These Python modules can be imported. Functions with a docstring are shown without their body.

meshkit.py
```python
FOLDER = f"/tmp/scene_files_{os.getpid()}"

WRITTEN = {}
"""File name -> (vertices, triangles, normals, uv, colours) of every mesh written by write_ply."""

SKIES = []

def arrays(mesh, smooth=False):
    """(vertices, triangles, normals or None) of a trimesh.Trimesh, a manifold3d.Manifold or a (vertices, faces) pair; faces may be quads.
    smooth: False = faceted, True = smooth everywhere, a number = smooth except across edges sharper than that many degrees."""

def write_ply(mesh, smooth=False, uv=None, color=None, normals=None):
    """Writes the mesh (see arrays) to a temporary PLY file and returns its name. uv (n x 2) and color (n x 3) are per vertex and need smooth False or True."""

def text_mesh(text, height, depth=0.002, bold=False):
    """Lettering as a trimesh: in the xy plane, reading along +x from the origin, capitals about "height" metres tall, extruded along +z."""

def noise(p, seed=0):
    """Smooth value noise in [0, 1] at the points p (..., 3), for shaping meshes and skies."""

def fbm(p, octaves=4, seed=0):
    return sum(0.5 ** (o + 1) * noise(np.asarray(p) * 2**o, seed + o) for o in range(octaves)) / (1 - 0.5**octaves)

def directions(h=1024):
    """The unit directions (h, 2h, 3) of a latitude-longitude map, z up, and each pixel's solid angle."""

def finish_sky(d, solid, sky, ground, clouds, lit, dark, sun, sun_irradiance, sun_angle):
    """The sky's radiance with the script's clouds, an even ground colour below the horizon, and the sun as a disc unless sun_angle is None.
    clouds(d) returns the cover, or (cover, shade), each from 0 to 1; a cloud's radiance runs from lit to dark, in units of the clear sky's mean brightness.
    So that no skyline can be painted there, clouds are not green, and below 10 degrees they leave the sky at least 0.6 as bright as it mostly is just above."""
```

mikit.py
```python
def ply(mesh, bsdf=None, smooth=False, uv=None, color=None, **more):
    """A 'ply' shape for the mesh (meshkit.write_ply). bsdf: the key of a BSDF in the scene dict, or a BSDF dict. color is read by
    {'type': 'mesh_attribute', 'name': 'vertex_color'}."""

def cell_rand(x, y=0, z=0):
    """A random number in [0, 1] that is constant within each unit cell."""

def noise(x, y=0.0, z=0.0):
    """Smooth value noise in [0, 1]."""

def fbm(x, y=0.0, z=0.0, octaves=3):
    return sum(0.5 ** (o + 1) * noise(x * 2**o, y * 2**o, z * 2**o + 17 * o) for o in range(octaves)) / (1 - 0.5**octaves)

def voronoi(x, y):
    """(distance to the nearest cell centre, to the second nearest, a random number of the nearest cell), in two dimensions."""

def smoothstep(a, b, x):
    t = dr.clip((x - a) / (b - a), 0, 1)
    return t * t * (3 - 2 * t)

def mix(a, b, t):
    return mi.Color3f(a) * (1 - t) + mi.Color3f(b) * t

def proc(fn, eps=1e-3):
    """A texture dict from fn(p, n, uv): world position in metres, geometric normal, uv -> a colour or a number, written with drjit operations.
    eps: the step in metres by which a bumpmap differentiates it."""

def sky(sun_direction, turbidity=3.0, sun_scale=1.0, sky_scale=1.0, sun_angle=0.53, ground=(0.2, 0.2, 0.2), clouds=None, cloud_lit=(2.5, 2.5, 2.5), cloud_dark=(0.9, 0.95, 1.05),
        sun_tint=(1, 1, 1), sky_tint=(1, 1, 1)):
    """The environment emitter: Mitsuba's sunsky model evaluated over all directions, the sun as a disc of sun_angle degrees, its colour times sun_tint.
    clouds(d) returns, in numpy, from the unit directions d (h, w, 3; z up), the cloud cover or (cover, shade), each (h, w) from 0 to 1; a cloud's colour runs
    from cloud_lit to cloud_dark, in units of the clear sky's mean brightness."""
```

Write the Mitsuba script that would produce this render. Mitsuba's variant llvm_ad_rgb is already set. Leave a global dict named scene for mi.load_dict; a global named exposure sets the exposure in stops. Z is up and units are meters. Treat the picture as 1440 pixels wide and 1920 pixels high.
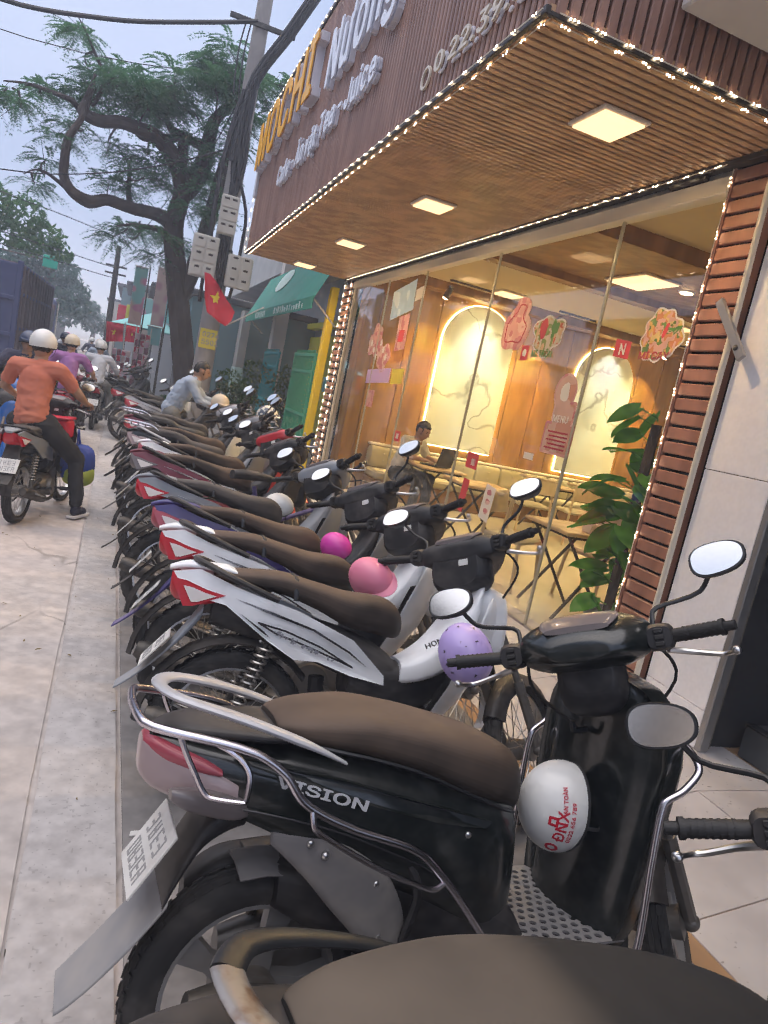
import math, random
import numpy as np
import trimesh
import manifold3d as m3
import drjit as dr
import mitsuba as mi
import mikit, meshkit
from mikit import proc, fbm, noise, mix, smoothstep, voronoi, cell_rand
from scipy.interpolate import PchipInterpolator
from shapely.geometry import Polygon, Point, box as sbox
from shapely import affinity, union_all

T = mi.ScalarTransform4f
scene, labels = {}, {}

# ---------------------------------------------------------------- camera, sky, exposure
CAM_R = np.array([0.92271, -0.32700, 0.20414]); CAM_U = np.array([-0.13705, 0.21670, 0.96657]); CAM_F = np.array([0.36030, 0.91985, -0.15514])
CAM_POS = np.array([0.0, 0.0, 1.55])
_m = np.eye(4); _m[:3, 0] = -CAM_R; _m[:3, 1] = CAM_U; _m[:3, 2] = CAM_F; _m[:3, 3] = CAM_POS
scene['camera'] = {'type': 'perspective', 'fov': 2 * math.degrees(math.atan(720 / 1330)), 'fov_axis': 'x', 'near_clip': 0.05, 'far_clip': 800.0,
                   'to_world': T(_m), 'medium': {'type': 'ref', 'id': 'haze_air'}}
scene['haze_air'] = {'type': 'homogeneous', 'albedo': {'type': 'rgb', 'value': [0.94, 0.95, 0.96]}, 'sigma_t': {'type': 'rgb', 'value': [0.0055, 0.0060, 0.0070]}}


def cloud_cover(d):
    p = d * np.array([1.0, 1.0, 2.6])
    s = meshkit.fbm(p * 2.3 + 4.0, 4, 3)
    low = 1 - np.clip((d[..., 2] - 0.55) / 0.4, 0, 1)          # an overcast sky is about twice as bright overhead as near the horizon
    return np.ones(d.shape[:2]), np.clip(0.97 * low + (s - 0.45) * 0.16, 0, 1)


exposure = 2.05
scene['sky'] = mikit.sky([-0.55, 0.35, 0.75], turbidity=4, sun_scale=0.06, sun_angle=50, clouds=cloud_cover,
                         cloud_lit=(6.9, 6.6, 6.8), cloud_dark=(1.22, 1.50, 2.22), ground=(0.2, 0.19, 0.18))

# ---------------------------------------------------------------- materials
def principled(name, rgb, rough=0.5, metal=0.0, spec=0.5, two=True, **k):
    b = {'type': 'principled', 'base_color': rgb if isinstance(rgb, dict) else {'type': 'rgb', 'value': list(rgb)},
         'roughness': rough if isinstance(rough, dict) else float(rough), 'metallic': float(metal), 'specular': float(spec), **k}
    scene[name] = {'type': 'twosided', 'b': b} if two else b
    return name


def bumped(name, inner, fn, scale=1.0, eps=1e-3):
    scene[name] = {'type': 'twosided', 'b': {'type': 'bumpmap', 'arbitrary': proc(fn, eps), 'scale': float(scale), 'b': inner}}
    return name


def dusty(rgb, dust, amount, scale=9.0, up=0.5):
    """Paint with uneven road dust, thicker on faces that look up; on seats it also paints in warm lamp light."""
    def fn(p, n, uv):
        a = fbm(p.x * scale, p.y * scale, p.z * scale, 4)
        w = smoothstep(0.25, 0.85, a + up * dr.maximum(n.z, 0) - 0.12) * amount
        return mix(rgb, dust, w)
    return proc(fn)


DUST = (0.13, 0.112, 0.098)
M_ = principled
M_('black_gloss', dusty((0.005, 0.008, 0.008), (0.09, 0.085, 0.08), 0.14, 30, 0.2), 0.16, 0, 0.5, clearcoat=0.8, clearcoat_gloss=0.9)
M_('black_plastic', dusty((0.012, 0.012, 0.014), DUST, 0.32, 12, 0.3), 0.5)
M_('black_matt', dusty((0.018, 0.018, 0.019), DUST, 0.45, 10, 0.3), 0.7)
M_('black_clean', (0.013, 0.014, 0.016), 0.38)
M_('seat_vinyl', dusty((0.016, 0.015, 0.014), (0.115, 0.10, 0.078), 0.36, 6, 0.34), 0.48)
def worn_seat(p, n, uv):
    a = fbm(p.x * 6, p.y * 6, p.z * 6, 4)
    w = smoothstep(0.70, 0.58, p.x + 0.10 * (fbm(p.x * 3, p.y * 3, 0.0, 2) - 0.5)) * smoothstep(0.2, 0.75, n.z) * (0.5 + 0.6 * a)
    return mix(mix((0.013, 0.012, 0.012), (0.05, 0.047, 0.043), a * 0.5), (0.120, 0.098, 0.078), dr.clip(w, 0, 1))


M_('seat_worn', proc(worn_seat), 0.7, 0, 0.25)
M_('seat_vinyl_brown', dusty((0.028, 0.022, 0.018), (0.165, 0.112, 0.080), 0.52, 5, 0.40), 0.65, 0, 0.3)  # brown on the upper faces paints in warm shop light along with dust
M_('seat_vinyl_grey', dusty((0.030, 0.029, 0.030), (0.16, 0.14, 0.125), 0.45, 6, 0.4), 0.65, 0, 0.3)
M_('white_paint', dusty((0.78, 0.80, 0.82), (0.40, 0.37, 0.34), 0.22, 12, 0.1), 0.25, clearcoat=0.6, clearcoat_gloss=0.9)
M_('silver_paint', dusty((0.44, 0.45, 0.48), (0.28, 0.25, 0.22), 0.5, 9, 0.2), 0.38, 0.25)
M_('slate_paint', dusty((0.20, 0.22, 0.25), (0.3, 0.28, 0.26), 0.4, 9, 0.3), 0.35, clearcoat=0.5)
M_('red_paint', dusty((0.42, 0.012, 0.02), (0.3, 0.2, 0.18), 0.25, 9, 0.15), 0.25, clearcoat=0.8)
M_('maroon_paint', dusty((0.16, 0.012, 0.03), DUST, 0.3, 9, 0.2), 0.25, clearcoat=0.6)
M_('violet_paint', dusty((0.045, 0.035, 0.17), DUST, 0.35, 9, 0.2), 0.25, clearcoat=0.6)
M_('blue_paint', dusty((0.015, 0.10, 0.36), DUST, 0.2, 9, 0.15), 0.25, clearcoat=0.7)
M_('rubber', dusty((0.018, 0.018, 0.019), (0.14, 0.125, 0.11), 0.55, 11, 0.0), 0.8)
M_('grip_rubber', (0.015, 0.014, 0.014), 0.6)
M_('dark_metal', dusty((0.06, 0.058, 0.055), (0.18, 0.15, 0.12), 0.6, 20, 0.2), 0.5, 0.6)
M_('engine_metal', dusty((0.22, 0.21, 0.20), (0.14, 0.115, 0.09), 0.8, 16, 0.2), 0.5, 0.7)
M_('wheel_paint', dusty((0.22, 0.22, 0.225), (0.26, 0.24, 0.22), 0.5, 12, 0.2), 0.42, 0.5)
M_('steel', (0.62, 0.62, 0.62), 0.28, 1.0)
M_('spoke_steel', (0.45, 0.43, 0.40), 0.35, 0.9)
M_('bronze_plate', dusty((0.30, 0.285, 0.275), (0.12, 0.055, 0.022), 0.95, 46, 0.0), 0.4, 0.7)
scene['chrome'] = {'type': 'twosided', 'b': {'type': 'roughconductor', 'material': 'Cr', 'alpha': 0.10}}
scene['mirror_glass'] = {'type': 'twosided', 'b': {'type': 'roughconductor', 'material': 'Ag', 'alpha': 0.02}}
M_('lens_red', (0.42, 0.008, 0.018), 0.12, clearcoat=1.0)
M_('lens_pink', (0.36, 0.06, 0.085), 0.2, clearcoat=1.0)
M_('lens_clear', (0.62, 0.58, 0.56), 0.12, clearcoat=1.0)
M_('lens_rose', (0.33, 0.25, 0.25), 0.18, clearcoat=1.0)
M_('flap_grey', dusty((0.23, 0.23, 0.24), (0.34, 0.32, 0.30), 0.6, 14, 0.1), 0.7)
M_('lens_smoke', (0.14, 0.12, 0.12), 0.12, clearcoat=1.0)
M_('lens_amber', (0.62, 0.22, 0.03), 0.15, clearcoat=1.0)
M_('plate_white', dusty((0.62, 0.62, 0.60), (0.40, 0.36, 0.32), 0.5, 22, 0.0), 0.45)
M_('plate_ink', (0.30, 0.30, 0.30), 0.5)
M_('decal_dark', (0.02, 0.02, 0.024), 0.35)
M_('decal_grey', (0.24, 0.25, 0.28), 0.35)
M_('decal_silver', (0.55, 0.55, 0.56), 0.3, 0.3)
M_('decal_red', (0.50, 0.02, 0.04), 0.4)
M_('mud_grey', dusty((0.15, 0.145, 0.148), (0.26, 0.24, 0.22), 0.7, 14, 0.2), 0.75)

# ---------------------------------------------------------------- mesh helpers
def cat(ms):
    return trimesh.util.concatenate(ms)


def tm(v, f):
    return trimesh.Trimesh(np.asarray(v, float), np.asarray(f, int), process=False)


def moved(m, t=(0, 0, 0), R=None):
    m = m.copy()
    if R is not None:
        m.vertices = m.vertices @ np.asarray(R).T
    m.vertices = m.vertices + np.asarray(t, float)
    return m


def rot(axis, deg):
    return trimesh.transformations.rotation_matrix(math.radians(deg), axis)[:3, :3]


def bx(x0, x1, y0, y1, z0, z1, ch=0.0):
    """A box, its edges chamfered by ch."""
    x0, x1 = min(x0, x1), max(x0, x1); y0, y1 = min(y0, y1), max(y0, y1); z0, z1 = min(z0, z1), max(z0, z1)
    if ch <= 0:
        m = trimesh.creation.box(extents=(x1 - x0, y1 - y0, z1 - z0))
        m.vertices += np.array([(x0 + x1) / 2, (y0 + y1) / 2, (z0 + z1) / 2])
        return tm(m.vertices, m.faces)
    p = []
    for a in (0, 1):
        for b in (0, 1):
            for c_ in (0, 1):
                X, Y, Z = (x0, x1)[a], (y0, y1)[b], (z0, z1)[c_]; sx, sy, sz = (1, -1)[a], (1, -1)[b], (1, -1)[c_]
                p += [(X, Y + sy * ch, Z + sz * ch), (X + sx * ch, Y, Z + sz * ch), (X + sx * ch, Y + sy * ch, Z)]
    h = trimesh.convex.convex_hull(np.array(p))
    return tm(h.vertices, h.faces)


def loft(secs, n=20, steps=6, caps=True):
    """Skin over superellipse sections across x: rows (x, z centre, half width, half height, exponent[, y centre]); smoothed between rows."""
    S = np.array([list(s) + [0] * (6 - len(s)) for s in secs], float)
    t = np.linspace(0, 1, len(S))
    if steps > 1 and len(S) > 2:
        tt = np.linspace(0, 1, (len(S) - 1) * steps + 1)
        S = PchipInterpolator(t, S, axis=0)(tt)
    a = np.arange(n) * 2 * np.pi / n
    rings = []
    for x, zc, hw, hh, p, yc in S:
        c_, s_ = np.cos(a), np.sin(a); e = 2.0 / max(p, 0.5)
        rings.append(np.stack([np.full(n, x), yc + hw * np.sign(c_) * np.abs(c_) ** e, zc + hh * np.sign(s_) * np.abs(s_) ** e], 1))
    return skin(rings, caps)


def skin(rings, caps=True, closed=False):
    k, n = len(rings), len(rings[0]); v = np.vstack(rings); f = []
    for i in range(k if closed else k - 1):
        b0, b1 = i * n, ((i + 1) % k) * n
        for j in range(n):
            q = (j + 1) % n
            f += [(b0 + j, b0 + q, b1 + q), (b0 + j, b1 + q, b1 + j)]
    if caps and not closed:
        v = np.vstack([v, rings[0].mean(0), rings[-1].mean(0)])
        for j in range(n):
            q = (j + 1) % n
            f += [(k * n, q, j), (k * n + 1, (k - 1) * n + j, (k - 1) * n + q)]
    m = tm(v, f)
    if m.volume < 0:
        m.invert()
    return m


def smooth_path(pts, per=6):
    pts = np.array(pts, float)
    if len(pts) < 3:
        return pts
    d = np.r_[0, np.cumsum(np.linalg.norm(np.diff(pts, axis=0), axis=1))]
    t = np.interp(np.linspace(0, len(pts) - 1, (len(pts) - 1) * per + 1), np.arange(len(pts)), d)
    return PchipInterpolator(d, pts, axis=0)(t)


def tube(pts, r, n=8, per=5, caps=True, flat=1.0):
    """Round tube along a smoothed polyline; r: one radius or one per given point."""
    P = smooth_path(pts, per) if per > 1 else np.array(pts, float)
    rr = np.full(len(P), float(r)) if np.isscalar(r) else np.interp(np.linspace(0, 1, len(P)), np.linspace(0, 1, len(r)), r)
    t = np.gradient(P, axis=0); t /= np.linalg.norm(t, axis=1, keepdims=True) + 1e-12
    up = np.array([0, 0, 1.0]) if abs(t[0, 2]) < 0.9 else np.array([0, 1.0, 0])
    a = np.arange(n) * 2 * np.pi / n; rings = []
    u = np.cross(t[0], up); u /= np.linalg.norm(u)
    for p, d, q in zip(P, t, rr):
        u = u - d * (u @ d); u /= np.linalg.norm(u) + 1e-12; w = np.cross(d, u)
        rings.append(p + q * (np.cos(a)[:, None] * u + flat * np.sin(a)[:, None] * w))
    return skin(rings, caps)


def rod(a, b, r0, r1=None, n=8):
    return tube([a, b], [r0, r0 if r1 is None else r1], n, 1)


def lathe(prof, n=32, axis='y', closed=False):
    """Revolve rows (radius, height) about an axis."""
    a = np.arange(n) * 2 * np.pi / n; rings = []
    for r, h in prof:
        c_, s_ = r * np.cos(a), r * np.sin(a); o = np.full(n, h)
        rings.append(np.stack({'y': [c_, o, s_], 'z': [c_, s_, o], 'x': [o, c_, s_]}[axis], 1))
    return skin(rings, not closed, closed)


def plate(poly, d, plane='xz', at=0.0):
    """A 2D outline (list of points or a shapely polygon) as a slab of thickness d; plane says which axes its two coordinates are."""
    pg = poly if hasattr(poly, 'geom_type') else Polygon(poly)
    pg = pg.buffer(0)
    ms = []
    for g in getattr(pg, 'geoms', [pg]):
        m = trimesh.creation.extrude_polygon(g, d, engine='earcut'); v = m.vertices; w = v[:, 2] - d / 2 + at
        v = {'xz': np.stack([v[:, 0], w, v[:, 1]], 1), 'yz': np.stack([w, v[:, 0], v[:, 1]], 1), 'xy': np.stack([v[:, 0], v[:, 1], w], 1)}[plane]
        q = tm(v, m.faces)
        if q.volume < 0:
            q.invert()
        ms.append(q)
    return cat(ms)


def ball(c_, r, sub=2, s=(1, 1, 1)):
    m = trimesh.creation.icosphere(sub, 1.0)
    return tm(m.vertices * np.array(s) * r + np.array(c_), m.faces)


def mf(m):
    return m3.Manifold(m3.Mesh(np.asarray(m.vertices, np.float32), np.asarray(m.faces, np.uint32)))


def bones(chain, edge=0.03, smooth_n=8, seg=14):
    """One continuous surface round bones (p0, r0, p1, r1): hulls of the end spheres, joined, refined, smoothed."""
    parts = []
    for p0, r0, p1, r1 in chain:
        a = m3.Manifold.sphere(r0, seg).translate(tuple(map(float, p0))); b = m3.Manifold.sphere(r1, seg).translate(tuple(map(float, p1)))
        parts.append(m3.Manifold.batch_hull([a, b]))
    u = m3.Manifold.batch_boolean(parts, m3.OpType.Add).refine_to_length(edge)
    mm = u.to_mesh(); t = trimesh.Trimesh(mm.vert_properties[:, :3], mm.tri_verts, process=True)
    trimesh.smoothing.filter_taubin(t, lamb=0.5, nu=0.51, iterations=smooth_n)
    return t


_taken = set()


def key(name):
    """name, or name_001, name_002 ... if it is taken."""
    k, i = name, 0
    while k in _taken or k in scene:
        i += 1; k = f'{name}_{i:03d}'
    _taken.add(k)
    return k


def thing(name, label=None, cat_=None, group=None, kind=None):
    k = key(name); d = {}
    if label: d['label'] = label
    if cat_: d['category'] = cat_
    if group: d['group'] = group
    if kind: d['kind'] = kind
    if d: labels[k] = d
    return k


def part(parent, name, mesh, bsdf, smooth=35, tw=None, label=None, kind=None, color=None, **more):
    k = key(f'{parent}__{name}')
    d = dict(mesh) if isinstance(mesh, dict) else mikit.ply(mesh, None, smooth, color=color)
    if bsdf is not None: d['bsdf'] = {'type': 'ref', 'id': bsdf}
    if tw is not None: d['to_world'] = tw
    d.update(more); scene[k] = d
    e = {}
    if label: e['label'] = label
    if kind: e['kind'] = kind
    if e: labels[k] = e
    return k


def solo(name, mesh, bsdf, label=None, cat_=None, group=None, kind=None, smooth=35, tw=None, **more):
    k = thing(name, label, cat_, group, kind)
    d = dict(mesh) if isinstance(mesh, dict) else mikit.ply(mesh, None, smooth)
    if bsdf is not None: d['bsdf'] = {'type': 'ref', 'id': bsdf}
    if tw is not None: d['to_world'] = tw
    d.update(more); scene[k] = d
    return k


def emit(rgb):
    return {'emitter': {'type': 'area', 'radiance': {'type': 'rgb', 'value': [float(x) for x in rgb]}}}


def place(x, y, z=0.0, head=0.0, lean=0.0, scale=1.0):
    """Heading (degrees from +x) and lean to the left."""
    t = T().translate([x, y, z]).rotate([0, 0, 1], head).rotate([1, 0, 0], -lean)
    return t.scale(scale) if scale != 1.0 else t
# ---------------------------------------------------------------- motorbikes: x forward, y left, z up, origin where the rear tyre meets the ground
def tyre_mesh(r, w, n=40):
    t = w * 0.62
    prof = [(r - 1.35 * t, -0.36 * w), (r - 0.95 * t, -0.47 * w), (r - 0.5 * t, -0.5 * w), (r - 0.17 * t, -0.40 * w), (r - 0.05 * t, -0.24 * w), (r - 0.09 * t, -0.21 * w), (r - 0.02 * t, -0.17 * w),
            (r - 0.0 * t, -0.03 * w), (r - 0.05 * t, -0.01 * w), (r - 0.05 * t, 0.01 * w), (r, 0.03 * w), (r - 0.02 * t, 0.17 * w), (r - 0.09 * t, 0.21 * w), (r - 0.05 * t, 0.24 * w),
            (r - 0.17 * t, 0.40 * w), (r - 0.5 * t, 0.5 * w), (r - 0.95 * t, 0.47 * w), (r - 1.35 * t, 0.36 * w)]
    m = lathe(prof, n, closed=True)
    if m.volume < 0: m.invert()
    blocks = []
    for i in range(44):          # shallow tread blocks on both shoulders
        a = 2 * np.pi * (i + 0.0) / 44
        for s in (-1, 1):
            b = bx(-0.012, 0.012, -0.007, 0.007, -0.003, 0.003)
            b = moved(b, (0, s * 0.29 * w, r - 0.07 * t), rot([1, 0, 0], -s * 22))
            blocks.append(moved(b, R=rot([0, 1, 0], math.degrees(a + s * 0.05))))
    return cat([m] + blocks)


def ring(r0, r1, w, n=40):
    m = lathe([(r0, -w / 2), (r1, -w / 2), (r1 - 0.004, -w * 0.2), (r1 - 0.004, w * 0.2), (r1, w / 2), (r0, w / 2)], n, closed=True)
    if m.volume < 0: m.invert()
    return m


def wire_spokes(rh, rr, w, n=32):
    out = []
    for i in range(n):
        s = 1 if i % 2 else -1; a = 2 * np.pi * i / n; b = a + (0.42 if (i // 2) % 2 else -0.42)
        out.append(rod((rh * np.cos(b), s * w, rh * np.sin(b)), (rr * np.cos(a), s * 0.008, rr * np.sin(a)), 0.0021, n=4))
    return cat(out)


def cast_spokes(rh, rr, n=5):
    out = []
    for i in range(n):
        a = 360 * i / n
        p = plate([(rh * 0.6, -0.030), (rr * 0.6, -0.017), (rr + 0.004, -0.034), (rr + 0.004, 0.034), (rr * 0.6, 0.017), (rh * 0.6, 0.030)], 0.036)
        out.append(moved(p, R=rot([0, 1, 0], a)))
    return cat(out)


def helix(p0, p1, r, wire, turns, n=10):
    p0, p1 = np.array(p0, float), np.array(p1, float); ax = p1 - p0; L = np.linalg.norm(ax); ax /= L
    u = np.cross(ax, [0, 1, 0]); u /= np.linalg.norm(u); w = np.cross(ax, u); t = np.linspace(0, 1, turns * n + 1)
    return tube(p0 + t[:, None] * ax * L + r * (np.cos(2 * np.pi * turns * t)[:, None] * u + np.sin(2 * np.pi * turns * t)[:, None] * w), wire, 5, 1)


def mirror_shell(c_, n_, up, hw, hh):
    """(housing, glass) of a mirror: centre, the way its glass looks, half sizes."""
    n_ = np.array(n_, float); n_ /= np.linalg.norm(n_); side = np.cross(up, n_); side /= np.linalg.norm(side); u = np.cross(n_, side)
    a = np.arange(28) * 2 * np.pi / 28; e = 2 / 2.5
    o = lambda s: (np.sign(np.cos(a)) * np.abs(np.cos(a)) ** e * hw * s)[:, None] * side + (np.sign(np.sin(a)) * np.abs(np.sin(a)) ** e * hh * s)[:, None] * u * (1 - 0.12 * np.cos(a))[:, None]
    c_ = np.array(c_, float)
    house = skin([c_ + o(0.35) - n_ * 0.038, c_ + o(0.75) - n_ * 0.032, c_ + o(0.98) - n_ * 0.012, c_ + o(1.03) + n_ * 0.001, c_ + o(1.0) + n_ * 0.004])
    glass = skin([c_ + o(0.93) + n_ * 0.0042, c_ + o(0.92) + n_ * 0.0065])
    return house, glass


def steer(deg, p0, caster=26):
    a = np.array([-math.sin(math.radians(caster)), 0, math.cos(math.radians(caster))])
    R = trimesh.transformations.rotation_matrix(math.radians(deg), a, p0)

    def f(m):
        if isinstance(m, np.ndarray): return m @ R[:3, :3].T + R[:3, 3]
        m = m.copy(); m.vertices = m.vertices @ R[:3, :3].T + R[:3, 3]; return m
    f.R = R[:3, :3]
    return f


def mirr(m):
    m = m.copy(); m.vertices = m.vertices * [1, -1, 1]; m.invert(); return m


def text_on(text, size, origin, ux, uy, depth=0.0015, bold=True, stretch=1.0):
    """Lettering laid from origin along ux (reading) and uy (up)."""
    m = meshkit.text_mesh(text, size, depth, bold); ux, uy = np.array(ux, float), np.array(uy, float)
    ux /= np.linalg.norm(ux); uy -= ux * (uy @ ux); uy /= np.linalg.norm(uy)
    v = m.vertices
    q = tm(np.array(origin) + v[:, :1] * ux * stretch + v[:, 1:2] * uy + v[:, 2:] * np.cross(ux, uy), m.faces)
    return q


MIRROR_UP = np.array([0.45, 0, 0.9])


def front_end(sh, kind, r, w):
    """Wheel, fork, fender, handlebar, levers, mirrors, all turned by the steering; dict of name -> [(mesh, slot)]."""
    out = []
    S = sh['steer']; ax = np.array([sh['wb'], 0, r]); top = np.array(sh['head'], float)
    place_w = lambda m: S(moved(m, ax))
    wheel = [('tyre', place_w(tyre_mesh(r, w)), 'rubber')]
    wheel += [('rim', place_w(ring(r - w * 0.95, r - w * 0.55, w * 0.7)), 'rim')]
    wheel += [('hub', place_w(lathe([(0.02, -0.06), (0.048, -0.05), (0.04, 0), (0.048, 0.05), (0.02, 0.06)], 20)), 'metal')]
    wheel += [('spokes', place_w(cast_spokes(0.05, r - w * 0.9) if sh.get('cast') else wire_spokes(0.042, r - w * 0.9, 0.035)), 'rim' if sh.get('cast') else 'spoke')]
    out.append(('front_wheel', wheel))
    d = (top - ax); d /= np.linalg.norm(d)
    for s in (-1, 1):
        o = np.array([0, s * 0.075, 0])
        out.append(('fork_leg', [('', S(cat([rod(ax + o, ax + o + d * 0.30, 0.021), rod(ax + o + d * 0.28, ax + o * 0.9 + d * 0.52, 0.015), ball(ax + o, 0.026)])), 'metal')]))
    # fender hugging the front tyre
    rings = []
    for k in range(15):
        a = math.radians(-25 + k * (150 + 25) / 14 + 5); rr = r + 0.022
        cx, cz = ax[0] + rr * math.cos(a), ax[2] + rr * math.sin(a); b = np.linspace(-1, 1, 9); hw = 0.058 if 2 < k < 12 else 0.048
        outer = np.stack([cx - 0.028 * np.abs(b) ** 3 * math.cos(a) * 2.0, b * hw, cz - 0.028 * np.abs(b) ** 3 * math.sin(a) * 2.0], 1)
        inner = (outer - ax * [1, 0, 1]) * [0.985, 0.93, 0.985] + ax * [1, 0, 1]
        rings.append(np.vstack([outer, inner[::-1]]))
    out.append(('front_fender', [('', S(skin(rings)), 'fender')]))
    # handlebar cowl
    hb = np.array(sh['bar'], float)
    if kind == 'scooter':
        cowl = loft([(-0.15, -0.012, 0.070, 0.022, 2.2), (-0.105, 0.0, 0.135, 0.052, 2.4), (-0.02, 0.012, 0.175, 0.072, 2.4), (0.07, 0.018, 0.155, 0.078, 2.2), (0.15, -0.002, 0.095, 0.062, 2.0), (0.185, -0.022, 0.04, 0.035, 2)], 24)
        neck = loft([(-0.075, -0.065, 0.060, 0.045, 2.6), (-0.02, -0.085, 0.085, 0.085, 2.8), (0.09, -0.085, 0.080, 0.085, 2.4)], 24)
        out.append(('headlight_cowl', [('', S(moved(cowl, hb)), 'cowl')]))
        out.append(('steering_neck', [('', S(moved(neck, hb)), 'black_plastic')]))
        dash = loft([(-0.125, 0.044, 0.08, 0.008, 3), (-0.06, 0.070, 0.10, 0.012, 3), (0.0, 0.080, 0.085, 0.010, 3)], 18)
        out.append(('instrument_panel', [('', S(moved(dash, hb)), 'lens_smoke')]))
    else:
        cowl = loft([(-0.085, -0.015, 0.10, 0.02, 2.5), (-0.07, -0.01, 0.16, 0.048, 3), (0.0, 0.0, 0.185, 0.062, 2.6), (0.07, -0.004, 0.15, 0.07, 2.3), (0.14, -0.02, 0.10, 0.066, 2.1), (0.175, -0.035, 0.05, 0.04, 2)], 24)
        rear = loft([(-0.083, -0.075, 0.10, 0.075, 3), (-0.02, -0.085, 0.13, 0.085, 3), (0.05, -0.09, 0.10, 0.08, 2.5)], 20)
        out.append(('headlight_cowl', [('', S(moved(cowl, hb)), 'cowl')]))
        out.append(('rear_cowl', [('', S(moved(rear, hb)), 'black_plastic'), ('sticker', S(moved(plate([(-0.02, -0.012), (0.02, -0.012), (0.02, 0.012), (-0.02, 0.012)], 0.002, 'yz'), hb + [-0.0855, -0.04, -0.06])), 'plate_white')]))
        dash = loft([(-0.078, 0.036, 0.085, 0.008, 3), (-0.03, 0.058, 0.10, 0.010, 3), (0.02, 0.066, 0.075, 0.006, 3)], 18)
        out.append(('instrument_panel', [('', S(moved(dash, hb)), 'lens_smoke')]))
    out.append(('headlight', [('', S(moved(loft([(0.115, -0.02, 0.088, 0.05, 2.3), (0.165, -0.03, 0.062, 0.042, 2.2), (0.19, -0.036, 0.03, 0.025, 2)], 20), hb)), 'lens_clear')]))
    for s in (-1, 1):
        g0, g1 = hb + [-0.03, s * 0.155, 0.0], hb + [-0.085, s * 0.325, 0.005]
        gd = (g1 - g0) / np.linalg.norm(g1 - g0); gm = g0 + gd * 0.065
        grip = cat([rod(gm, g1, 0.0165, n=12), rod(g1 - gd * 0.004, g1 + gd * 0.006, 0.020, n=12), rod(g1 + gd * 0.006, g1 + gd * 0.03, 0.012, n=10)] + [rod(gm + gd * 0.012 * k, gm + gd * (0.012 * k + 0.005), 0.0178, n=12) for k in range(2, 10)])
        out.append(('grip', [('', S(grip), 'grip')]))
        sw = loft([(-0.034, 0, 0.028, 0.026, 3.2), (0.0, 0.002, 0.036, 0.034, 3.2), (0.03, 0, 0.028, 0.024, 2.6)], 16)
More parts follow.
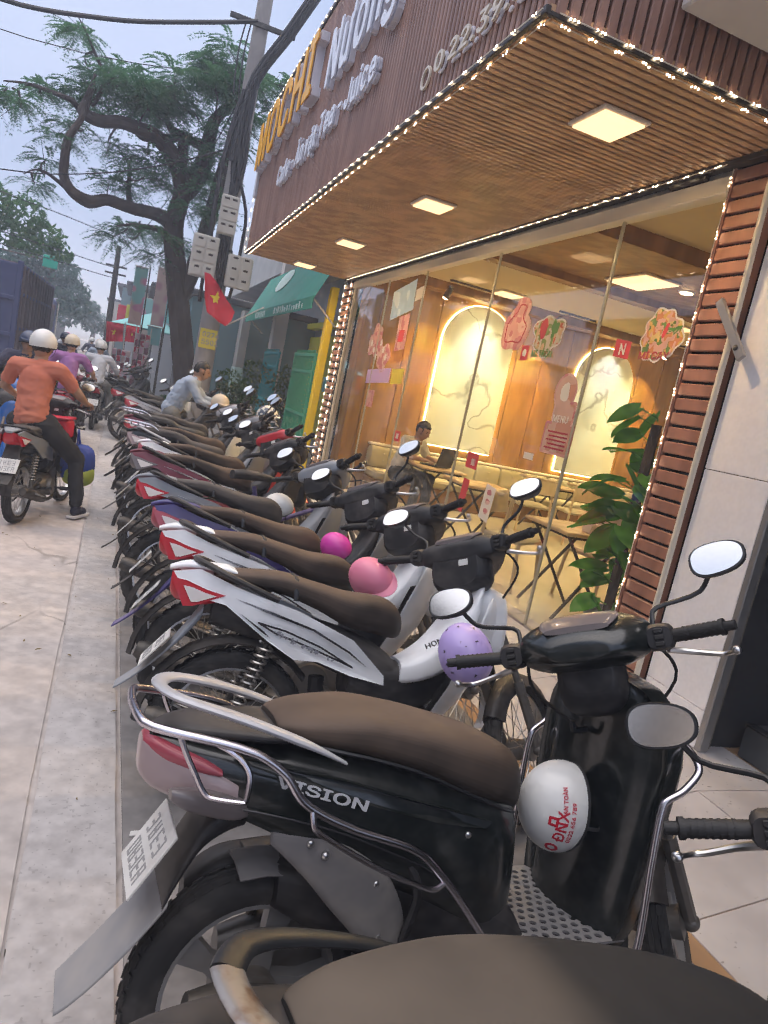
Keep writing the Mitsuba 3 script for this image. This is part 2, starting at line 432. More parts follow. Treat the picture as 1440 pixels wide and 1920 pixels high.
        sw = moved(sw, g0 + gd * 0.03)
        knobs = [moved(bx(-0.041, -0.033, -0.011, 0.011, z - 0.006, z + 0.006, 0.002), g0 + gd * 0.03) for z in (-0.016, 0.0, 0.016)]
        out.append(('switch_box', [('', S(sw), 'black_plastic'), ('buttons', S(cat(knobs)), 'grip')]))
        if kind == 'scooter' or s < 0:
            l0 = gm + [0.030, -s * 0.02, -0.030]
            lv = tube([l0, l0 + [0.025, s * 0.06, -0.014], l0 + [0.018, s * 0.12, -0.026], g1 + [0.03, s * 0.02, -0.055]], [0.009, 0.007, 0.006, 0.0055], 8)
            out.append(('brake_lever', [('', S(cat([lv, ball(g1 + [0.03, s * 0.02, -0.055], 0.0105)])), 'steel')]))
        if s in sh.get('mirrors', (-1, 1)):
            ms = sh.get('mirror', (-0.03, 0.30, 0.20))
            base = g0 + [0.02, s * 0.015, 0.02]; mc = hb + [ms[0], s * ms[1], ms[2]]
            stem = tube([base, base + [0.02, s * 0.005, 0.05], mc + [0.045, -s * 0.055, -0.07], mc + [0.022, -s * 0.02, -0.02]], 0.0062, 7)
            if 'mirror_n' in sh and s in sh['mirror_n']:
                mn = np.array(sh['mirror_n'][s], float)
            else:
                mn = np.array([-0.86, -s * 0.05, 0.40])
            h, g = mirror_shell(S(mc), S.R @ mn if 'mirror_n' not in sh else mn, S.R @ np.array([0.45, 0, 0.9]), 0.066, 0.043)
            out.append(('mirror', [('stem', S(stem), 'black_clean'), ('housing', h, 'black_clean'), ('glass', g, 'mirror_glass')]))
    # brake cable loops under the bar
    out.append(('cable', [('', S(cat([tube([hb + [-0.02, -0.15, 0.0], hb + [0.06, -0.20, -0.08], hb + [0.09, -0.10, -0.20], hb + [0.06, 0.0, -0.34]], 0.0045, 6), tube([hb + [0.0, 0.15, 0.0], hb + [0.08, 0.18, -0.07], hb + [0.1, 0.08, -0.2], hb + [0.07, 0.01, -0.33]], 0.0045, 6)])), 'grip')]))
    return out


def rear_wheel(r, w, cast):
    ax = np.array([0, 0, r])
    return ('rear_wheel', [('tyre', moved(tyre_mesh(r, w), ax), 'rubber'), ('rim', moved(ring(r - w * 0.95, r - w * 0.55, w * 0.7), ax), 'rim'),
                           ('hub', moved(lathe([(0.02, -0.07), (0.06, -0.06), (0.055, 0), (0.06, 0.06), (0.02, 0.07)], 24), ax), 'metal'),
                           ('spokes', moved(cast_spokes(0.06, r - w * 0.9) if cast else wire_spokes(0.052, r - w * 0.9, 0.04, 36), ax), 'rim' if cast else 'spoke')])


def underbone(steer_deg=42, mirrors=(-1, 1), decal=True, word='', city=False):
    r, w = 0.285, 0.078
    sh = {'steer': steer(steer_deg, (0.86, 0, 0.92)), 'wb': 1.215, 'head': (0.87, 0, 0.93), 'bar': (0.83, 0, 1.045), 'mirrors': mirrors}
    P = [rear_wheel(r, w, False)]
    P += front_end(sh, 'underbone', r, w * 0.85)
    # seat: long, dipping, its dusty top browned with painted warm light
    seat = loft([(-0.13, 0.825, 0.055, 0.018, 2.2), (-0.09, 0.830, 0.085, 0.026, 2.5), (0.08, 0.832, 0.115, 0.038, 3), (0.24, 0.802, 0.126, 0.047, 3.2), (0.38, 0.765, 0.126, 0.064, 3.2), (0.50, 0.755, 0.105, 0.072, 3), (0.565, 0.735, 0.075, 0.060, 2.6), (0.59, 0.72, 0.04, 0.03, 2.2)], 56, 8)
    P.append(('seat', [('', seat, 'seat')]))
    P.append(('seat_strap', [('', tube([(0.16, -0.126, 0.78), (0.155, -0.10, 0.855), (0.15, 0, 0.868), (0.155, 0.10, 0.855), (0.16, 0.126, 0.78)], 0.009, 6, flat=0.35), 'black_clean')]))
    if city:
        P[-2] = ('seat', [('', loft([(-0.20, 0.845, 0.05, 0.02, 2.2), (-0.14, 0.85, 0.10, 0.04, 2.6), (0.08, 0.845, 0.125, 0.050, 3), (0.20, 0.825, 0.128, 0.050, 3), (0.28, 0.785, 0.125, 0.055, 3), (0.42, 0.765, 0.13, 0.062, 3), (0.53, 0.755, 0.10, 0.062, 3), (0.58, 0.74, 0.05, 0.04, 2.4)], 56, 8), 'seat')])
        P.append(('rear_rack', [('', cat([tube([(0.05, s * 0.10, 0.80), (-0.10, s * 0.11, 0.905), (-0.30, s * 0.09, 0.915), (-0.34, 0, 0.915)], 0.009, 7) for s in (-1, 1)] + [rod((-0.14 - 0.06 * k, -0.10, 0.912), (-0.14 - 0.06 * k, 0.10, 0.912), 0.006) for k in range(3)]), 'chrome')]))
        P.append(('front_basket', [('', cat([tube([(1.0, -0.15, z), (1.22, -0.13, z), (1.22, 0.13, z), (1.0, 0.15, z), (1.0, -0.15, z)], 0.004, 5, 1) for z in (0.78, 0.84, 0.90, 0.97)] + [rod((1.0 + 0.055 * k, q * (0.15 - 0.005 * k), 0.78), (1.0 + 0.055 * k, q * (0.15 - 0.005 * k), 0.97), 0.003, n=4) for k in range(5) for q in (-1, 1)] + [rod((1.22, y_, 0.78), (1.22, y_, 0.97), 0.003, n=4) for y_ in np.linspace(-0.13, 0.13, 6)]), 'dark_metal')]))
    # side panels: an arrow from the tail to a point below the seat nose
    for s in (-1, 1):
        out_ = [(-0.27, 0.825), (-0.18, 0.845), (-0.05, 0.80), (0.18, 0.745), (0.39, 0.665), (0.53, 0.545), (0.535, 0.51), (0.40, 0.535), (0.27, 0.575), (0.18, 0.575), (0.08, 0.63), (-0.08, 0.735), (-0.215, 0.755)]
        if city: out_ = [(-0.26, 0.79), (-0.20, 0.835), (-0.05, 0.81), (0.15, 0.765), (0.35, 0.70), (0.50, 0.62), (0.50, 0.56), (0.36, 0.52), (0.20, 0.56), (0.02, 0.62), (-0.14, 0.70), (-0.24, 0.745)]
        pg = Polygon(out_).buffer(0.012).buffer(-0.012)
        m = trimesh.creation.extrude_polygon(pg.simplify(0.001).segmentize(0.04), 0.012, engine='earcut'); v = m.vertices.copy()
        yy = 0.062 + 0.062 * np.clip((v[:, 0] + 0.28) / 0.34, 0, 1) ** 0.8 - 0.03 * np.clip((v[:, 0] - 0.36) / 0.2, 0, 1) + 0.012 * np.sin(np.clip((v[:, 1] - 0.55) / 0.3, 0, 1) * 3.14)
        q = tm(np.stack([v[:, 0], s * (yy + v[:, 2] - 0.006), v[:, 1]], 1), m.faces)
        if q.volume < 0: q.invert()
        sub = [('', q, 'panel')]
        if decal:
            lines = []
            shape_ = Polygon([(0.04, 0.690), (0.14, 0.672), (0.27, 0.630), (0.40, 0.568), (0.345, 0.588), (0.22, 0.628), (0.10, 0.662)])
            rs_ = np.random.RandomState(2)
            scrib = [affinity.rotate(sbox(x_, 0.662 - (x_ - 0.10) * 0.345 - rs_.uniform(0.002, 0.010), x_ + rs_.uniform(0.003, 0.008), 0.662 - (x_ - 0.10) * 0.345 + rs_.uniform(0.004, 0.013)), rs_.uniform(-75, 40)) for x_ in np.sort(rs_.uniform(0.09, 0.36, 26))]
            for pts in [shape_.boundary.buffer(0.0032), Polygon([(-0.05, 0.762), (0.10, 0.728), (0.24, 0.690), (0.38, 0.625), (0.46, 0.570), (0.375, 0.620), (0.235, 0.684), (0.09, 0.722)]), Polygon([(-0.03, 0.715), (0.06, 0.665), (0.09, 0.640), (0.05, 0.662)])] + scrib:
                a = trimesh.creation.extrude_polygon(pts.segmentize(0.03), 0.0016, engine='earcut'); v2 = a.vertices
                y2 = 0.062 + 0.062 * np.clip((v2[:, 0] + 0.28) / 0.34, 0, 1) ** 0.8 - 0.03 * np.clip((v2[:, 0] - 0.36) / 0.2, 0, 1) + 0.012 * np.sin(np.clip((v2[:, 1] - 0.55) / 0.3, 0, 1) * 3.14) + 0.0068
                b = tm(np.stack([v2[:, 0], s * (y2 + v2[:, 2]), v2[:, 1]], 1), a.faces)
                if b.volume < 0: b.invert()
                lines.append(b)
            sub.append(('decal', cat(lines[:3]), 'decal')); sub.append(('scribble', cat(lines[3:]), 'decal_grey'))
        P.append(('side_panel', sub))
    # tail light wedge
    tl = loft([(-0.275, 0.79, 0.035, 0.032, 3), (-0.245, 0.775, 0.06, 0.052, 3), (-0.17, 0.765, 0.092, 0.05, 3.2), (-0.10, 0.77, 0.104, 0.035, 3)], 20)
    def side_plate(pg, s, thick, off):
        a = trimesh.creation.extrude_polygon(pg.segmentize(0.02), thick, engine='earcut'); v = a.vertices
        yy = 0.062 + 0.062 * np.clip((v[:, 0] + 0.28) / 0.34, 0, 1) ** 0.8 + 0.012 * np.sin(np.clip((v[:, 1] - 0.55) / 0.3, 0, 1) * 3.14) + off
        q = tm(np.stack([v[:, 0], s * (yy + v[:, 2]), v[:, 1]], 1), a.faces)
        if q.volume < 0: q.invert()
        return q
    tri = Polygon([(-0.276, 0.806), (-0.222, 0.712), (-0.190, 0.716), (-0.085, 0.766), (-0.15, 0.778), (-0.22, 0.800)])
    tin = affinity.translate(affinity.scale(tri, 0.60, 0.56), 0.008, -0.003)
    P.append(('tail_light', [('', tl, 'tail')] + [(n_, side_plate(g_, s, t_, o_), m_) for s in (-1, 1) for n_, g_, t_, o_, m_ in (('side_lens', tri, 0.014, -0.0065, 'tail'), ('turn_lens', tin, 0.004, 0.0078, 'lens_clear'))]))
    P.append(('tail_cover', [('', loft([(-0.285, 0.832, 0.03, 0.010, 2.5), (-0.2, 0.852, 0.07, 0.016, 2.6), (-0.10, 0.852, 0.088, 0.016, 2.6), (-0.05, 0.842, 0.09, 0.010, 2.6)], 18), 'panel')]))
    bar = tube([(0.10, -0.135, 0.775), (-0.08, -0.128, 0.835), (-0.17, -0.10, 0.868), (-0.20, 0, 0.875), (-0.17, 0.10, 0.868), (-0.08, 0.128, 0.835), (0.10, 0.135, 0.775)], 0.0115, 8)
    P.append(('grab_rail', [('', bar, 'rail')]))
    # inner mudguard, long flap, number plate
    rings = []
    for k in range(13):
        a = math.radians(40 + k * 11.5); rr = r + 0.05
        b = np.linspace(-1, 1, 7)
        o = np.stack([rr * math.cos(a) - 0.02 * np.abs(b) ** 3 * math.cos(a), b * 0.062, r + rr * math.sin(a) - 0.02 * np.abs(b) ** 3 * math.sin(a)], 1)
        rings.append(np.vstack([o, ((o - [0, 0, r]) * [0.985, 0.94, 0.985] + [0, 0, r])[::-1]]))
    P.append(('rear_mudguard', [('', skin(rings), 'black_matt')]))
    flap = loft([(-0.405, 0.405, 0.062, 0.0045, 6), (-0.36, 0.44, 0.07, 0.005, 6), (-0.27, 0.53, 0.075, 0.007, 5), (-0.20, 0.62, 0.07, 0.02, 4), (-0.15, 0.70, 0.065, 0.03, 3)], 16)
    P.append(('mud_flap', [('', flap, 'flap')]))
    pc = np.array([-0.292, 0, 0.548]); pd = np.array([0.62, 0, 0.78]); nrm = np.array([-0.78, 0, 0.62])
    pl = moved(bx(-0.0025, 0.0025, -0.095, 0.095, -0.07, 0.07, 0.001), pc, np.stack([-nrm, [0, 1, 0], pd], 1))
    P.append(('number_plate', [('', pl, 'plate_white'), ('characters', plate_marks(pc, nrm, pd), 'plate_ink')]))
    # engine room, frame, chain case, swing arm, shock absorbers, exhaust
    P.append(('body_frame', [('', cat([loft([(-0.12, 0.70, 0.07, 0.05, 3), (0.15, 0.66, 0.09, 0.07, 3), (0.45, 0.58, 0.085, 0.09, 3), (0.6, 0.50, 0.07, 0.075, 3)], 16), rod((0.30, 0, 0.5), (0.32, 0, 0.30), 0.03)]), 'black_matt')]))
    P.append(('centre_cover', [('', loft([(0.40, 0.52, 0.10, 0.085, 3), (0.55, 0.485, 0.088, 0.105, 3), (0.68, 0.50, 0.070, 0.10, 3), (0.80, 0.60, 0.058, 0.10, 3), (0.88, 0.74, 0.052, 0.09, 3)], 20), 'black_plastic')]))
    eng = [loft([(0.30, 0.28, 0.09, 0.06, 3), (0.38, 0.29, 0.125, 0.10, 3), (0.50, 0.29, 0.13, 0.105, 3), (0.58, 0.30, 0.09, 0.075, 3)], 20)]
    eng += [lathe([(0.02, -0.155), (0.075, -0.15), (0.085, -0.12), (0.085, 0.13), (0.07, 0.15), (0.02, 0.152)], 22)]
    eng[-1] = moved(eng[-1], (0.44, 0, 0.28))
    eng += [moved(bx(0, 0.006, -0.07, 0.07, -0.065, 0.065, 0.002), (0.60 + 0.018 * k, 0, 0.325 + 0.004 * k)) for k in range(9)]
    eng += [bx(0.58, 0.76, -0.045, 0.045, 0.285, 0.39, 0.01)]
    P.append(('engine', [('', cat(eng), 'metal')]))
    P.append(('swing_arm', [('', cat([tube([(0.30, s * 0.085, 0.36), (0.15, s * 0.085, 0.335), (-0.05, s * 0.082, r)], 0.016, 8) for s in (-1, 1)] + [rod((0, -0.10, r), (0, 0.10, r), 0.012)]), 'dark_metal')]))
    P.append(('chain_case', [('', loft([(-0.09, 0.29, 0.018, 0.055, 2.6, 0.072), (0.0, 0.30, 0.02, 0.062, 2.6, 0.072), (0.22, 0.325, 0.02, 0.045, 2.6, 0.072), (0.33, 0.33, 0.018, 0.05, 2.6, 0.072)], 16), 'black_plastic')]))
    for s in (-1, 1):
        a, b = (-0.005, s * 0.105, 0.325), (0.085, s * 0.105, 0.615)
        P.append(('shock_absorber', [('spring', helix(np.array(a) * 0.75 + np.array(b) * 0.25, b, 0.026, 0.0048, 9), 'spoke'), ('rod', cat([rod(a, b, 0.010), rod(a, np.array(a) * 0.7 + np.array(b) * 0.3, 0.019)]), 'dark_metal')]))
    ex = cat([tube([(0.62, -0.05, 0.27), (0.60, -0.10, 0.19), (0.40, -0.135, 0.17), (0.24, -0.135, 0.20)], 0.016, 8), tube([(0.26, -0.138, 0.197), (0.20, -0.14, 0.21), (-0.02, -0.142, 0.268), (-0.26, -0.142, 0.335), (-0.29, -0.142, 0.343)], [0.02, 0.042, 0.047, 0.042, 0.03], 14)])
    P.append(('exhaust', [('', ex, 'dark_metal'), ('heat_shield', tube([(0.10, -0.175, 0.245), (-0.10, -0.178, 0.30)], [0.02, 0.02], 8, 1, flat=0.5), 'steel')]))
    P.append(('footrest', [('', cat([rod((0.50, -0.30, 0.265), (0.50, 0.30, 0.265), 0.011), rod((0.50, -0.30, 0.265), (0.50, -0.20, 0.265), 0.019), rod((0.50, 0.20, 0.265), (0.50, 0.30, 0.265), 0.019)]), 'grip')]))
    for s in (-1, 1): P.append(('pillion_peg', [('', rod((0.17, s * 0.11, 0.30), (0.17, s * 0.23, 0.315), 0.013), 'grip')]))
    P.append(('side_stand', [('', tube([(0.47, 0.10, 0.24), (0.44, 0.19, 0.11), (0.42, 0.245, 0.055)], 0.011, 7), 'dark_metal')]))
    # leg shield: two swept wings and a middle cover
    for s in (-1, 1):
        rings = []
        for zz, x0, x1, y1 in ((0.40, 0.80, 0.70, 0.135), (0.48, 0.865, 0.72, 0.175), (0.58, 0.925, 0.76, 0.205), (0.68, 0.965, 0.79, 0.222), (0.78, 0.98, 0.83, 0.222), (0.86, 0.97, 0.87, 0.195), (0.90, 0.955, 0.90, 0.15)):
            t = np.linspace(0, 1, 8)
            o = np.stack([x0 + (x1 - x0) * t ** 1.7, s * (0.03 + (y1 - 0.03) * t), np.full(8, zz) - 0.03 * t], 1)
            rings.append(np.vstack([o, (o + [-0.012, 0, 0])[::-1]]))
        P.append(('leg_shield', [('', skin(rings), 'shield')]))
        rings = []
        for zz, x0, x1, y1 in ((0.44, 0.815, 0.69, 0.148), (0.56, 0.88, 0.735, 0.19), (0.68, 0.93, 0.775, 0.21), (0.78, 0.95, 0.815, 0.21)):
            t = np.linspace(0.25, 0.93, 6)
            o = np.stack([x0 + (x1 - x0) * t ** 1.7 - 0.020, s * (0.03 + (y1 - 0.03) * t), np.full(6, zz) - 0.03 * t], 1)
            rings.append(np.vstack([o, (o + [-0.006, 0, 0])[::-1]]))
        P.append(('shield_trim', [('', skin(rings), 'trim')]))
    P.append(('front_cover', [('', loft([(0.84, 0.80, 0.05, 0.09, 3), (0.93, 0.78, 0.11, 0.15, 2.8), (0.985, 0.76, 0.105, 0.15, 2.5), (1.02, 0.76, 0.05, 0.11, 2.2)], 20), 'shield')]))
    P.append(('inner_cover', [('', loft([(0.60, 0.555, 0.085, 0.045, 3.4), (0.70, 0.60, 0.125, 0.06, 3.8), (0.79, 0.69, 0.140, 0.085, 4), (0.845, 0.80, 0.140, 0.09, 4), (0.88, 0.90, 0.11, 0.05, 3.4)], 28), 'inner')]))
    if word: P.append(('shield_lettering', [('', text_on(word, 0.018, (0.665, -0.142, 0.665), (1, -0.05, 0.55), (-0.5, 0.35, 0.9), 0.006, True, 1.3), 'decal_dark')]))
    return P


def plate_marks(pc, nrm, pd):
    out = []; rs = np.random.RandomState(3)
    for row, zz in ((4, 0.027), (5, -0.032)):
        for k in range(row):
            y = (k - (row - 1) / 2) * (0.15 / row); cw = 0.0105
            segs = [(-cw, cw, 0.016, 0.021), (-cw, cw, -0.021, -0.016), (-cw, -cw + 0.005, -0.02, 0.02), (cw - 0.005, cw, -0.02, 0.02), (-cw, cw, -0.003, 0.003)]
            for i in rs.choice(5, 4, replace=False):
                a, b, c_, d = segs[i]
                out.append(bx(0.0, 0.0012, y + a, y + b, zz + c_, zz + d))
    return moved(cat(out), np.array(pc) + nrm * 0.0026, np.stack([nrm, [0, -1, 0], pd], 1) if False else np.stack([nrm, np.cross(pd, nrm), pd], 1))


def scooter(steer_deg=42, mirrors=(-1, 1), guard=True, letters=True, mirror_n=None, plate_rail=False):
    r, w = 0.262, 0.084
    sh = {'steer': steer(steer_deg, (0.83, 0, 1.0)), 'wb': 1.265, 'head': (0.90, 0, 0.90), 'bar': (0.78, 0, 1.04), 'mirrors': mirrors, 'cast': True, 'mirror': (-0.01, 0.35, 0.175)}
    if mirror_n: sh['mirror_n'] = mirror_n
    P = [rear_wheel(r, w, True)]
    P += front_end(sh, 'scooter', r, w * 0.95)
    seat = loft([(-0.03, 0.845, 0.07, 0.014, 2.4), (0.02, 0.845, 0.11, 0.03, 2.8), (0.14, 0.842, 0.135, 0.046, 3), (0.27, 0.818, 0.142, 0.056, 3.2), (0.38, 0.785, 0.140, 0.068, 3.2), (0.50, 0.745, 0.122, 0.078, 3), (0.575, 0.715, 0.09, 0.075, 2.7), (0.61, 0.69, 0.05, 0.05, 2.3)], 60, 9)
    P.append(('seat', [('', seat, 'seat')]))
    # rear body: right and left shells as one skin, with a crease panel each side
    body = loft([(-0.275, 0.775, 0.030, 0.045, 2.6), (-0.22, 0.765, 0.075, 0.062, 2.8), (-0.10, 0.740, 0.120, 0.080, 3), (0.05, 0.700, 0.148, 0.105, 3), (0.22, 0.650, 0.162, 0.135, 3), (0.38, 0.590, 0.162, 0.160, 3), (0.49, 0.540, 0.150, 0.185, 3), (0.56, 0.510, 0.120, 0.19, 3), (0.60, 0.50, 0.07, 0.16, 2.8)], 32, 8)
    P.append(('rear_body', [('', body, 'panel')]))
    for s in (-1, 1):
        o_ = [(-0.12, 0.80), (0.10, 0.765), (0.35, 0.70), (0.47, 0.665), (0.455, 0.652), (0.33, 0.672), (0.08, 0.735), (-0.10, 0.775)]
        a = trimesh.creation.extrude_polygon(Polygon(o_).segmentize(0.04), 0.012, engine='earcut'); v = a.vertices
        yy = np.interp(v[:, 0], [-0.12, 0.05, 0.22, 0.40, 0.5], [0.112, 0.140, 0.155, 0.153, 0.142])
        q = tm(np.stack([v[:, 0], s * (yy + v[:, 2] - 0.002), v[:, 1]], 1), a.faces)
        if q.volume < 0: q.invert()
        P.append(('trim_strip', [('', q, 'panel')]))
    if letters:
        P.append(('side_lettering', [('', text_on('VISION', 0.020, (-0.045, -0.1545, 0.757), (1, -0.10, -0.25), (0.45, 0.08, 1), 0.003, True, 2.0), 'decal_silver')]))
    if plate_rail:
        def longer(m):
            m = m.copy(); m.vertices[:, 0] -= 0.17 * np.clip((0.62 - m.vertices[:, 0]) / 0.6, 0, 1.12); m.vertices[:, 2] -= 0.018; return m
    rim_pts = lambda q: [(0.0, q * 0.098, 0.824), (0.14, q * 0.134, 0.806), (0.27, q * 0.142, 0.776), (0.38, q * 0.140, 0.734), (0.50, q * 0.121, 0.686), (0.575, q * 0.086, 0.655)]
    for s in (-1, 1):
        if guard: P.append(('seat_piping', [('', tube(rim_pts(s), 0.0045, 6, 5), 'black_clean')]))
        P.append(('panel_gap', [('', tube([(-0.10, s * 0.1225, 0.70), (0.06, s * 0.1525, 0.672), (0.22, s * 0.1655, 0.617), (0.36, s * 0.1665, 0.548), (0.45, s * 0.158, 0.455)], 0.0022, 5, 5), 'decal_dark')]))
        for (x_, z_, y_) in ((0.05, 0.635, 0.148), (0.41, 0.64, 0.158), (0.47, 0.40, 0.144)):
            P.append(('bolt', [('', ball((x_, s * y_, z_), 0.008, 1, (1, 0.6, 1)), 'steel')]))
    lower = loft([(0.02, 0.50, 0.07, 0.05, 3), (0.18, 0.46, 0.11, 0.10, 3), (0.36, 0.42, 0.135, 0.15, 3), (0.52, 0.38, 0.14, 0.13, 3), (0.62, 0.34, 0.13, 0.06, 3)], 22)
    P.append(('under_cover', [('', lower, 'black_plastic')]))
    # silver grab rail: a flat U of cast alloy
    gr = cat([tube([(0.10, s * 0.155, 0.800), (0.0, s * 0.150, 0.842), (-0.14, s * 0.125, 0.885), (-0.235, s * 0.085, 0.905), (-0.268, s * 0.0, 0.91)], [0.008, 0.021, 0.023, 0.020, 0.017], 14, 6, flat=0.42) for s in (-1, 1)])
    if plate_rail: P.append(('rail_left_arm', [('', moved(tube([(0.10, 0.155, 0.800), (0.0, 0.150, 0.845), (-0.14, 0.125, 0.890), (-0.235, 0.085, 0.915), (-0.268, 0.03, 0.92)], [0.010, 0.014, 0.018, 0.020, 0.021], 14, 6, flat=0.45), (-0.03, 0, -0.022)), 'black_clean')])); gr = moved(tube([(0.10, -0.155, 0.800), (0.0, -0.150, 0.845), (-0.14, -0.125, 0.890), (-0.235, -0.085, 0.915), (-0.268, 0.03, 0.92)], [0.012, 0.024, 0.027, 0.025, 0.022], 14, 6, flat=0.32), (-0.03, 0, -0.020))
    P.append(('grab_rail', [('', gr, 'rail')]))
    tl = loft([(-0.285, 0.78, 0.030, 0.030, 3), (-0.25, 0.765, 0.07, 0.052, 3), (-0.17, 0.742, 0.108, 0.055, 3), (-0.10, 0.725, 0.125, 0.045, 3)], 22)
    P.append(('tail_light', [('', moved(tl, (-0.006, 0, -0.004)), 'tail')] + [('turn_lens', moved(loft([(-0.255, 0.738, 0.010, 0.010, 2.6), (-0.21, 0.722, 0.022, 0.022, 2.8), (-0.13, 0.702, 0.022, 0.026, 2.8), (-0.085, 0.695, 0.008, 0.012, 2.6)], 14), (0.012, s * 0.086, 0), rot([0, 0, 1], -s * 11)), 'turn') for s in (-1, 1)]))
    P.append(('reflector', [('', loft([(-0.288, 0.800, 0.028, 0.010, 3), (-0.25, 0.792, 0.073, 0.022, 3), (-0.19, 0.778, 0.104, 0.022, 3), (-0.14, 0.766, 0.119, 0.010, 3)], 22), 'lens_pink')]))
    P.append(('tail_cover', [('', loft([(-0.27, 0.822, 0.03, 0.01, 2.5), (-0.18, 0.835, 0.085, 0.014, 2.6), (-0.05, 0.832, 0.115, 0.016, 2.8), (0.0, 0.83, 0.11, 0.01, 2.8)], 18), 'black_plastic')]))
    if guard:
        for s in (-1, 1):
            g = tube([(-0.315, 0, 0.872), (-0.312, s * 0.07, 0.873), (-0.30, s * 0.125, 0.868), (-0.10, s * 0.172, 0.828), (-0.035, s * 0.180, 0.790), (0.01, s * 0.184, 0.735), (0.10, s * 0.19, 0.688), (0.27, s * 0.196, 0.628), (0.335, s * 0.196, 0.572), (0.47, s * 0.176, 0.42), (0.56, s * 0.16, 0.315)], 0.0088, 9, 7)
            g2 = tube([(0.03, s * 0.186, 0.725), (0.035, s * 0.197, 0.69), (0.07, s * 0.20, 0.665), (0.26, s * 0.206, 0.570), (0.315, s * 0.204, 0.552), (0.345, s * 0.196, 0.565)], 0.006, 8, 7)
            g3 = tube([(-0.165, s * 0.158, 0.838), (-0.10, s * 0.176, 0.775), (-0.105, s * 0.178, 0.735), (-0.17, s * 0.165, 0.742), (-0.205, s * 0.158, 0.79), (-0.235, s * 0.145, 0.85)], 0.0055, 8, 7)
            P.append(('crash_guard', [('', cat([g, g2, g3]), 'chrome')]))
            f = tube([(0.96, s * 0.20, 0.86), (0.955, s * 0.265, 0.815), (0.91, s * 0.27, 0.77), (0.86, s * 0.262, 0.735), (0.845, s * 0.262, 0.62), (0.835, s * 0.262, 0.42), (0.80, s * 0.255, 0.335), (0.74, s * 0.235, 0.318)], 0.0088, 9, 7)
            P.append(('shield_guard', [('', f, 'chrome')]))
    # mudguard tail with plate and a long flap
    flap = loft([(-0.385, 0.300, 0.065, 0.005, 6), (-0.335, 0.345, 0.078, 0.005, 6), (-0.25, 0.44, 0.085, 0.007, 5), (-0.205, 0.50, 0.085, 0.010, 4)], 18)
    P.append(('mud_flap', [('', flap, 'flap')]))
    P.append(('plate_holder', [('', loft([(-0.215, 0.49, 0.085, 0.012, 4), (-0.185, 0.56, 0.080, 0.020, 4), (-0.14, 0.63, 0.075, 0.03, 3.4), (-0.07, 0.67, 0.08, 0.035, 3)], 18), 'black_plastic')]))
    pc = np.array([-0.245, 0, 0.578]); pd = np.array([0.56, 0, 0.8285]); nrm = np.array([-0.8285, 0, 0.56])
    P.append(('number_plate', [('', moved(bx(-0.0025, 0.0025, -0.095, 0.095, -0.07, 0.07, 0.001), pc, np.stack([-nrm, [0, 1, 0], pd], 1)), 'plate_white'), ('characters', plate_marks(pc, nrm, pd), 'plate_ink')]))
    rings = []
    for k in range(10):
        a = math.radians(-5 + k * 12.0); rr = r + 0.03; b = np.linspace(-1, 1, 7)
        o = np.stack([rr * math.cos(a) - 0.02 * np.abs(b) ** 3 * math.cos(a), b * 0.066, r + rr * math.sin(a) - 0.02 * np.abs(b) ** 3 * math.sin(a)], 1)
        rings.append(np.vstack([o, ((o - [0, 0, r]) * [0.985, 0.94, 0.985] + [0, 0, r])[::-1]]))
    P.append(('inner_mudguard', [('', skin(rings), 'mud_grey')]))
    eng = [loft([(-0.06, 0.27, 0.035, 0.075, 2.8, 0.085), (0.1, 0.29, 0.045, 0.09, 2.8, 0.09), (0.35, 0.30, 0.05, 0.10, 2.8, 0.09), (0.46, 0.31, 0.04, 0.08, 2.8, 0.085)], 18), loft([(0.22, 0.33, 0.09, 0.07, 3), (0.36, 0.33, 0.115, 0.11, 3), (0.52, 0.34, 0.10, 0.10, 3)], 18)]
    eng += [moved(bx(0, 0.006, -0.08, 0.08, -0.055, 0.055, 0.002), (0.40 + 0.017 * k, 0, 0.30)) for k in range(8)]
    eng += [moved(loft([(-0.03, 0.50, 0.05, 0.04, 3, 0.06), (0.10, 0.50, 0.06, 0.05, 3, 0.06), (0.24, 0.47, 0.05, 0.045, 3, 0.06)], 14), (0, 0, 0))]
    P.append(('engine', [('', cat(eng), 'metal')]))
    P.append(('shock_absorber', [('spring', helix((0.03, 0.10, 0.40), (0.09, 0.10, 0.60), 0.028, 0.005, 7), 'dark_metal'), ('rod', rod((0.0, 0.10, 0.30), (0.10, 0.10, 0.63), 0.012), 'dark_metal')]))
    ex = tube([(0.42, -0.11, 0.20), (0.30, -0.135, 0.22), (0.20, -0.14, 0.255), (-0.10, -0.145, 0.32), (-0.16, -0.145, 0.33)], [0.018, 0.03, 0.05, 0.05, 0.03], 14)
    P.append(('exhaust', [('', ex, 'dark_metal'), ('heat_shield', tube([(0.28, -0.165, 0.30), (0.18, -0.18, 0.32), (-0.06, -0.185, 0.355)], [0.02, 0.042, 0.032], 10, 5, flat=0.6), 'mud_grey')]))
    P.append(('side_cover', [('', loft([(-0.02, 0.632, 0.010, 0.014, 2.6, -0.105), (0.05, 0.608, 0.026, 0.050, 2.8, -0.118), (0.13, 0.560, 0.034, 0.085, 3, -0.126), (0.21, 0.490, 0.036, 0.095, 3.2, -0.13), (0.27, 0.440, 0.026, 0.065, 2.8, -0.128), (0.29, 0.42, 0.01, 0.03, 2.6, -0.125)], 26), 'mud_grey')]))
    P.append(('cover_bolt', [('', cat([ball((x_, -0.158, z_), 0.009, 1) for x_, z_ in ((0.08, 0.615), (0.20, 0.55), (0.22, 0.44))]), 'steel')]))
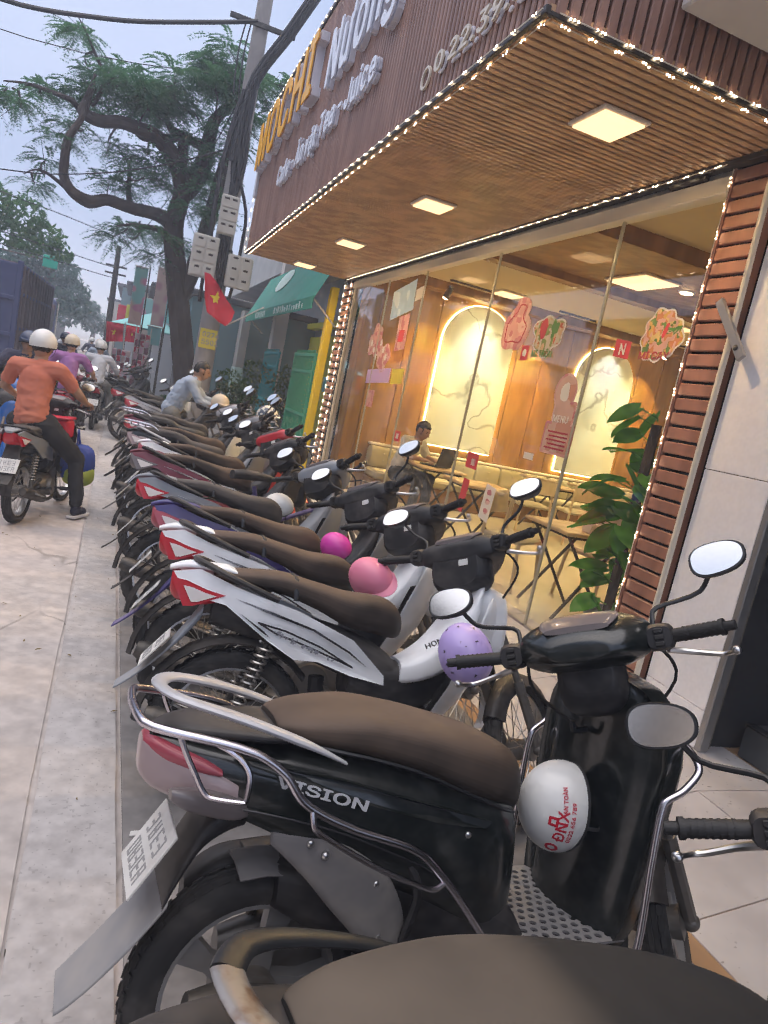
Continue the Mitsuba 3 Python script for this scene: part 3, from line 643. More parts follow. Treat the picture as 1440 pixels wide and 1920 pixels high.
    P.append(('hose', [('', cat([tube([(0.26, -0.14, 0.60), (0.30, -0.165, 0.52), (0.28, -0.16, 0.42), (0.33, -0.14, 0.34)], 0.010, 7), tube([(0.14, -0.10, 0.66), (0.24, -0.14, 0.63), (0.34, -0.15, 0.58)], 0.007, 6)]), 'black_plastic')]))
    P.append(('air_box', [('', loft([(-0.15, 0.44, 0.03, 0.03, 3, 0.09), (-0.05, 0.47, 0.05, 0.06, 3, 0.09), (0.12, 0.48, 0.05, 0.06, 3, 0.09)], 14), 'black_plastic')]))
    # floor board with a grid mat
    P.append(('floor_board', [('', loft([(0.50, 0.335, 0.14, 0.04, 4), (0.62, 0.330, 0.185, 0.04, 4.5), (0.78, 0.330, 0.195, 0.04, 4.5), (0.90, 0.345, 0.17, 0.05, 4)], 22), 'black_matt')]))
    mat_h = sbox(-0.13, -0.165, 0.13, 0.165).buffer(0.02)
    holes = [Point(-0.135 + 0.03 * i + (0.015 if j % 2 else 0), -0.16 + 0.026 * j).buffer(0.0095, quad_segs=2) for i in range(10) for j in range(13)]
    m2 = plate(affinity.translate(mat_h, 0.735, 0).difference(union_all([affinity.translate(h, 0.735, 0) for h in holes])), 0.006, 'xy', 0.376)
    P.append(('floor_mat', [('', m2, 'mud_grey')]))
    # leg shield with an inner face
    rings = []
    for zz, xc, hw, dp in ((0.335, 0.845, 0.17, 0.03), (0.42, 0.865, 0.200, 0.05), (0.55, 0.88, 0.218, 0.07), (0.70, 0.895, 0.232, 0.09), (0.80, 0.905, 0.238, 0.10), (0.875, 0.91, 0.225, 0.10), (0.925, 0.908, 0.195, 0.095), (0.965, 0.895, 0.15, 0.08), (0.985, 0.88, 0.09, 0.06)):
        t = np.linspace(-1, 1, 17); back = np.stack([xc - 0.035 - 0.030 * np.cos(t * 1.5) + 0.045 * np.abs(t) ** 3 - 0.03 * (np.abs(t) > 0.93), t * hw, np.full(17, zz)], 1)
        fr = np.stack([xc + dp * np.sqrt(np.maximum(1 - t ** 2, 0)) ** 1.2 + 0.018, t * hw * 1.0, np.full(17, zz)], 1)
        rings.append(np.vstack([back, fr[::-1]]))
    P.append(('leg_shield', [('', skin(rings), 'inner')]))
    P.append(('front_nose', [('', loft([(0.93, 0.70, 0.17, 0.20, 2.6), (1.00, 0.70, 0.13, 0.20, 2.4), (1.05, 0.70, 0.07, 0.15, 2.2)], 20), 'shield')]))
    if plate_rail: P = [(pn, [(sn, longer(m) if pn in ('seat', 'rear_body', 'trim_strip', 'tail_cover', 'tail_light') else m, sl) for sn, m, sl in sb]) for pn, sb in P]
    P.append(('bag_hook', [('', tube([(0.835, 0, 0.83), (0.795, 0, 0.825), (0.785, 0, 0.85)], 0.008, 7), 'black_clean')]))
    return P


_kind_cache = {}


def bike(name, builder, args, colours, tw, label, cat_, group=None):
    """One motorbike: its parts and sub-parts under its own key, sharing meshes with its kind."""
    ck = (builder.__name__, repr(sorted(args.items())))
    if ck not in _kind_cache:
        made = []
        for pname, subs in builder(**args):
            made.append((pname, [(sn, mikit.ply(m, None, 52 if pname in ('seat', 'rear_body', 'inner_cover', 'leg_shield') else 40), slot) for sn, m, slot in subs]))
        _kind_cache[ck] = made
    t = thing(name, label, cat_, group)
    for pname, subs in _kind_cache[ck]:
        if subs[0][0]:                       # a part that is only made of sub-parts
            pk = key(f'{t}__{pname}')
        else:
            pk = part(t, pname, subs[0][1], colours.get(subs[0][2], subs[0][2]), tw=tw)
        for sn, m, slot in (subs if subs[0][0] else subs[1:]):
            part(pk, sn, m, colours.get(slot, slot), tw=tw)
    return t


ROW = 'motorbikes parked in the row before the cafe'
BASE = {'rim': 'steel', 'spoke': 'spoke_steel', 'metal': 'engine_metal', 'grip': 'grip_rubber', 'fender': 'black_plastic', 'cowl': 'black_plastic', 'seat': 'seat_vinyl', 'panel': 'white_paint', 'turn': 'lens_smoke',
        'decal': 'decal_dark', 'tail': 'lens_red', 'rail': 'black_plastic', 'flap': 'black_matt', 'shield': 'white_paint', 'trim': 'black_plastic', 'inner': 'white_paint'}


def col(**k):
    return {**BASE, **k}
# ---------------------------------------------------------------- ground
def road_col(p, n, uv):
    patch = noise(p.x * 0.9 + 3, p.y * 0.35, 0.0); grain = fbm(p.x * 18, p.y * 18, 1.0, 4); big = fbm(p.x * 1.3, p.y * 0.8, 2.0, 4)
    pink = mix((0.40, 0.35, 0.327), (0.48, 0.425, 0.40), smoothstep(0.3, 0.7, big))
    grey = mix((0.37, 0.335, 0.315), (0.46, 0.42, 0.395), grain)
    c = mix(grey, pink, 0.7 * smoothstep(0.40, 0.55, patch + 0.25 * (big - 0.5)) * (1 - smoothstep(14, 24, p.y)))
    d1, d2, _ = voronoi(p.x * 0.8 + 0.5 * big, p.y * 0.55 + 0.6 * big)
    crack = (1 - smoothstep(0.0, 0.022, d2 - d1)) * smoothstep(0.42, 0.6, fbm(p.x * 0.9, p.y * 0.9, 7.0, 2))
    c = mix(c, (0.16, 0.145, 0.135), 0.6 * crack)
    return c * (0.86 + 0.28 * grain)


def strip_col(p, n, uv):
    g = fbm(p.x * 24, p.y * 24, 3.0, 4); b = fbm(p.x * 2.2, p.y * 1.1, 5.0, 4); sp = noise(p.x * 90, p.y * 90, 0.0)
    c = mix((0.34, 0.32, 0.312), (0.43, 0.41, 0.402), smoothstep(0.25, 0.75, 0.6 * b + 0.4 * g))
    return mix(c, (0.13, 0.12, 0.115), 0.3 * smoothstep(0.82, 0.95, sp)) * (0.9 + 0.2 * g)


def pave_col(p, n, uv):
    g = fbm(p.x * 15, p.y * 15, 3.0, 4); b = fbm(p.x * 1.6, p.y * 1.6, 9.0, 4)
    c = mix((0.17, 0.162, 0.16), (0.27, 0.255, 0.25), smoothstep(0.25, 0.75, 0.5 * b + 0.5 * g))  # base tone lowered as painted shade beneath the parked row
    oil_shade = smoothstep(0.60, 0.75, fbm(p.x * 2.4, p.y * 2.4, 13.0, 3))  # random oil blotches, darkened to stand in for contact shadows under the bikes
    return mix(c, (0.09, 0.085, 0.08), 0.55 * oil_shade)


ROUGH = {'type': 'principled', 'roughness': 0.85, 'specular': 0.3}
bumped('road_mat', {**ROUGH, 'base_color': proc(road_col)}, lambda p, n, uv: fbm(p.x * 30, p.y * 30, 0.0, 4) + 0.8 * fbm(p.x * 5, p.y * 4, 0.0, 2), 0.008)
bumped('strip_mat', {**ROUGH, 'base_color': proc(strip_col)}, lambda p, n, uv: fbm(p.x * 40, p.y * 40, 0.0, 4) + 0.6 * fbm(p.x * 6, p.y * 5, 0.0, 2), 0.006)
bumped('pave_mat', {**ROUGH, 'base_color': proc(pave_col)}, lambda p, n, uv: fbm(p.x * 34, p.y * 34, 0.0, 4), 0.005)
def wavy_slab(xa, xb, y0, y1, z0, z1, seed, amp=0.012, step=0.12):
    ys = np.arange(y0, y1 + step, step); r = lambda s: amp * (meshkit.fbm(np.stack([ys * 1.7, ys * 0 + s, ys * 0], 1), 3, seed) - 0.5) * 2
    a = np.interp(ys, [0, 16, 300], xa) + r(0.3); b = np.interp(ys, [0, 16, 300], xb) + r(5.3); n = len(ys)
    v = np.vstack([np.stack([a, ys, a * 0 + z1], 1), np.stack([b, ys, b * 0 + z1], 1), np.stack([a, ys, a * 0 + z0], 1), np.stack([b, ys, b * 0 + z0], 1)])
    f = []
    for i in range(n - 1):
        f += [(i, n + i, n + i + 1), (i, n + i + 1, i + 1), (2 * n + i, i, i + 1), (2 * n + i, i + 1, 2 * n + i + 1), (n + i, 3 * n + i, 3 * n + i + 1), (n + i, 3 * n + i + 1, n + i + 1)]
    return tm(v, f)


solo('ground', bx(-150, 150, -30, 300, -0.6, -0.012), 'road_mat', kind='structure')
solo('road', wavy_slab([-4.6, -4.6, -4.6], [-0.074, -0.316, -0.92], -6, 260, -0.3, 0.0, 21, 0.010, 0.25), 'road_mat', kind='structure')


# gutter strip cast in lengths with open joints, then the parking pavement a little lower
kerb = thing('kerb_strip', kind='structure')
yy = -1.0
rs = np.random.RandomState(5)
while yy < 60:
    L_ = rs.uniform(1.9, 2.6) if yy > 0.5 else 2.72
    part(kerb, 'slab', wavy_slab([-0.06, -0.30, -0.9], [0.205, -0.085, -0.6], yy, yy + L_ - 0.018, -0.05, 0.012 + rs.uniform(-0.002, 0.003), 3 + int(yy * 7) % 50, 0.009), 'strip_mat')
    yy += L_
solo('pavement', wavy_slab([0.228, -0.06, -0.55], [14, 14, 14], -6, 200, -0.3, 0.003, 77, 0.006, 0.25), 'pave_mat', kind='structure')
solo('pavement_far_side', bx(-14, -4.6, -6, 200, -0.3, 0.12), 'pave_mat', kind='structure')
lit = [plate([(0, 0), (0.045, 0.01), (0.04, 0.03), (0.005, 0.025)], 0.004, 'xy', 0.006)]
solo('paper_scrap', moved(lit[0], (0.21, 2.16, 0.0)), 'plate_white', 'small pale scrap of paper on the ground beside the kerb joint', 'litter')

# ---------------------------------------------------------------- tiled ramp before the shops
def tile_col(p, n, uv):
    g = fbm(p.x * 3, p.y * 3, p.z * 3, 4); s = noise(p.x * 60, p.y * 60, p.z * 60)
    c = mix((0.40, 0.375, 0.37), (0.55, 0.525, 0.515), smoothstep(0.25, 0.75, g))
    return mix(c, (0.16, 0.14, 0.13), 0.6 * smoothstep(0.86, 0.94, s) * smoothstep(0.4, 0.6, g))


M_('floor_tile', proc(tile_col), 0.35)
M_('wall_tile', proc(lambda p, n, uv: mix((0.78, 0.765, 0.77), (0.86, 0.85, 0.85), fbm(p.x * 2, p.y * 2, p.z * 1.2, 3)) * (0.97 + 0.06 * noise(p.y * 70, p.z * 70))), 0.22, clearcoat=0.3)
M_('grout', (0.20, 0.17, 0.13), 0.9)
M_('grout_orange', (0.36, 0.22, 0.12), 0.9)
ramp = thing('tiled_ramp', kind='structure')
RX0, RX1, RX2, RZ = 2.02, 2.62, 3.0, 0.13
pts = [(1.93, -0.3), (1.93, 0.004), (RX0, 0.006), (RX1, RZ - 0.006), (10.0, RZ - 0.006), (10.0, -0.3)]
part(ramp, 'bed', tm(*(lambda m: (m.vertices + [0, 4.2, 0], m.faces))(plate(pts, 14.2, 'xz'))), 'grout_orange', False)
yy = -2.6
while yy < 11.2:
    for (x0, z0, x1, z1) in ((RX0 + 0.003, 0.006, RX1 - 0.003, RZ - 0.004), (RX1 + 0.003, RZ - 0.004, RX2 + 0.18, RZ - 0.004)):
        jz = rs.uniform(-0.001, 0.001)
        m = tm([(x0, yy + 0.003, z0 - 0.01), (x1, yy + 0.003, z1 - 0.01), (x1, yy + 0.597, z1 - 0.01), (x0, yy + 0.597, z0 - 0.01), (x0, yy + 0.003, z0 + 0.006 + jz), (x1, yy + 0.003, z1 + 0.006 + jz), (x1, yy + 0.597, z1 + 0.006 + jz), (x0, yy + 0.597, z0 + 0.006 + jz)],
               [(0, 2, 1), (0, 3, 2), (4, 5, 6), (4, 6, 7), (0, 1, 5), (0, 5, 4), (1, 2, 6), (1, 6, 5), (2, 3, 7), (2, 7, 6), (3, 0, 4), (3, 4, 7)])
        part(ramp, 'tile', m, 'floor_tile', False)
    yy += 0.6

# ---------------------------------------------------------------- cafe shell
XF, XG = 1.36, 2.96            # front of the canopy, glass
YA, YB = 2.85, 11.05           # its two ends
ZS, ZT = 3.2, 5.08
def wood_col(a, b):
    def fn(p, n, uv):
        g = fbm(p.x * 9 + p.y * 3, p.y * 9, p.z * 1.6, 4)
        return mix(a, b, smoothstep(0.25, 0.75, g))
    return proc(fn)


M_('slat_brown', wood_col((0.35, 0.205, 0.108), (0.48, 0.29, 0.155)), 0.42)  # same wood as the fascia, warm lamp glow put into its golden colour
M_('slat_front', wood_col((0.215, 0.112, 0.082), (0.30, 0.165, 0.122)), 0.45)  # same wood as the soffit, coloured darker to show blue sky light
M_('slat_red', wood_col((0.235, 0.110, 0.075), (0.32, 0.155, 0.108)), 0.42)
M_('gap_dark', (0.018, 0.012, 0.010), 0.8)
M_('cream_paint', (0.60, 0.55, 0.45), 0.5)
M_('plaster', proc(lambda p, n, uv: mix((0.50, 0.47, 0.44), (0.60, 0.57, 0.54), fbm(p.x * 2, p.y * 2, p.z * 2, 4))), 0.8)
M_('plaster_grey', proc(lambda p, n, uv: mix((0.26, 0.27, 0.27), (0.40, 0.40, 0.39), fbm(p.x * 1.5, p.y * 1.5, p.z * 1.5, 4))), 0.85)
M_('alu_frame', (0.36, 0.35, 0.34), 0.35, 0.7)
M_('dark_frame', (0.035, 0.028, 0.024), 0.4)
canopy = thing('slatted_canopy', 'brown slatted signboard canopy over the cafe front with lit underside', 'canopy')
part(canopy, 'core', bx(XF + 0.03, XG + 0.10, YA + 0.03, YB - 0.03, ZS + 0.03, ZT - 0.03), 'gap_dark', False)
ny = int((YB - YA) / 0.06); pit = (YB - YA) / ny
slat_u = mikit.ply(bx(XF + 0.012, XG - 0.01, -pit * 0.34, pit * 0.34, ZS, ZS + 0.035, 0.004), None, False)
slat_f = mikit.ply(bx(XF, XF + 0.035, -pit * 0.33, pit * 0.33, ZS - 0.004, ZT, 0.006), None, False)
for i in range(ny):
    tw = T().translate([0, YA + pit * (i + 0.5), 0])
    part(canopy, 'soffit_slat', slat_u, 'slat_brown', tw=tw)
    part(canopy, 'fascia_slat', slat_f, 'slat_front', tw=tw)
nx = int((XG + 0.1 - XF) / 0.062)
for i in range(nx):
    x = XF + 0.04 + 0.062 * i
    part(canopy, 'end_slat', bx(x, x + 0.048, YA, YA + 0.032, ZS - 0.002, ZT, 0.006), 'slat_front', False)
    if i % 2 == 0: part(canopy, 'far_end_slat', bx(x, x + 0.11, YB - 0.032, YB, ZS - 0.002, ZT, 0.006), 'slat_brown', False)
part(canopy, 'top_trim', bx(XF - 0.015, XF + 0.06, YA - 0.012, YB + 0.012, ZT + 0.001, ZT + 0.05, 0.006), 'dark_frame', False)
part(canopy, 'bottom_trim', bx(XF - 0.014, XF + 0.011, YA - 0.012, YB + 0.012, ZS - 0.022, ZS + 0.012, 0.003), 'dark_frame', False)
part(canopy, 'end_trim', bx(XF + 0.012, XG + 0.1, YA - 0.010, YA + 0.012, ZS - 0.022, ZS - 0.003, 0.003), 'dark_frame', False)
part(canopy, 'wall_trim', bx(XG - 0.075, XG - 0.012, YA + 0.2, YB - 0.05, ZS - 0.035, ZS - 0.002, 0.004), 'dark_frame', False)

cafe = thing('cafe_building', 'cafe with a full glass front and brown wood slat columns', 'building')
part(cafe, 'upper_wall', bx(XG + 0.12, 9.2, 3.02, 11.15, 3.62, 8.6), 'plaster', False)
part(cafe, 'lintel', bx(XG - 0.012, XG + 0.10, 3.37, 10.62, 3.13, ZS + 0.02, 0.004), 'alu_frame', False)
part(cafe, 'door_head', bx(XG - 0.045, XG + 0.055, 3.37, 10.58, 3.035, 3.128, 0.006), 'cream_paint', False)
part(cafe, 'door_sensor', bx(XG - 0.055, XG - 0.014, 3.56, 3.86, 3.135, 3.185, 0.008), 'dark_frame', False)
# the near slat column
part(cafe, 'near_column', bx(XG + 0.005, XG + 0.20, 3.07, 3.362, RZ, 3.18), 'gap_dark', False)
z, k = RZ + 0.02, 0
while z < 3.15:
    part(cafe, 'column_slat', bx(XG - 0.022 + rs.uniform(-0.002, 0.002), XG + 0.010, 3.078, 3.356, z, min(z + 0.068, 3.175), 0.005), 'slat_red', False)
    z += 0.084
for y0 in (3.060, 3.357):
    part(cafe, 'column_edge', bx(XG - 0.03, XG + 0.03, y0, y0 + 0.017, RZ, 3.18, 0.003), 'slat_red', False)
# the far slat column: slats turned out like louvres
part(cafe, 'far_column', bx(XG + 0.005, XG + 0.2, 10.64, 11.08, RZ, 3.18), 'gap_dark', False)
z = RZ + 0.02
while z < 3.15:
    part(cafe, 'column_slat', bx(XG - 0.03, XG + 0.010, 10.66, 11.07, z, min(z + 0.07, 3.17), 0.005), 'slat_red', False)
    z += 0.10
for (y0, y1) in ((10.56, 10.635), (10.48, 10.53)):
    part(cafe, 'door_jamb', bx(XG - 0.03, XG + 0.06, y0, y1, RZ, 3.03, 0.004), 'dark_frame' if y0 > 10.5 else 'cream_paint', False)
# glass in frameless sheets with edge strips
scene['pane_glass'] = {'type': 'thindielectric', 'int_ior': 1.5}
M_('glass_edge', (0.42, 0.40, 0.30), 0.25, 0.3)
SEAMS = [3.378, 4.30, 6.03, 7.75, 9.02, 10.475]
for a, b in zip(SEAMS[:-1], SEAMS[1:]):
    pk = part(cafe, 'glass_pane', tm([(XG, a + 0.006, RZ + 0.02), (XG, b - 0.006, RZ + 0.02), (XG, b - 0.006, 3.033), (XG, a + 0.006, 3.033)], [(0, 1, 2), (0, 2, 3)]), 'pane_glass', False)
    for y in (a, b - 0.012):
        part(pk, 'edge_strip', bx(XG - 0.008, XG + 0.008, y + 0.0005, y + 0.0115, RZ + 0.02, 3.032), 'glass_edge', False)
    part(pk, 'floor_rail', bx(XG - 0.014, XG + 0.014, a + 0.015, b - 0.015, RZ + 0.004, RZ + 0.022), 'alu_frame', False)
# shell of the room
def marble(p, n, uv):
    w = fbm(p.x * 1.4, p.y * 1.4, p.z * 1.4, 4); v = dr.abs(fbm(p.x * 1.1 + 2.2 * w, p.y, p.z * 0.9 + 1.7 * w, 4) - 0.5)
    c = mix((0.64, 0.67, 0.60), (0.74, 0.77, 0.70), w)
    return mix((0.25, 0.25, 0.21), c, smoothstep(0.0, 0.035, v) * 0.6 + 0.4)


M_('marble', proc(marble), 0.3)
M_('wall_wood', wood_col((0.22, 0.105, 0.026), (0.31, 0.16, 0.045)), 0.5)
M_('beam_wood', wood_col((0.17, 0.085, 0.028), (0.26, 0.135, 0.05)), 0.5)
M_('room_floor', proc(lambda p, n, uv: mix((0.40, 0.36, 0.27), (0.48, 0.44, 0.34), fbm(p.x * 2, p.y * 2, 0.0, 3))), 0.3)
M_('ceiling_cream', (0.50, 0.42, 0.27), 0.75)
part(cafe, 'room_floor', bx(XG + 0.185, 9.0, 3.1, 10.3, RZ - 0.04, RZ + 0.003), 'room_floor', False)
sw = part(cafe, 'side_wall', bx(3.0, 9.0, 9.93, 10.3, RZ + 0.003, 3.6), 'wall_wood', False)
for i in range(13):
    x = 3.2 + 0.46 * i
    part(sw, 'panel', bx(x + 0.006, x + 0.454, 9.912, 9.931, 0.15, 3.29, 0.004), 'wall_wood', False)
part(cafe, 'back_wall', bx(9.0, 9.2, 3.1, 10.3, RZ, 3.6), 'plaster', False)
part(cafe, 'near_wall', bx(XG + 0.2, 9.0, 3.02, 3.12, RZ, 3.6), 'ceiling_cream', False)
part(cafe, 'ceiling', bx(XG + 0.10, 9.0, 3.12, 9.93, 3.32, 3.60), 'ceiling_cream', False)
for (y0, y1, z0) in ((5.15, 5.40, 3.18), (5.40, 6.95, 3.26), (6.95, 7.15, 3.18), (9.6, 9.91, 3.20)):
    part(cafe, 'ceiling_beam', bx(XG + 0.12, 8.98, y0, y1, z0, 3.319), 'beam_wood', False)
part(cafe, 'rear_doorway', bx(8.95, 8.995, 4.2, 5.4, RZ + 0.01, 2.4, 0.01), 'dark_frame', False)

# ---------------------------------------------------------------- lamps
WARM = np.array([1.0, 0.66, 0.31])
M_('lamp_rim', (0.62, 0.56, 0.47), 0.5)
WARM_IN = np.array([1.0, 0.74, 0.33])
def panel_lamp(x, y, z, sx, sy, power, label, name='ceiling_panel_lamp', group=None, warm=None):
    t = thing(name, label, 'ceiling lamp', group)
    part(t, 'frame', bx(x - sx / 2 - 0.022, x + sx / 2 + 0.022, y - sy / 2 - 0.022, y + sy / 2 + 0.022, z - 0.022, z - 0.001, 0.006), 'lamp_rim', False)
    part(t, 'diffuser', bx(x - sx / 2, x + sx / 2, y - sy / 2, y + sy / 2, z - 0.034, z - 0.0225), 'lamp_rim', False, **emit(np.array([1.0, 0.60, 0.29]) * 0.44))
    k_ = (WARM if warm is None else warm) * power * sx * sy      # the lamp's own downward light
    scene[key('lamp_beam')] = {'type': 'spot', 'to_world': T().look_at(origin=[x, y, z - 0.036], target=[x, y, 0], up=[1, 0, 0]), 'intensity': {'type': 'rgb', 'value': k_.tolist()}, 'cutoff_angle': 86, 'beam_width': 30}


PW = 26
for y, lb in ((3.49, 'square lamp on the slatted canopy nearest the camera'), (5.85, 'square lamp on the slatted canopy, second from the camera'), (8.28, 'square lamp on the slatted canopy, third from the camera'), (10.62, 'square lamp at the far end of the slatted canopy')):
    panel_lamp(2.155, y, ZS, 0.25, 0.29, PW, lb, group='square lamps under the canopy')
panel_lamp(4.75, 6.35, 3.26, 0.42, 0.62, 25, 'bright square lamp in the wooden ceiling inside the cafe', 'room_panel_lamp', warm=WARM_IN)
panel_lamp(4.75, 9.2, 3.32, 0.34, 0.34, 24, 'square lamp inside the cafe above the tall arched panel', 'room_panel_lamp', warm=WARM_IN)
panel_lamp(6.9, 8.2, 3.32, 0.34, 0.34, 24, 'square lamp deeper inside the cafe', 'room_panel_lamp', warm=WARM_IN)
dl = thing('round_downlight', 'small round downlight beside the bright square lamp inside the cafe', 'ceiling lamp')
part(dl, 'rim', moved(lathe([(0.0, -0.012), (0.075, -0.012), (0.088, 0.0), (0.0, 0.0)], 24, 'z'), (5.25, 6.25, 3.258)), 'lamp_rim')
part(dl, 'diffuser', moved(lathe([(0.0, -0.020), (0.062, -0.020), (0.062, -0.0125), (0.0, -0.0125)], 20, 'z'), (5.25, 6.25, 3.258)), 'lamp_rim', **emit(WARM * 15))
# track spots that graze the side wall
def track_spot(x, label):
    t = thing('track_spot', label, 'spotlight', 'spotlights above the arched panels')
    part(t, 'rail', bx(x - 0.03, x + 0.62, 9.34, 9.37, 3.295, 3.318), 'dark_frame', False)
    part(t, 'can', rod((x, 9.33, 3.22), (x - 0.02, 9.42, 3.08), 0.04, 0.046, 14), 'dark_frame')
    part(t, 'lens', moved(lathe([(0.0, -0.002), (0.036, -0.002), (0.036, 0.002), (0.0, 0.002)], 16, 'z'), (x - 0.0215, 9.428, 3.068), rot([1, 0, 0], 35)), 'lamp_rim', **emit(WARM * 22))
    k = key('spot_beam')
    scene[k] = {'type': 'spot', 'to_world': T().look_at(origin=[x - 0.025, 9.44, 3.05], target=[x - 0.02, 9.93, 1.9], up=[1, 0, 0]), 'intensity': {'type': 'rgb', 'value': [7.0, 4.5, 1.2]}, 'cutoff_angle': 34, 'beam_width': 14}


for x, lb in ((3.95, 'spotlight left of the first arched panel'), (5.75, 'spotlight between the two arched panels'), (7.85, 'spotlight right of the second arched panel')):
    track_spot(x, lb)
# backlit marble arches
def arch(x0, x1, z0, z1, label):
    t = thing('arched_wall_panel', label, 'wall panel', 'backlit marble arches'); r = (x1 - x0) / 2; cx = (x0 + x1) / 2
    o = sbox(x0, z0, x1, z1 - r).union(Point(cx, z1 - r).buffer(r, quad_segs=18))
    part(t, 'marble_face', plate(o, 0.03, 'xz', 9.865), 'marble', 20)
    part(t, 'glow_strip', plate(o.buffer(0.016).difference(o.buffer(-0.012)), 0.012, 'xz', 9.888), 'lamp_rim', False, **emit(np.array([1.0, 0.80, 0.30]) * 4.5))
    scene[key('arch_beam')] = {'type': 'spot', 'to_world': T().look_at(origin=[cx, 9.5, 3.28], target=[cx, 9.85, 2.2], up=[1, 0, 0]), 'intensity': {'type': 'rgb', 'value': [5.4, 6.0, 4.3]}, 'cutoff_angle': 30, 'beam_width': 8}
    lamp = thing('arch_downlight', f'small downlight over the {"first" if x0 < 5 else "second"} arched panel', 'ceiling lamp', 'downlights over the arched panels')
    part(lamp, 'rim', moved(lathe([(0.0, -0.014), (0.035, -0.014), (0.045, 0.0), (0.0, 0.0)], 18, 'z'), (cx, 9.5, 3.318)), 'lamp_rim')


arch(4.20, 5.38, 1.02, 3.16, 'taller-looking backlit marble arch on the wooden wall, nearer the street')
arch(6.60, 7.70, 0.98, 3.06, 'backlit marble arch on the wooden wall, farther from the street')

# LED strings: three-bulb modules along the edges
def led_string(pts, label, pitch=0.17, power=5.0, bulb=0.0048, gap=0.018, per=3):
    t = thing('led_light_string', label, 'string lights', 'warm LED strings along the cafe front')
    P = np.array(pts, float); seg = np.linalg.norm(np.diff(P, axis=0), axis=1); tot = seg.sum(); d = np.r_[0, np.cumsum(seg)]
    at = lambda s: np.array([np.interp(s, d, P[:, k]) for k in range(3)])
    bulbs, boxes = [], []
    r_ = np.random.RandomState(len(scene) % 1000); s = 0.05
    one = trimesh.creation.icosphere(0, bulb)
    while s < tot - 0.06:
        for k in range(per):
            o = at(s + gap * k) + r_.uniform(-0.003, 0.003, 3); bulbs.append(tm(one.vertices + o, one.faces))
        s += pitch * r_.uniform(0.93, 1.07)
    part(t, 'wire', tube([p for p in P], 0.003, 5, 1), 'cream_paint')
    part(t, 'bulb', cat(bulbs), 'lamp_rim', False, kind='stuff', **emit(np.array([1.0, 0.80, 0.52]) * power))


ED = XF - 0.022
led_string([(ED, YA, ZS - 0.006), (ED, YB, ZS - 0.006)], 'LED string along the lower front edge of the canopy, outer row', 0.165)
led_string([(XF + 0.035, YA + 0.03, ZS - 0.012), (XF + 0.035, YB, ZS - 0.012)], 'LED string along the lower front edge of the canopy, inner row', 0.165)
led_string([(ED - 0.002, YA, ZT + 0.02), (ED - 0.002, YB, ZT + 0.02)], 'LED string along the upper front edge of the canopy', 0.17)
led_string([(ED - 0.006, YB + 0.01, ZS), (ED - 0.006, YB + 0.01, ZT)], 'LED string up the far vertical edge of the canopy', 0.13)
led_string([(XF + 0.05, YA - 0.018, ZS - 0.006), (XG + 0.08, YA - 0.018, ZS - 0.006)], 'LED string along the near end of the canopy, upper row', 0.145, bulb=0.006)
led_string([(XF + 0.05, YA + 0.045, ZS - 0.012), (XG + 0.0, YA + 0.045, ZS - 0.012)], 'LED string along the near end of the canopy, lower row', 0.145, bulb=0.006)
led_string([(XG - 0.086, YA + 0.52, ZS - 0.03), (XG - 0.086, YB - 0.2, ZS - 0.03)], 'LED string where the canopy meets the glass front', 0.13)
led_string([(XG - 0.038, 3.366, ZS - 0.04), (XG - 0.038, 3.366, RZ + 0.05)], 'LED string down the left edge of the near slat column', 0.145)
led_string([(XG - 0.038, 3.068, 2.92), (XG - 0.038, 3.068, RZ + 0.05)], 'LED string down the right edge of the near slat column', 0.145)
led_string([(XG - 0.045, 11.05, ZS - 0.04), (XG - 0.045, 11.05, RZ + 0.05)], 'LED string down the right side of the far slat column', 0.12, bulb=0.007)
led_string([(XG - 0.045, 10.70, ZS - 0.04), (XG - 0.045, 10.70, RZ + 0.05)], 'LED string down the left side of the far slat column', 0.12, bulb=0.007)

# ---------------------------------------------------------------- lettering on the canopy
M_('letter_yellow', (0.85, 0.42, 0.02), 0.4)
M_('letter_white', (0.74, 0.78, 0.86), 0.4)
M_('letter_side', (0.62, 0.62, 0.68), 0.45)
def sign(name, text, y, z, h, face, label, width=None, depth=0.05, bold=True, each=True):
    t = thing(name, label, 'sign lettering'); full = meshkit.text_mesh(text, h, 0.01, bold); st = (width / full.extents[0]) if width else 1.0
    pos = y
    for ch in text:
        if ch == ' ': pos -= h * 0.3 * st; continue
        m = text_on(ch, h, (XF - depth - 0.012, pos, z), (0, -1, 0), (0, 0, 1), 0.012, bold, st)
        s_ = text_on(ch, h, (XF - 0.001, pos, z), (0, -1, 0), (0, 0, 1), depth - 0.004, bold, st)
        kk = part(t, 'letter', s_, 'letter_side', False)
        part(kk, 'face', moved(m, (-0.0, 0, 0)), face, False)
        ink = meshkit.text_mesh(ch, h, 0.01, bold)
        pos -= (ink.bounds[1][0] + 0.13 * h) * st


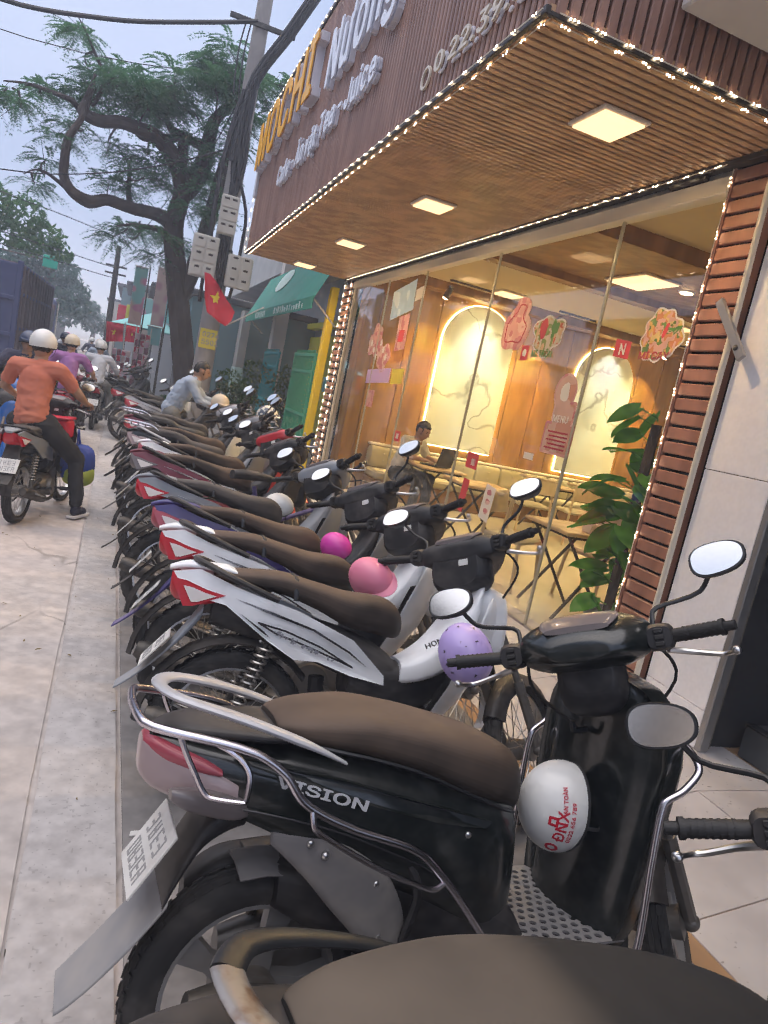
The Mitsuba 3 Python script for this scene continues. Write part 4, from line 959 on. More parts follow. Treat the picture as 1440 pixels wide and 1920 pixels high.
sign('shop_name_lettering', 'MOCHI', 10.86, 4.27, 0.57, 'letter_yellow', 'large yellow raised MOCHI letters at the far end of the canopy front', 3.1, 0.09)
sign('white_word_lettering', 'Nướng', 6.98, 4.16, 0.47, 'letter_white', 'large white raised word to the right of the yellow letters', 1.75, 0.05)
sign('small_white_lettering', 'Cafe - Ăn vặt', 8.95, 3.70, 0.20, 'letter_white', 'smaller white lettering under the yellow letters', 1.75, 0.03)
sign('small_white_lettering', 'Tea - Juice', 6.95, 3.72, 0.21, 'letter_white', 'smaller white Tea - Juice lettering under the large white word', 1.55, 0.03)
M_('letter_cream', (0.62, 0.56, 0.46), 0.4)
sign('phone_lettering', '0 22.39.34', 4.05, 3.335, 0.10, 'letter_cream', 'cream phone number low on the canopy front near the camera', 1.05, 0.012)
ph = thing('phone_badge', 'small round cream badge beside the phone number on the canopy front', 'sign')
part(ph, 'disc', plate(Point(4.22, 3.38).buffer(0.065, quad_segs=10).difference(Point(4.22, 3.38).buffer(0.05, quad_segs=10)), 0.012, "yz", XF - 0.008), 'letter_cream', False)
logo = thing('white_logo_letter', 'tall pale letter edge at the far end of the canopy, left of the yellow letters', 'sign lettering')
part(logo, 'upright', bx(XF - 0.05, XF - 0.001, 10.90, 10.99, 3.95, 4.55, 0.01), 'letter_side', False)
part(logo, 'arm', bx(XF - 0.05, XF - 0.001, 10.78, 10.899, 4.25, 4.32, 0.01), 'letter_side', False)

# ---------------------------------------------------------------- next shop at the right edge
nb = thing('neighbour_house', 'white tiled house with a dark open front at the right edge', 'building')
pil = part(nb, 'pillar', bx(XG + 0.006, XG + 0.10, 2.575, 3.018, RZ, 4.2), 'grout', False)
for (z0, z1) in ((RZ + 0.004, 0.335), (0.339, 1.535), (1.539, 2.735), (2.739, 4.19)):
    part(pil, 'tile', bx(XG - 0.006, XG + 0.0055, 2.577, 3.016, z0, z1, 0.002), 'wall_tile', False)
part(nb, 'corner_trim', bx(XG - 0.012, XG + 0.05, 2.535, 2.574, RZ, 4.2, 0.006), 'alu_frame', False)
part(nb, 'balcony_slab', bx(1.95, XG + 0.5, -3.0, 2.822, 3.40, 3.62, 0.01), 'plaster', False)
part(nb, 'upper_wall', bx(XG + 0.02, 8.0, -3.0, 3.0, 4.22, 8.0), 'plaster', False)
M_('dark_tile', proc(lambda p, n, uv: mix((0.035, 0.038, 0.040), (0.075, 0.08, 0.082), fbm(p.x * 4, p.y * 4, p.z * 4, 3))), 0.3)
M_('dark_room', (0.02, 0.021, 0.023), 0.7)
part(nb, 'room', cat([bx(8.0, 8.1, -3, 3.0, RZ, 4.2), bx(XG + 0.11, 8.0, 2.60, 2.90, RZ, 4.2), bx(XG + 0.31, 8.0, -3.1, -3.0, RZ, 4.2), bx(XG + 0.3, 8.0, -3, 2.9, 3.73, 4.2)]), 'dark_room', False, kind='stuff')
for k in range(5):
    x0 = 3.20 + 0.30 * k; z1 = RZ + 0.17 * (k + 1)
    st = part(nb, 'step', bx(x0, x0 + 0.301 if k < 4 else 7.9, -2.9, 2.52, RZ, z1), 'dark_tile', False)
    part(st, 'nosing', bx(x0 - 0.012, x0 + 0.045, -2.9, 2.518, z1 + 0.0005, z1 + 0.014, 0.004), 'black_clean', False)
pipe = solo('white_drain_pipe', tube([(2.90, 3.035, 0.15), (2.90, 3.035, 1.2), (2.90, 3.035, 2.2), (2.88, 3.035, 3.1), (2.88, 3.035, 3.18)], 0.017, 10), 'cream_paint', 'pale thin pipe running down between the slat column and the white tiled pillar', 'pipe')
br = thing('metal_bracket', 'grey metal strap sticking out beside the near slat column', 'bracket')
part(br, 'strap', moved(bx(-0.012, 0.012, -0.20, 0.20, -0.025, 0.025, 0.004), (2.88, 3.03, 2.27), rot([1, 0, 0], 50)), 'alu_frame', False)
part(br, 'bolt', ball((2.875, 2.95, 2.17), 0.018, 1), 'dark_metal')
# ---------------------------------------------------------------- trees
def leaf_col(a, b, s=2.2):
    def fn(p, n, uv):
        return mix(a, b, smoothstep(0.2, 0.8, 0.6 * fbm(p.x * s, p.y * s, p.z * s, 3) + 0.4 * noise(p.x * 19, p.y * 19, p.z * 19)))
    return proc(fn)


def leafmat(name, a, b):
    scene[name] = {'type': 'principledthin', 'base_color': leaf_col(a, b), 'roughness': 0.55, 'diff_trans': 0.7, 'eta': 1.4}
    return name


leafmat('leaf_feather', (0.060, 0.160, 0.085), (0.120, 0.260, 0.120))
leafmat('leaf_far', (0.035, 0.09, 0.075), (0.07, 0.14, 0.10))
leafmat('leaf_left', (0.055, 0.14, 0.06), (0.12, 0.22, 0.085))
leafmat('leaf_shrub', (0.022, 0.060, 0.020), (0.055, 0.115, 0.035))
bumped('bark', {'type': 'principled', 'base_color': proc(lambda p, n, uv: mix((0.035, 0.027, 0.026), (0.10, 0.078, 0.068), fbm(p.x * 7, p.y * 7, p.z * 2.5, 4))), 'roughness': 0.9}, lambda p, n, uv: fbm(p.x * 16, p.y * 16, p.z * 5, 4), 0.09)


def fronds(clumps, per, rng, length=0.42, leaf=0.05, wide=0.017, droop=0.5, r=0.3):
    """Feathery compound leaves: each a drooping rachis with two rows of leaflets, gathered round clump centres."""
    V, F = [], []; n = 0
    for c_ in clumps:
        cr = (c_[3] if len(c_) > 3 else r)
        for _ in range(int(per * (cr / r) ** 1.6)):
            d = rng.normal(size=3); d /= np.linalg.norm(d); d[2] = d[2] * 0.5 + 0.1
            base = np.array(c_[:3]) + d * cr * rng.uniform(0.05, 0.9) * [1.25, 1.25, 0.62]
            d = d + rng.normal(size=3) * 0.35; d[2] *= 0.5; d /= np.linalg.norm(d); L = length * rng.uniform(0.6, 1.15)
            side = np.cross(d, [0, 0, 1]); side /= np.linalg.norm(side) + 1e-9
            k = 9
            for i in range(k):
                t = (i + 1) / k; p = base + d * L * t + np.array([0, 0, -droop * L * t * t])
                for s in (-1, 1):
                    ld = side * s + d * 0.45 + np.array([0, 0, -0.25]) + rng.normal(size=3) * 0.12; ld /= np.linalg.norm(ld)
                    ll = leaf * (1.2 - abs(t - 0.5)) * rng.uniform(0.8, 1.3); w = d * wide + rng.normal(size=3) * 0.003
                    V += [p, p + ld * ll * 0.5 + w, p + ld * ll, p + ld * ll * 0.5 - w]; F += [(n, n + 1, n + 2), (n, n + 2, n + 3)]; n += 4
    return tm(V, F)


def leaves(clumps, per, rng, size=0.12):
    """Plain leaves scattered over the shells of overlapping clumps (x, y, z, r)."""
    V, F = [], []; n = 0
    for (x, y, z, r) in clumps:
        for _ in range(int(per * r * r)):
            d = rng.normal(size=3); d /= np.linalg.norm(d); p = np.array([x, y, z]) + d * r * rng.uniform(0.35, 1.05) ** 0.5 * [1, 1, 0.75]
            a = rng.normal(size=3) + d * 0.3; a /= np.linalg.norm(a); b = np.cross(a, rng.normal(size=3)); b /= np.linalg.norm(b); s = size * rng.uniform(0.6, 1.3)
            V += [p - a * s, p + b * s * 0.42, p + a * s, p - b * s * 0.42]; F += [(n, n + 1, n + 2), (n, n + 2, n + 3)]; n += 4
    return tm(V, F)


rng = np.random.RandomState(11)
tr = thing('feathery_tree', 'old street tree with crooked dark limbs and feathery green leaves beside the utility pole', 'tree')
TY = 15.0
def limb(pts, r, dy=0.0):
    P = [(x, TY + dy * i / (len(pts) - 1) + rng.uniform(-0.05, 0.05), z) for i, (x, z) in enumerate(pts)]
    return tube(P, r, 10, 6)


part(tr, 'trunk', cat([limb([(1.22, -0.05), (1.20, 0.6), (1.03, 1.32), (0.81, 2.22), (0.58, 3.19), (0.43, 3.95), (0.52, 4.57)], [0.38, 0.28, 0.22, 0.21, 0.20, 0.18, 0.155]),
                       limb([(0.75, 2.6), (0.95, 3.5), (1.05, 4.3), (1.15, 5.2), (1.35, 6.0)], [0.15, 0.15, 0.13, 0.11, 0.06], -0.5)]), 'bark')
limbs = [([(0.43, 3.95), (0.05, 4.03), (-0.32, 3.99), (-0.75, 4.01), (-1.07, 3.87), (-1.33, 3.94), (-1.51, 4.22), (-1.51, 4.63), (-1.31, 5.2), (-1.29, 5.39)], [0.16, 0.12, 0.11, 0.10, 0.115, 0.09, 0.08, 0.07, 0.05, 0.025], -0.8),
         ([(0.52, 4.57), (0.18, 5.15), (-0.23, 5.35), (-0.65, 5.36), (-1.1, 5.26), (-1.34, 5.3), (-1.27, 5.57), (-1.21, 5.9)], [0.19, 0.155, 0.13, 0.11, 0.105, 0.10, 0.06, 0.025], -0.6),
         ([(0.52, 4.57), (0.81, 5.24), (0.85, 5.93), (1.15, 6.51), (1.39, 6.95)], [0.2, 0.16, 0.12, 0.08, 0.03], 0.5), ([(0.40, 4.7), (0.36, 5.58), (0.11, 5.65), (0.02, 6.1)], [0.12, 0.09, 0.06, 0.02], 0.4),
         ([(0.78, 5.43), (0.41, 5.55), (-0.33, 5.4), (-0.64, 5.8)], [0.09, 0.08, 0.06, 0.02], 0.7), ([(-1.34, 5.3), (-1.62, 5.5), (-2.1, 5.5), (-2.6, 5.4)], [0.06, 0.045, 0.03, 0.012], -0.4),
         ([(-1.27, 5.57), (-1.1, 6.0), (-1.3, 6.35), (-1.6, 6.75)], [0.05, 0.035, 0.025, 0.01], -0.4), ([(-1.33, 3.94), (-1.6, 4.1), (-1.9, 4.2), (-2.15, 4.05)], [0.05, 0.035, 0.02, 0.01], -0.3),
         ([(-0.32, 3.99), (-0.45, 4.3), (-0.5, 4.8), (-0.75, 5.05)], [0.07, 0.05, 0.03, 0.012], 0.5), ([(0.5, 3.6), (0.2, 3.75), (-0.2, 3.7), (-0.55, 3.55)], [0.08, 0.06, 0.035, 0.012], -0.6)]
for pts_, r_, dy in limbs:
    part(tr, 'limb', limb(pts_, r_, dy), 'bark')
cl = [(-1.58, 6.58), (-1.36, 6.22), (-1.68, 6.75), (-1.05, 6.35), (-1.49, 5.9), (-1.14, 5.89), (-0.63, 6.10), (-0.25, 6.14), (0.12, 6.12), (-0.2, 6.33), (-0.41, 5.9), (0.68, 6.85), (0.98, 6.85), (0.72, 6.37), (1.14, 6.55), (1.5, 6.9), (2.03, 7.2), (2.28, 7.0), (1.91, 6.7),
      (-1.6, 5.09), (-1.7, 4.76), (-1.84, 4.44), (-2.1, 4.1), (-0.85, 5.11), (-0.53, 4.84), (-0.8, 4.38), (-0.51, 4.37), (-0.07, 4.88), (0.17, 4.57), (-0.48, 3.75), (-0.64, 3.52), (-0.19, 3.74), (0.22, 3.6), (0.42, 5.51), (0.71, 4.92), (1.19, 5.06), (1.13, 4.24),
      (-2.6, 5.4), (-2.36, 5.2), (-2.75, 5.15), (-2.13, 5.8), (-2.02, 5.6), (0.49, 3.77), (0.17, 3.25), (0.9, 5.7), (1.3, 5.7), (0.0, 5.75), (-0.2, 5.0), (0.6, 4.2), (0.95, 4.6), (1.2, 4.7), (0.85, 3.6)]
big = {(-0.63, 6.10), (-0.25, 6.14), (0.12, 6.12), (-0.2, 6.33), (-0.41, 5.9), (0.72, 6.37), (1.14, 6.55), (0.68, 6.85), (0.98, 6.85), (1.5, 6.9), (-1.14, 5.89), (-1.49, 5.9)}
C3 = []
for x, z in cl:
    y = TY + rng.uniform(-0.9, 0.9); C3.append((x, y, z, 0.38 if (x, z) in big else 0.27))
    if (x, z) in big: C3.append((x + rng.uniform(-0.3, 0.3), TY + rng.uniform(-1.2, 1.2), z + rng.uniform(-0.2, 0.2), 0.38))
for x, z in [(-0.45, 6.0), (0.0, 6.0), (-0.1, 5.7), (0.6, 6.1), (0.9, 6.2), (0.5, 5.0), (-0.3, 4.75), (0.9, 5.2), (1.3, 6.2), (1.7, 6.5)]:
    C3.append((x + rng.uniform(-0.15, 0.15), TY + rng.uniform(-1.0, 1.0), z + rng.uniform(-0.15, 0.15), 0.34))
spine = np.vstack([smooth_path([(x, TY, z) for x, z in pts_], 6) for pts_, _, _ in limbs])
tw_ = []
for c_ in C3:
    q = spine[np.argmin(np.linalg.norm(spine - np.array(c_[:3]), axis=1) + rng.uniform(0, 0.3, len(spine)))]; e = np.array(c_[:3]); mid = (q + e) / 2 + rng.normal(size=3) * 0.08
    tw_.append(tube([q, mid, e], [0.022, 0.013, 0.006], 5, 3))
    for _ in range(3): tw_.append(tube([mid * 0.5 + e * 0.5, e + rng.normal(size=3) * 0.22], [0.007, 0.003], 4, 1))
part(tr, 'twig', cat(tw_), 'bark', kind='stuff')
part(tr, 'crown', fronds(C3, 50, rng, r=0.3, length=0.38, leaf=0.070, wide=0.017), 'leaf_feather', False)


def far_tree(name, label, trunk, r0, clumps, mat, per, size, group=None):
    t = thing(name, label, 'tree', group)
    part(t, 'trunk', tube(trunk, [r0, r0 * 0.8, r0 * 0.5][:len(trunk)], 9, 5), 'bark')
    part(t, 'crown', leaves(clumps, per, rng, size), mat, False)


far_tree('leafy_tree', 'spreading light green tree behind the truck at the left edge', [(-4.6, 21.5, 0), (-4.2, 21.6, 2.4), (-3.8, 21.8, 3.8)], 0.22,
         [(-3.9, 21.8, 4.3, 0.75), (-3.1, 21.6, 4.25, 0.65), (-2.5, 21.8, 3.85, 0.5), (-2.1, 22.0, 3.55, 0.34), (-4.8, 22.2, 4.6, 0.9), (-3.4, 22.4, 3.75, 0.5), (-2.8, 21.4, 3.5, 0.35), (-5.3, 21.5, 3.9, 0.8), (-4.2, 21.2, 3.6, 0.5)], 'leaf_left', 900, 0.10)
far_tree('roadside_tree', 'tall bluish green tree over the left side of the street, beyond the truck', [(-4.6, 36, 0), (-4.2, 36, 2.6), (-3.6, 36, 4)], 0.3,
         [(-3.6, 36, 4.2, 1.0), (-2.9, 36.5, 3.4, 0.9), (-4.4, 36, 4.6, 1.2), (-2.4, 36.5, 2.7, 0.6), (-3.3, 35.5, 2.7, 0.8), (-5.2, 36, 3.6, 1.2)], 'leaf_far', 330, 0.17)
far_tree('roadside_tree', 'rounded bluish tree farther down the street on its left side', [(-5.4, 52, 0), (-5.0, 52, 2.4), (-4.6, 52, 3.6)], 0.3,
         [(-4.2, 52, 4.0, 1.2), (-3.2, 52.5, 3.2, 1.0), (-2.6, 52, 2.4, 0.8), (-5.2, 52, 4.6, 1.4), (-4.0, 51, 2.6, 1.0)], 'leaf_far', 230, 0.21)
far_tree('roadside_tree', 'low bluish tree where the street ends from view', [(-4.2, 85, 0), (-4.0, 85, 2.0), (-3.8, 85, 3.4)], 0.3,
         [(-5.6, 85, 4.0, 1.8), (-3.6, 86, 3.2, 1.6), (-2.4, 86, 2.4, 1.2), (-7.4, 85, 4.4, 2.0), (-1.6, 90, 2.2, 1.3)], 'leaf_far', 120, 0.30)

# ---------------------------------------------------------------- utility pole with meter boxes, cables
bumped('concrete_pole', {'type': 'principled', 'base_color': proc(lambda p, n, uv: mix((0.22, 0.205, 0.20), (0.36, 0.34, 0.325), fbm(p.x * 5, p.y * 5, p.z * 2, 4))), 'roughness': 0.85}, lambda p, n, uv: fbm(p.x * 20, p.y * 20, p.z * 8, 3), 0.004)
M_('meter_grey', proc(lambda p, n, uv: mix((0.42, 0.40, 0.36), (0.56, 0.54, 0.49), fbm(p.x * 4, p.y * 4, p.z * 4, 4))), 0.5)
M_('cable_black', (0.022, 0.022, 0.026), 0.55)
M_('label_yellow', (0.60, 0.50, 0.06), 0.5)
pole = thing('utility_pole', 'tall grey concrete utility pole beside the feathery tree', 'utility pole')
part(pole, 'shaft', tube([(1.24, 13.5, -0.05), (1.25, 13.5, 3.0), (1.27, 13.5, 6.2), (1.30, 13.5, 9.5)], [0.19, 0.165, 0.135, 0.11], 16, 3), 'concrete_pole')
part(pole, 'cross_arm', bx(0.75, 1.85, 13.33, 13.38, 7.12, 7.20, 0.006), 'dark_metal', False)
bk = part(pole, 'notice', cat([moved(bx(-0.15, 0.15, -0.003, 0.003, -0.17, 0.17), (1.235, 13.315, 1.93))]), 'label_yellow', False, label='yellow notice with black lettering fixed to the pole')
part(bk, 'lettering', cat([text_on('0274', 0.085, (1.12, 13.311, 1.96), (1, 0, 0), (0, 0, 1), 0.002), text_on('5501', 0.085, (1.12, 13.311, 1.83), (1, 0, 0), (0, 0, 1), 0.002)]), 'plate_ink', False)
part(pole, 'band', moved(lathe([(0.165, -0.02), (0.185, -0.02), (0.185, 0.02), (0.165, 0.02)], 18, 'z', True), (1.25, 13.5, 3.5)), 'dark_metal')


def meter_box(x0, x1, z0, z1, y, label):
    t = thing('meter_box', label, 'electric box', 'grey electric meter boxes on the utility pole')
    part(t, 'case', bx(x0, x1, y, y + 0.18, z0, z1, 0.012), 'meter_grey', False)
    nzz = 3 if z1 - z0 > 0.5 else 2
    for i in range(2):
        for j in range(nzz):
            cx, cz = x0 + (x1 - x0) * (0.27 + 0.46 * i), z0 + (z1 - z0) * (j + 0.5) / nzz
            d = part(t, 'door', bx(cx - 0.085, cx + 0.085, y - 0.014, y - 0.0005, cz - 0.095, cz + 0.095, 0.006), 'meter_grey', False)
            part(d, 'window', bx(cx - 0.04, cx + 0.04, y - 0.017, y - 0.0145, cz + 0.025, cz + 0.06), 'dark_frame', False)
    part(t, 'strap', bx(x0 + 0.05, x1 - 0.05, y + 0.181, y + 0.23, (z0 + z1) / 2 - 0.02, (z0 + z1) / 2 + 0.02), 'dark_metal', False)


meter_box(0.72, 1.15, 2.92, 3.62, 13.10, 'grey meter box left of the pole, lower row')
meter_box(1.34, 1.77, 2.88, 3.42, 13.10, 'grey meter box right of the pole, lower row')
meter_box(1.08, 1.37, 3.72, 4.36, 13.14, 'topmost grey meter box on the pole')
def cable(name, pts, r, label, kind=None, n=6, per=5):
    solo(name, tube(pts, r, n, per), 'cable_black', label, 'cable')


cable('overhead_cable', [(-6.0, 13.35, 6.55), (-2.56, 13.35, 6.17), (-1.07, 13.35, 6.42), (0.3, 13.35, 6.86), (1.2, 13.35, 7.2)], 0.035, 'thick black cable crossing the sky to the top of the utility pole')
bun = thing('cable_bundle', 'heavy black bundle of cables rising from the utility pole to the upper right', 'cable')
for k in range(7):
    o = rng.uniform(-0.07, 0.07, 3)
    part(bun, 'strand', tube([np.array([1.22, 13.3, 5.0]) + o * 1.5, np.array([1.28, 13.3, 6.1]) + o, np.array([1.75, 13.1, 7.15]) + o, np.array([2.3, 12.9, 8.3]) + o, np.array([4.0, 12.5, 11.5]) + o], 0.026 + 0.010 * (k % 3), 6, 5), 'cable_black')
bun2 = thing('cable_bundle', 'dark mass of cables wound down the utility pole behind the meter boxes', 'cable')
for k in range(9):
    x = 1.05 + 0.05 * k
    part(bun2, 'strand', tube([(x + rng.uniform(-0.08, 0.08), 13.33 + rng.uniform(-0.05, 0.1), 3.0 + rng.uniform(-0.6, 0.3)), (x + rng.uniform(-0.12, 0.12), 13.30, 4.0), (x * 0.5 + 0.60 + rng.uniform(-0.15, 0.12), 13.28, 5.0), (1.24 + rng.uniform(-0.1, 0.1), 13.32, 6.1)], 0.022 + 0.01 * rng.rand(), 6, 5), 'cable_black')
for z0, z1, dx, lb in ((4.6, 3.2, -0.2, 'thin wire sagging across the street, uppermost'), (3.7, 2.9, 0.0, 'thin wire sagging across the street, middle one'), (3.4, 2.8, 0.1, 'thin wire sagging across the street, lowest')):
    cable('thin_wire', [(-6.5, 20, z0 + 0.6), (-3.0, 21.0, z0 - 0.1), (-0.78 + dx, 24, z0)], 0.012, lb)
cable('thin_wire', [(-7.0, 13.6, 6.6), (-3.0, 13.8, 5.9), (1.0, 14.2, 6.6)], 0.008, 'faint wire crossing the upper left sky below the thick cable')
cable('drop_wire', [(1.02, 13.36, 7.12), (0.97, 13.36, 6.6), (1.00, 13.36, 6.0)], 0.012, 'short black wire hanging under the pole arm, left one')
cable('drop_wire', [(1.10, 13.36, 7.12), (1.06, 13.36, 6.5), (1.10, 13.36, 5.9)], 0.012, 'short black wire hanging under the pole arm, right one')
p2 = thing('utility_pole', 'thin dark distant pole with short cross arms on the right side of the street', 'utility pole')
part(p2, 'shaft', tube([(-0.74, 24, 0), (-0.75, 24, 2.4), (-0.76, 24, 4.35)], [0.10, 0.09, 0.07], 10, 2), 'dark_metal')
for z in (3.5, 3.72):
    part(p2, 'cross_arm', bx(-1.05, -0.45, 23.9, 23.95, z, z + 0.05), 'dark_metal', False)

# ---------------------------------------------------------------- flags and banners
M_('flag_red', proc(lambda p, n, uv: mix((0.50, 0.012, 0.03), (0.62, 0.03, 0.06), fbm(p.x * 6, p.y * 6, p.z * 6, 3))), 0.7)
M_('flag_star', (0.80, 0.62, 0.05), 0.6)
def star(r, c_=(0, 0)):
    return Polygon([(c_[0] + (r if i % 2 == 0 else r * 0.382) * math.sin(i * math.pi / 5), c_[1] + (r if i % 2 == 0 else r * 0.382) * math.cos(i * math.pi / 5)) for i in range(10)])


def cloth(pg, fold, thick=0.006, seg=0.05):
    """A flat outline (x, z) as hanging cloth: fold(x, z) gives its y."""
    m = trimesh.creation.extrude_polygon(pg.segmentize(seg), thick, engine='earcut')
    for _ in range(2): m = m.subdivide()
    v = m.vertices
    return tm(np.stack([v[:, 0], fold(v[:, 0], v[:, 1]) + v[:, 2], v[:, 1]], 1), m.faces[:, ::-1])


def flag(x, y, z, w, h, poly, staff, label, sx, sz, sr):
    t = thing('red_flag', label, 'flag', 'red flags with a yellow star along the shops'); f = lambda a, b: y + 0.035 * np.sin((a - x) * 14 / w + 2.0 * (b - z)) + 0.02 * np.sin((b - z) * 9 / h)
    part(t, 'cloth', cloth(Polygon(poly), f), 'flag_red', True)
    part(t, 'star', cloth(star(sr, (sx, sz)), lambda a, b: f(a, b) - 0.006, 0.004), 'flag_star', True)
    part(t, 'star_back', cloth(star(sr, (sx, sz)), lambda a, b: f(a, b) + 0.009, 0.002), 'flag_star', True)
    part(t, 'staff', rod(staff[0], staff[1], 0.012, n=7), 'meter_grey')


flag(1.0, 12.8, 2.9, 0.55, 0.7, [(0.96, 2.98), (1.06, 2.98), (1.20, 2.84), (1.40, 2.62), (1.56, 2.46), (1.52, 2.30), (1.44, 2.19), (1.30, 2.24), (1.10, 2.35), (1.02, 2.6)], ((1.44, 12.80, 2.20), (2.05, 12.9, 2.66)), 'red flag with a yellow star hanging at the utility pole', 1.22, 2.60, 0.13)
flag(-0.6, 19.0, 1.95, 0.4, 0.42, [(-0.64, 1.98), (-0.25, 2.0), (-0.22, 1.58), (-0.60, 1.50)], ((-0.22, 19.02, 2.05), (-0.17, 19.02, 1.2)), 'small red flag with a yellow star farther down the street, left one', -0.43, 1.76, 0.09)
flag(-0.2, 19.2, 1.95, 0.4, 0.42, [(-0.19, 2.0), (0.12, 2.02), (0.10, 1.62), (-0.18, 1.60)], ((0.14, 19.2, 2.08), (0.14, 19.2, 1.1)), 'small red flag farther down the street, right one of the pair', -0.03, 1.80, 0.05)
M_('banner_pink', proc(lambda p, n, uv: mix((0.48, 0.27, 0.33), (0.55, 0.42, 0.40), smoothstep(0.35, 0.65, noise(p.x * 5, p.y * 3, p.z * 4)))), 0.7)
M_('banner_mix', proc(lambda p, n, uv: mix(mix((0.50, 0.34, 0.30), (0.22, 0.42, 0.42), smoothstep(2.55, 2.75, p.z + 0.3 * noise(p.x * 4, p.z * 3))), (0.48, 0.22, 0.32), smoothstep(0.55, 0.7, noise(p.x * 7, p.z * 5)))), 0.7)
M_('banner_teal', (0.20, 0.45, 0.46), 0.7)
def banner(x0, x1, z0, z1, y, mat, label, tilt=0.0):
    t = thing('street_banner', label, 'banner', 'printed banners by the shops')
    part(t, 'sheet', cloth(Polygon([(x0, z0), (x1, z0), (x1 + tilt, z1), (x0 + tilt, z1)]), lambda a, b: y + 0.03 * np.sin(a * 9 + b * 2.0)), mat, True)
    part(t, 'bar', rod((x0 + tilt - 0.03, y + 0.02, z1 + 0.01), (x1 + tilt + 0.03, y + 0.02, z1 + 0.01), 0.014, n=6), 'meter_grey')
    part(t, 'post', rod((x1 + 0.035, y + 0.05, 0), (x1 + tilt + 0.035, y + 0.05, z1 + 0.04), 0.016, n=6), 'dark_metal')


banner(-0.16, 0.12, 2.02, 3.32, 18, 'banner_mix', 'printed pastel banner of pink and green hanging left of the tree trunk')
banner(0.33, 0.62, 2.10, 3.42, 18.1, 'banner_pink', 'printed pink banner close beside the tree trunk')
banner(0.30, 0.60, 1.65, 2.07, 18.3, 'banner_teal', 'short pale teal sheet under the pink banner')

# ---------------------------------------------------------------- shops beyond the cafe, right side
M_('green_canvas', proc(lambda p, n, uv: mix((0.02, 0.20, 0.145), (0.04, 0.27, 0.20), fbm(p.x * 3, p.y * 2, p.z * 3, 3))), 0.6)
M_('wall_yellow', (0.50, 0.47, 0.06), 0.7)
M_('gate_teal', (0.015, 0.27, 0.30), 0.4)
M_('gate_green', (0.06, 0.36, 0.22), 0.4)
M_('pole_yellow', (0.78, 0.58, 0.02), 0.4)
M_('print_pale', (0.45, 0.62, 0.58), 0.6)
shop = thing('green_awning_shop', 'small shop with grey walls and a yellow inside beyond the cafe', 'building')
part(shop, 'side_wall', bx(3.9, 9.0, 11.30, 11.45, 0, 3.6), 'plaster_grey', False)
part(shop, 'back_wall', bx(4.6, 4.8, 11.45, 24.0, 0.0, 4.2), 'plaster_grey', False)
part(shop, 'yellow_panel', bx(4.50, 4.597, 17.0, 21.6, 0.2, 2.75), 'wall_yellow', False)
part(shop, 'yellow_shelf', bx(4.35, 4.598, 16.5, 20.6, 2.95, 3.08), 'wall_yellow', False)
part(shop, 'upper_wall', bx(3.4, 9.0, 11.46, 30.0, 4.21, 6.6), 'plaster_grey', False)
part(shop, 'pillar', bx(3.05, 3.35, 17.2, 17.6, 0, 4.2), 'plaster', False)
for k in range(7):
    part(shop, 'shelf_goods', bx(4.25, 4.55, 12.2 + 0.62 * k, 12.7 + 0.62 * k, 1.4 + 0.5 * (k % 3), 1.75 + 0.55 * (k % 3), 0.02), ['banner_pink', 'maroon_paint', 'banner_teal', 'plate_white'][k % 4], False)
aw = thing('green_awning', 'green canvas awning with pale lettering over the shop beyond the cafe', 'awning')

def aw_pt(t, s): return (3.02 - 0.45 * s, 11.5 + 7.2 * t, 3.86 - 1.0 * s - 0.03 * math.sin(t * 9) * s)
gv, gf = [], []
for i in range(25):
    for j in range(5): gv.append(aw_pt(i / 24, j / 4))
for i in range(24):
    for j in range(4): a = i * 5 + j; gf += [(a, a + 1, a + 6), (a, a + 6, a + 5)]
sheet = tm(gv, gf); under = tm(np.array(gv) - [0, 0, 0.012], np.array(gf)[:, ::-1])
part(aw, 'canvas', cat([sheet, under]), 'green_canvas', True)

part(aw, 'valance', bx(2.562, 2.572, 11.5, 18.7, 2.70, 2.90), 'green_canvas', False)
part(aw, 'lettering', cat([bx(2.556, 2.5615, 12.2 + 0.21 * i, 12.2 + 0.21 * i + 0.05 + 0.09 * rng.rand(), 2.74, 2.74 + 0.07 + 0.06 * rng.rand()) for i in range(13)] + [bx(2.556, 2.5615, 15.9 + 0.19 * i, 16.0 + 0.19 * i, 2.73, 2.86) for i in range(7)]), 'print_pale', False, kind='stuff')
dm = np.array([aw_pt(0.62 + 0.10 * math.cos(a), 0.30 + 0.26 * math.sin(a)) for a in np.linspace(0, 2 * np.pi, 24, endpoint=False)]) + [-0.012, 0, 0.012]
part(aw, 'emblem', tm(np.vstack([dm, dm.mean(0)]), [(i, (i + 1) % 24, 24) for i in range(24)]), 'print_pale', False)
part(aw, 'frame_arm', rod((3.02, 11.55, 2.5), (2.60, 11.55, 2.85), 0.015), 'meter_grey')
part(aw, 'frame_arm', rod((3.02, 18.6, 2.5), (2.60, 18.6, 2.85), 0.015), 'meter_grey')


def gate(name, x, y0, y1, z1, mat, label, nbar):
    t = thing(name, label, 'gate')
    for (a, b) in ((y0, y0 + 0.06), (y1 - 0.06, y1)): part(t, 'stile', bx(x - 0.025, x + 0.025, a, b, 0.02, z1, 0.005), mat, False)
    for zz in (0.12, 0.95, z1 - 0.35, z1 - 0.06): part(t, 'rail', bx(x - 0.02, x + 0.02, y0 + 0.061, y1 - 0.061, zz, zz + 0.05, 0.004), mat, False)
    for k in range(nbar):
        y = y0 + 0.06 + (y1 - y0 - 0.12) * (k + 0.5) / nbar
        part(t, 'bar', bx(x - 0.012, x + 0.012, y - 0.012, y + 0.012, 0.05, z1 + 0.05), mat, False)


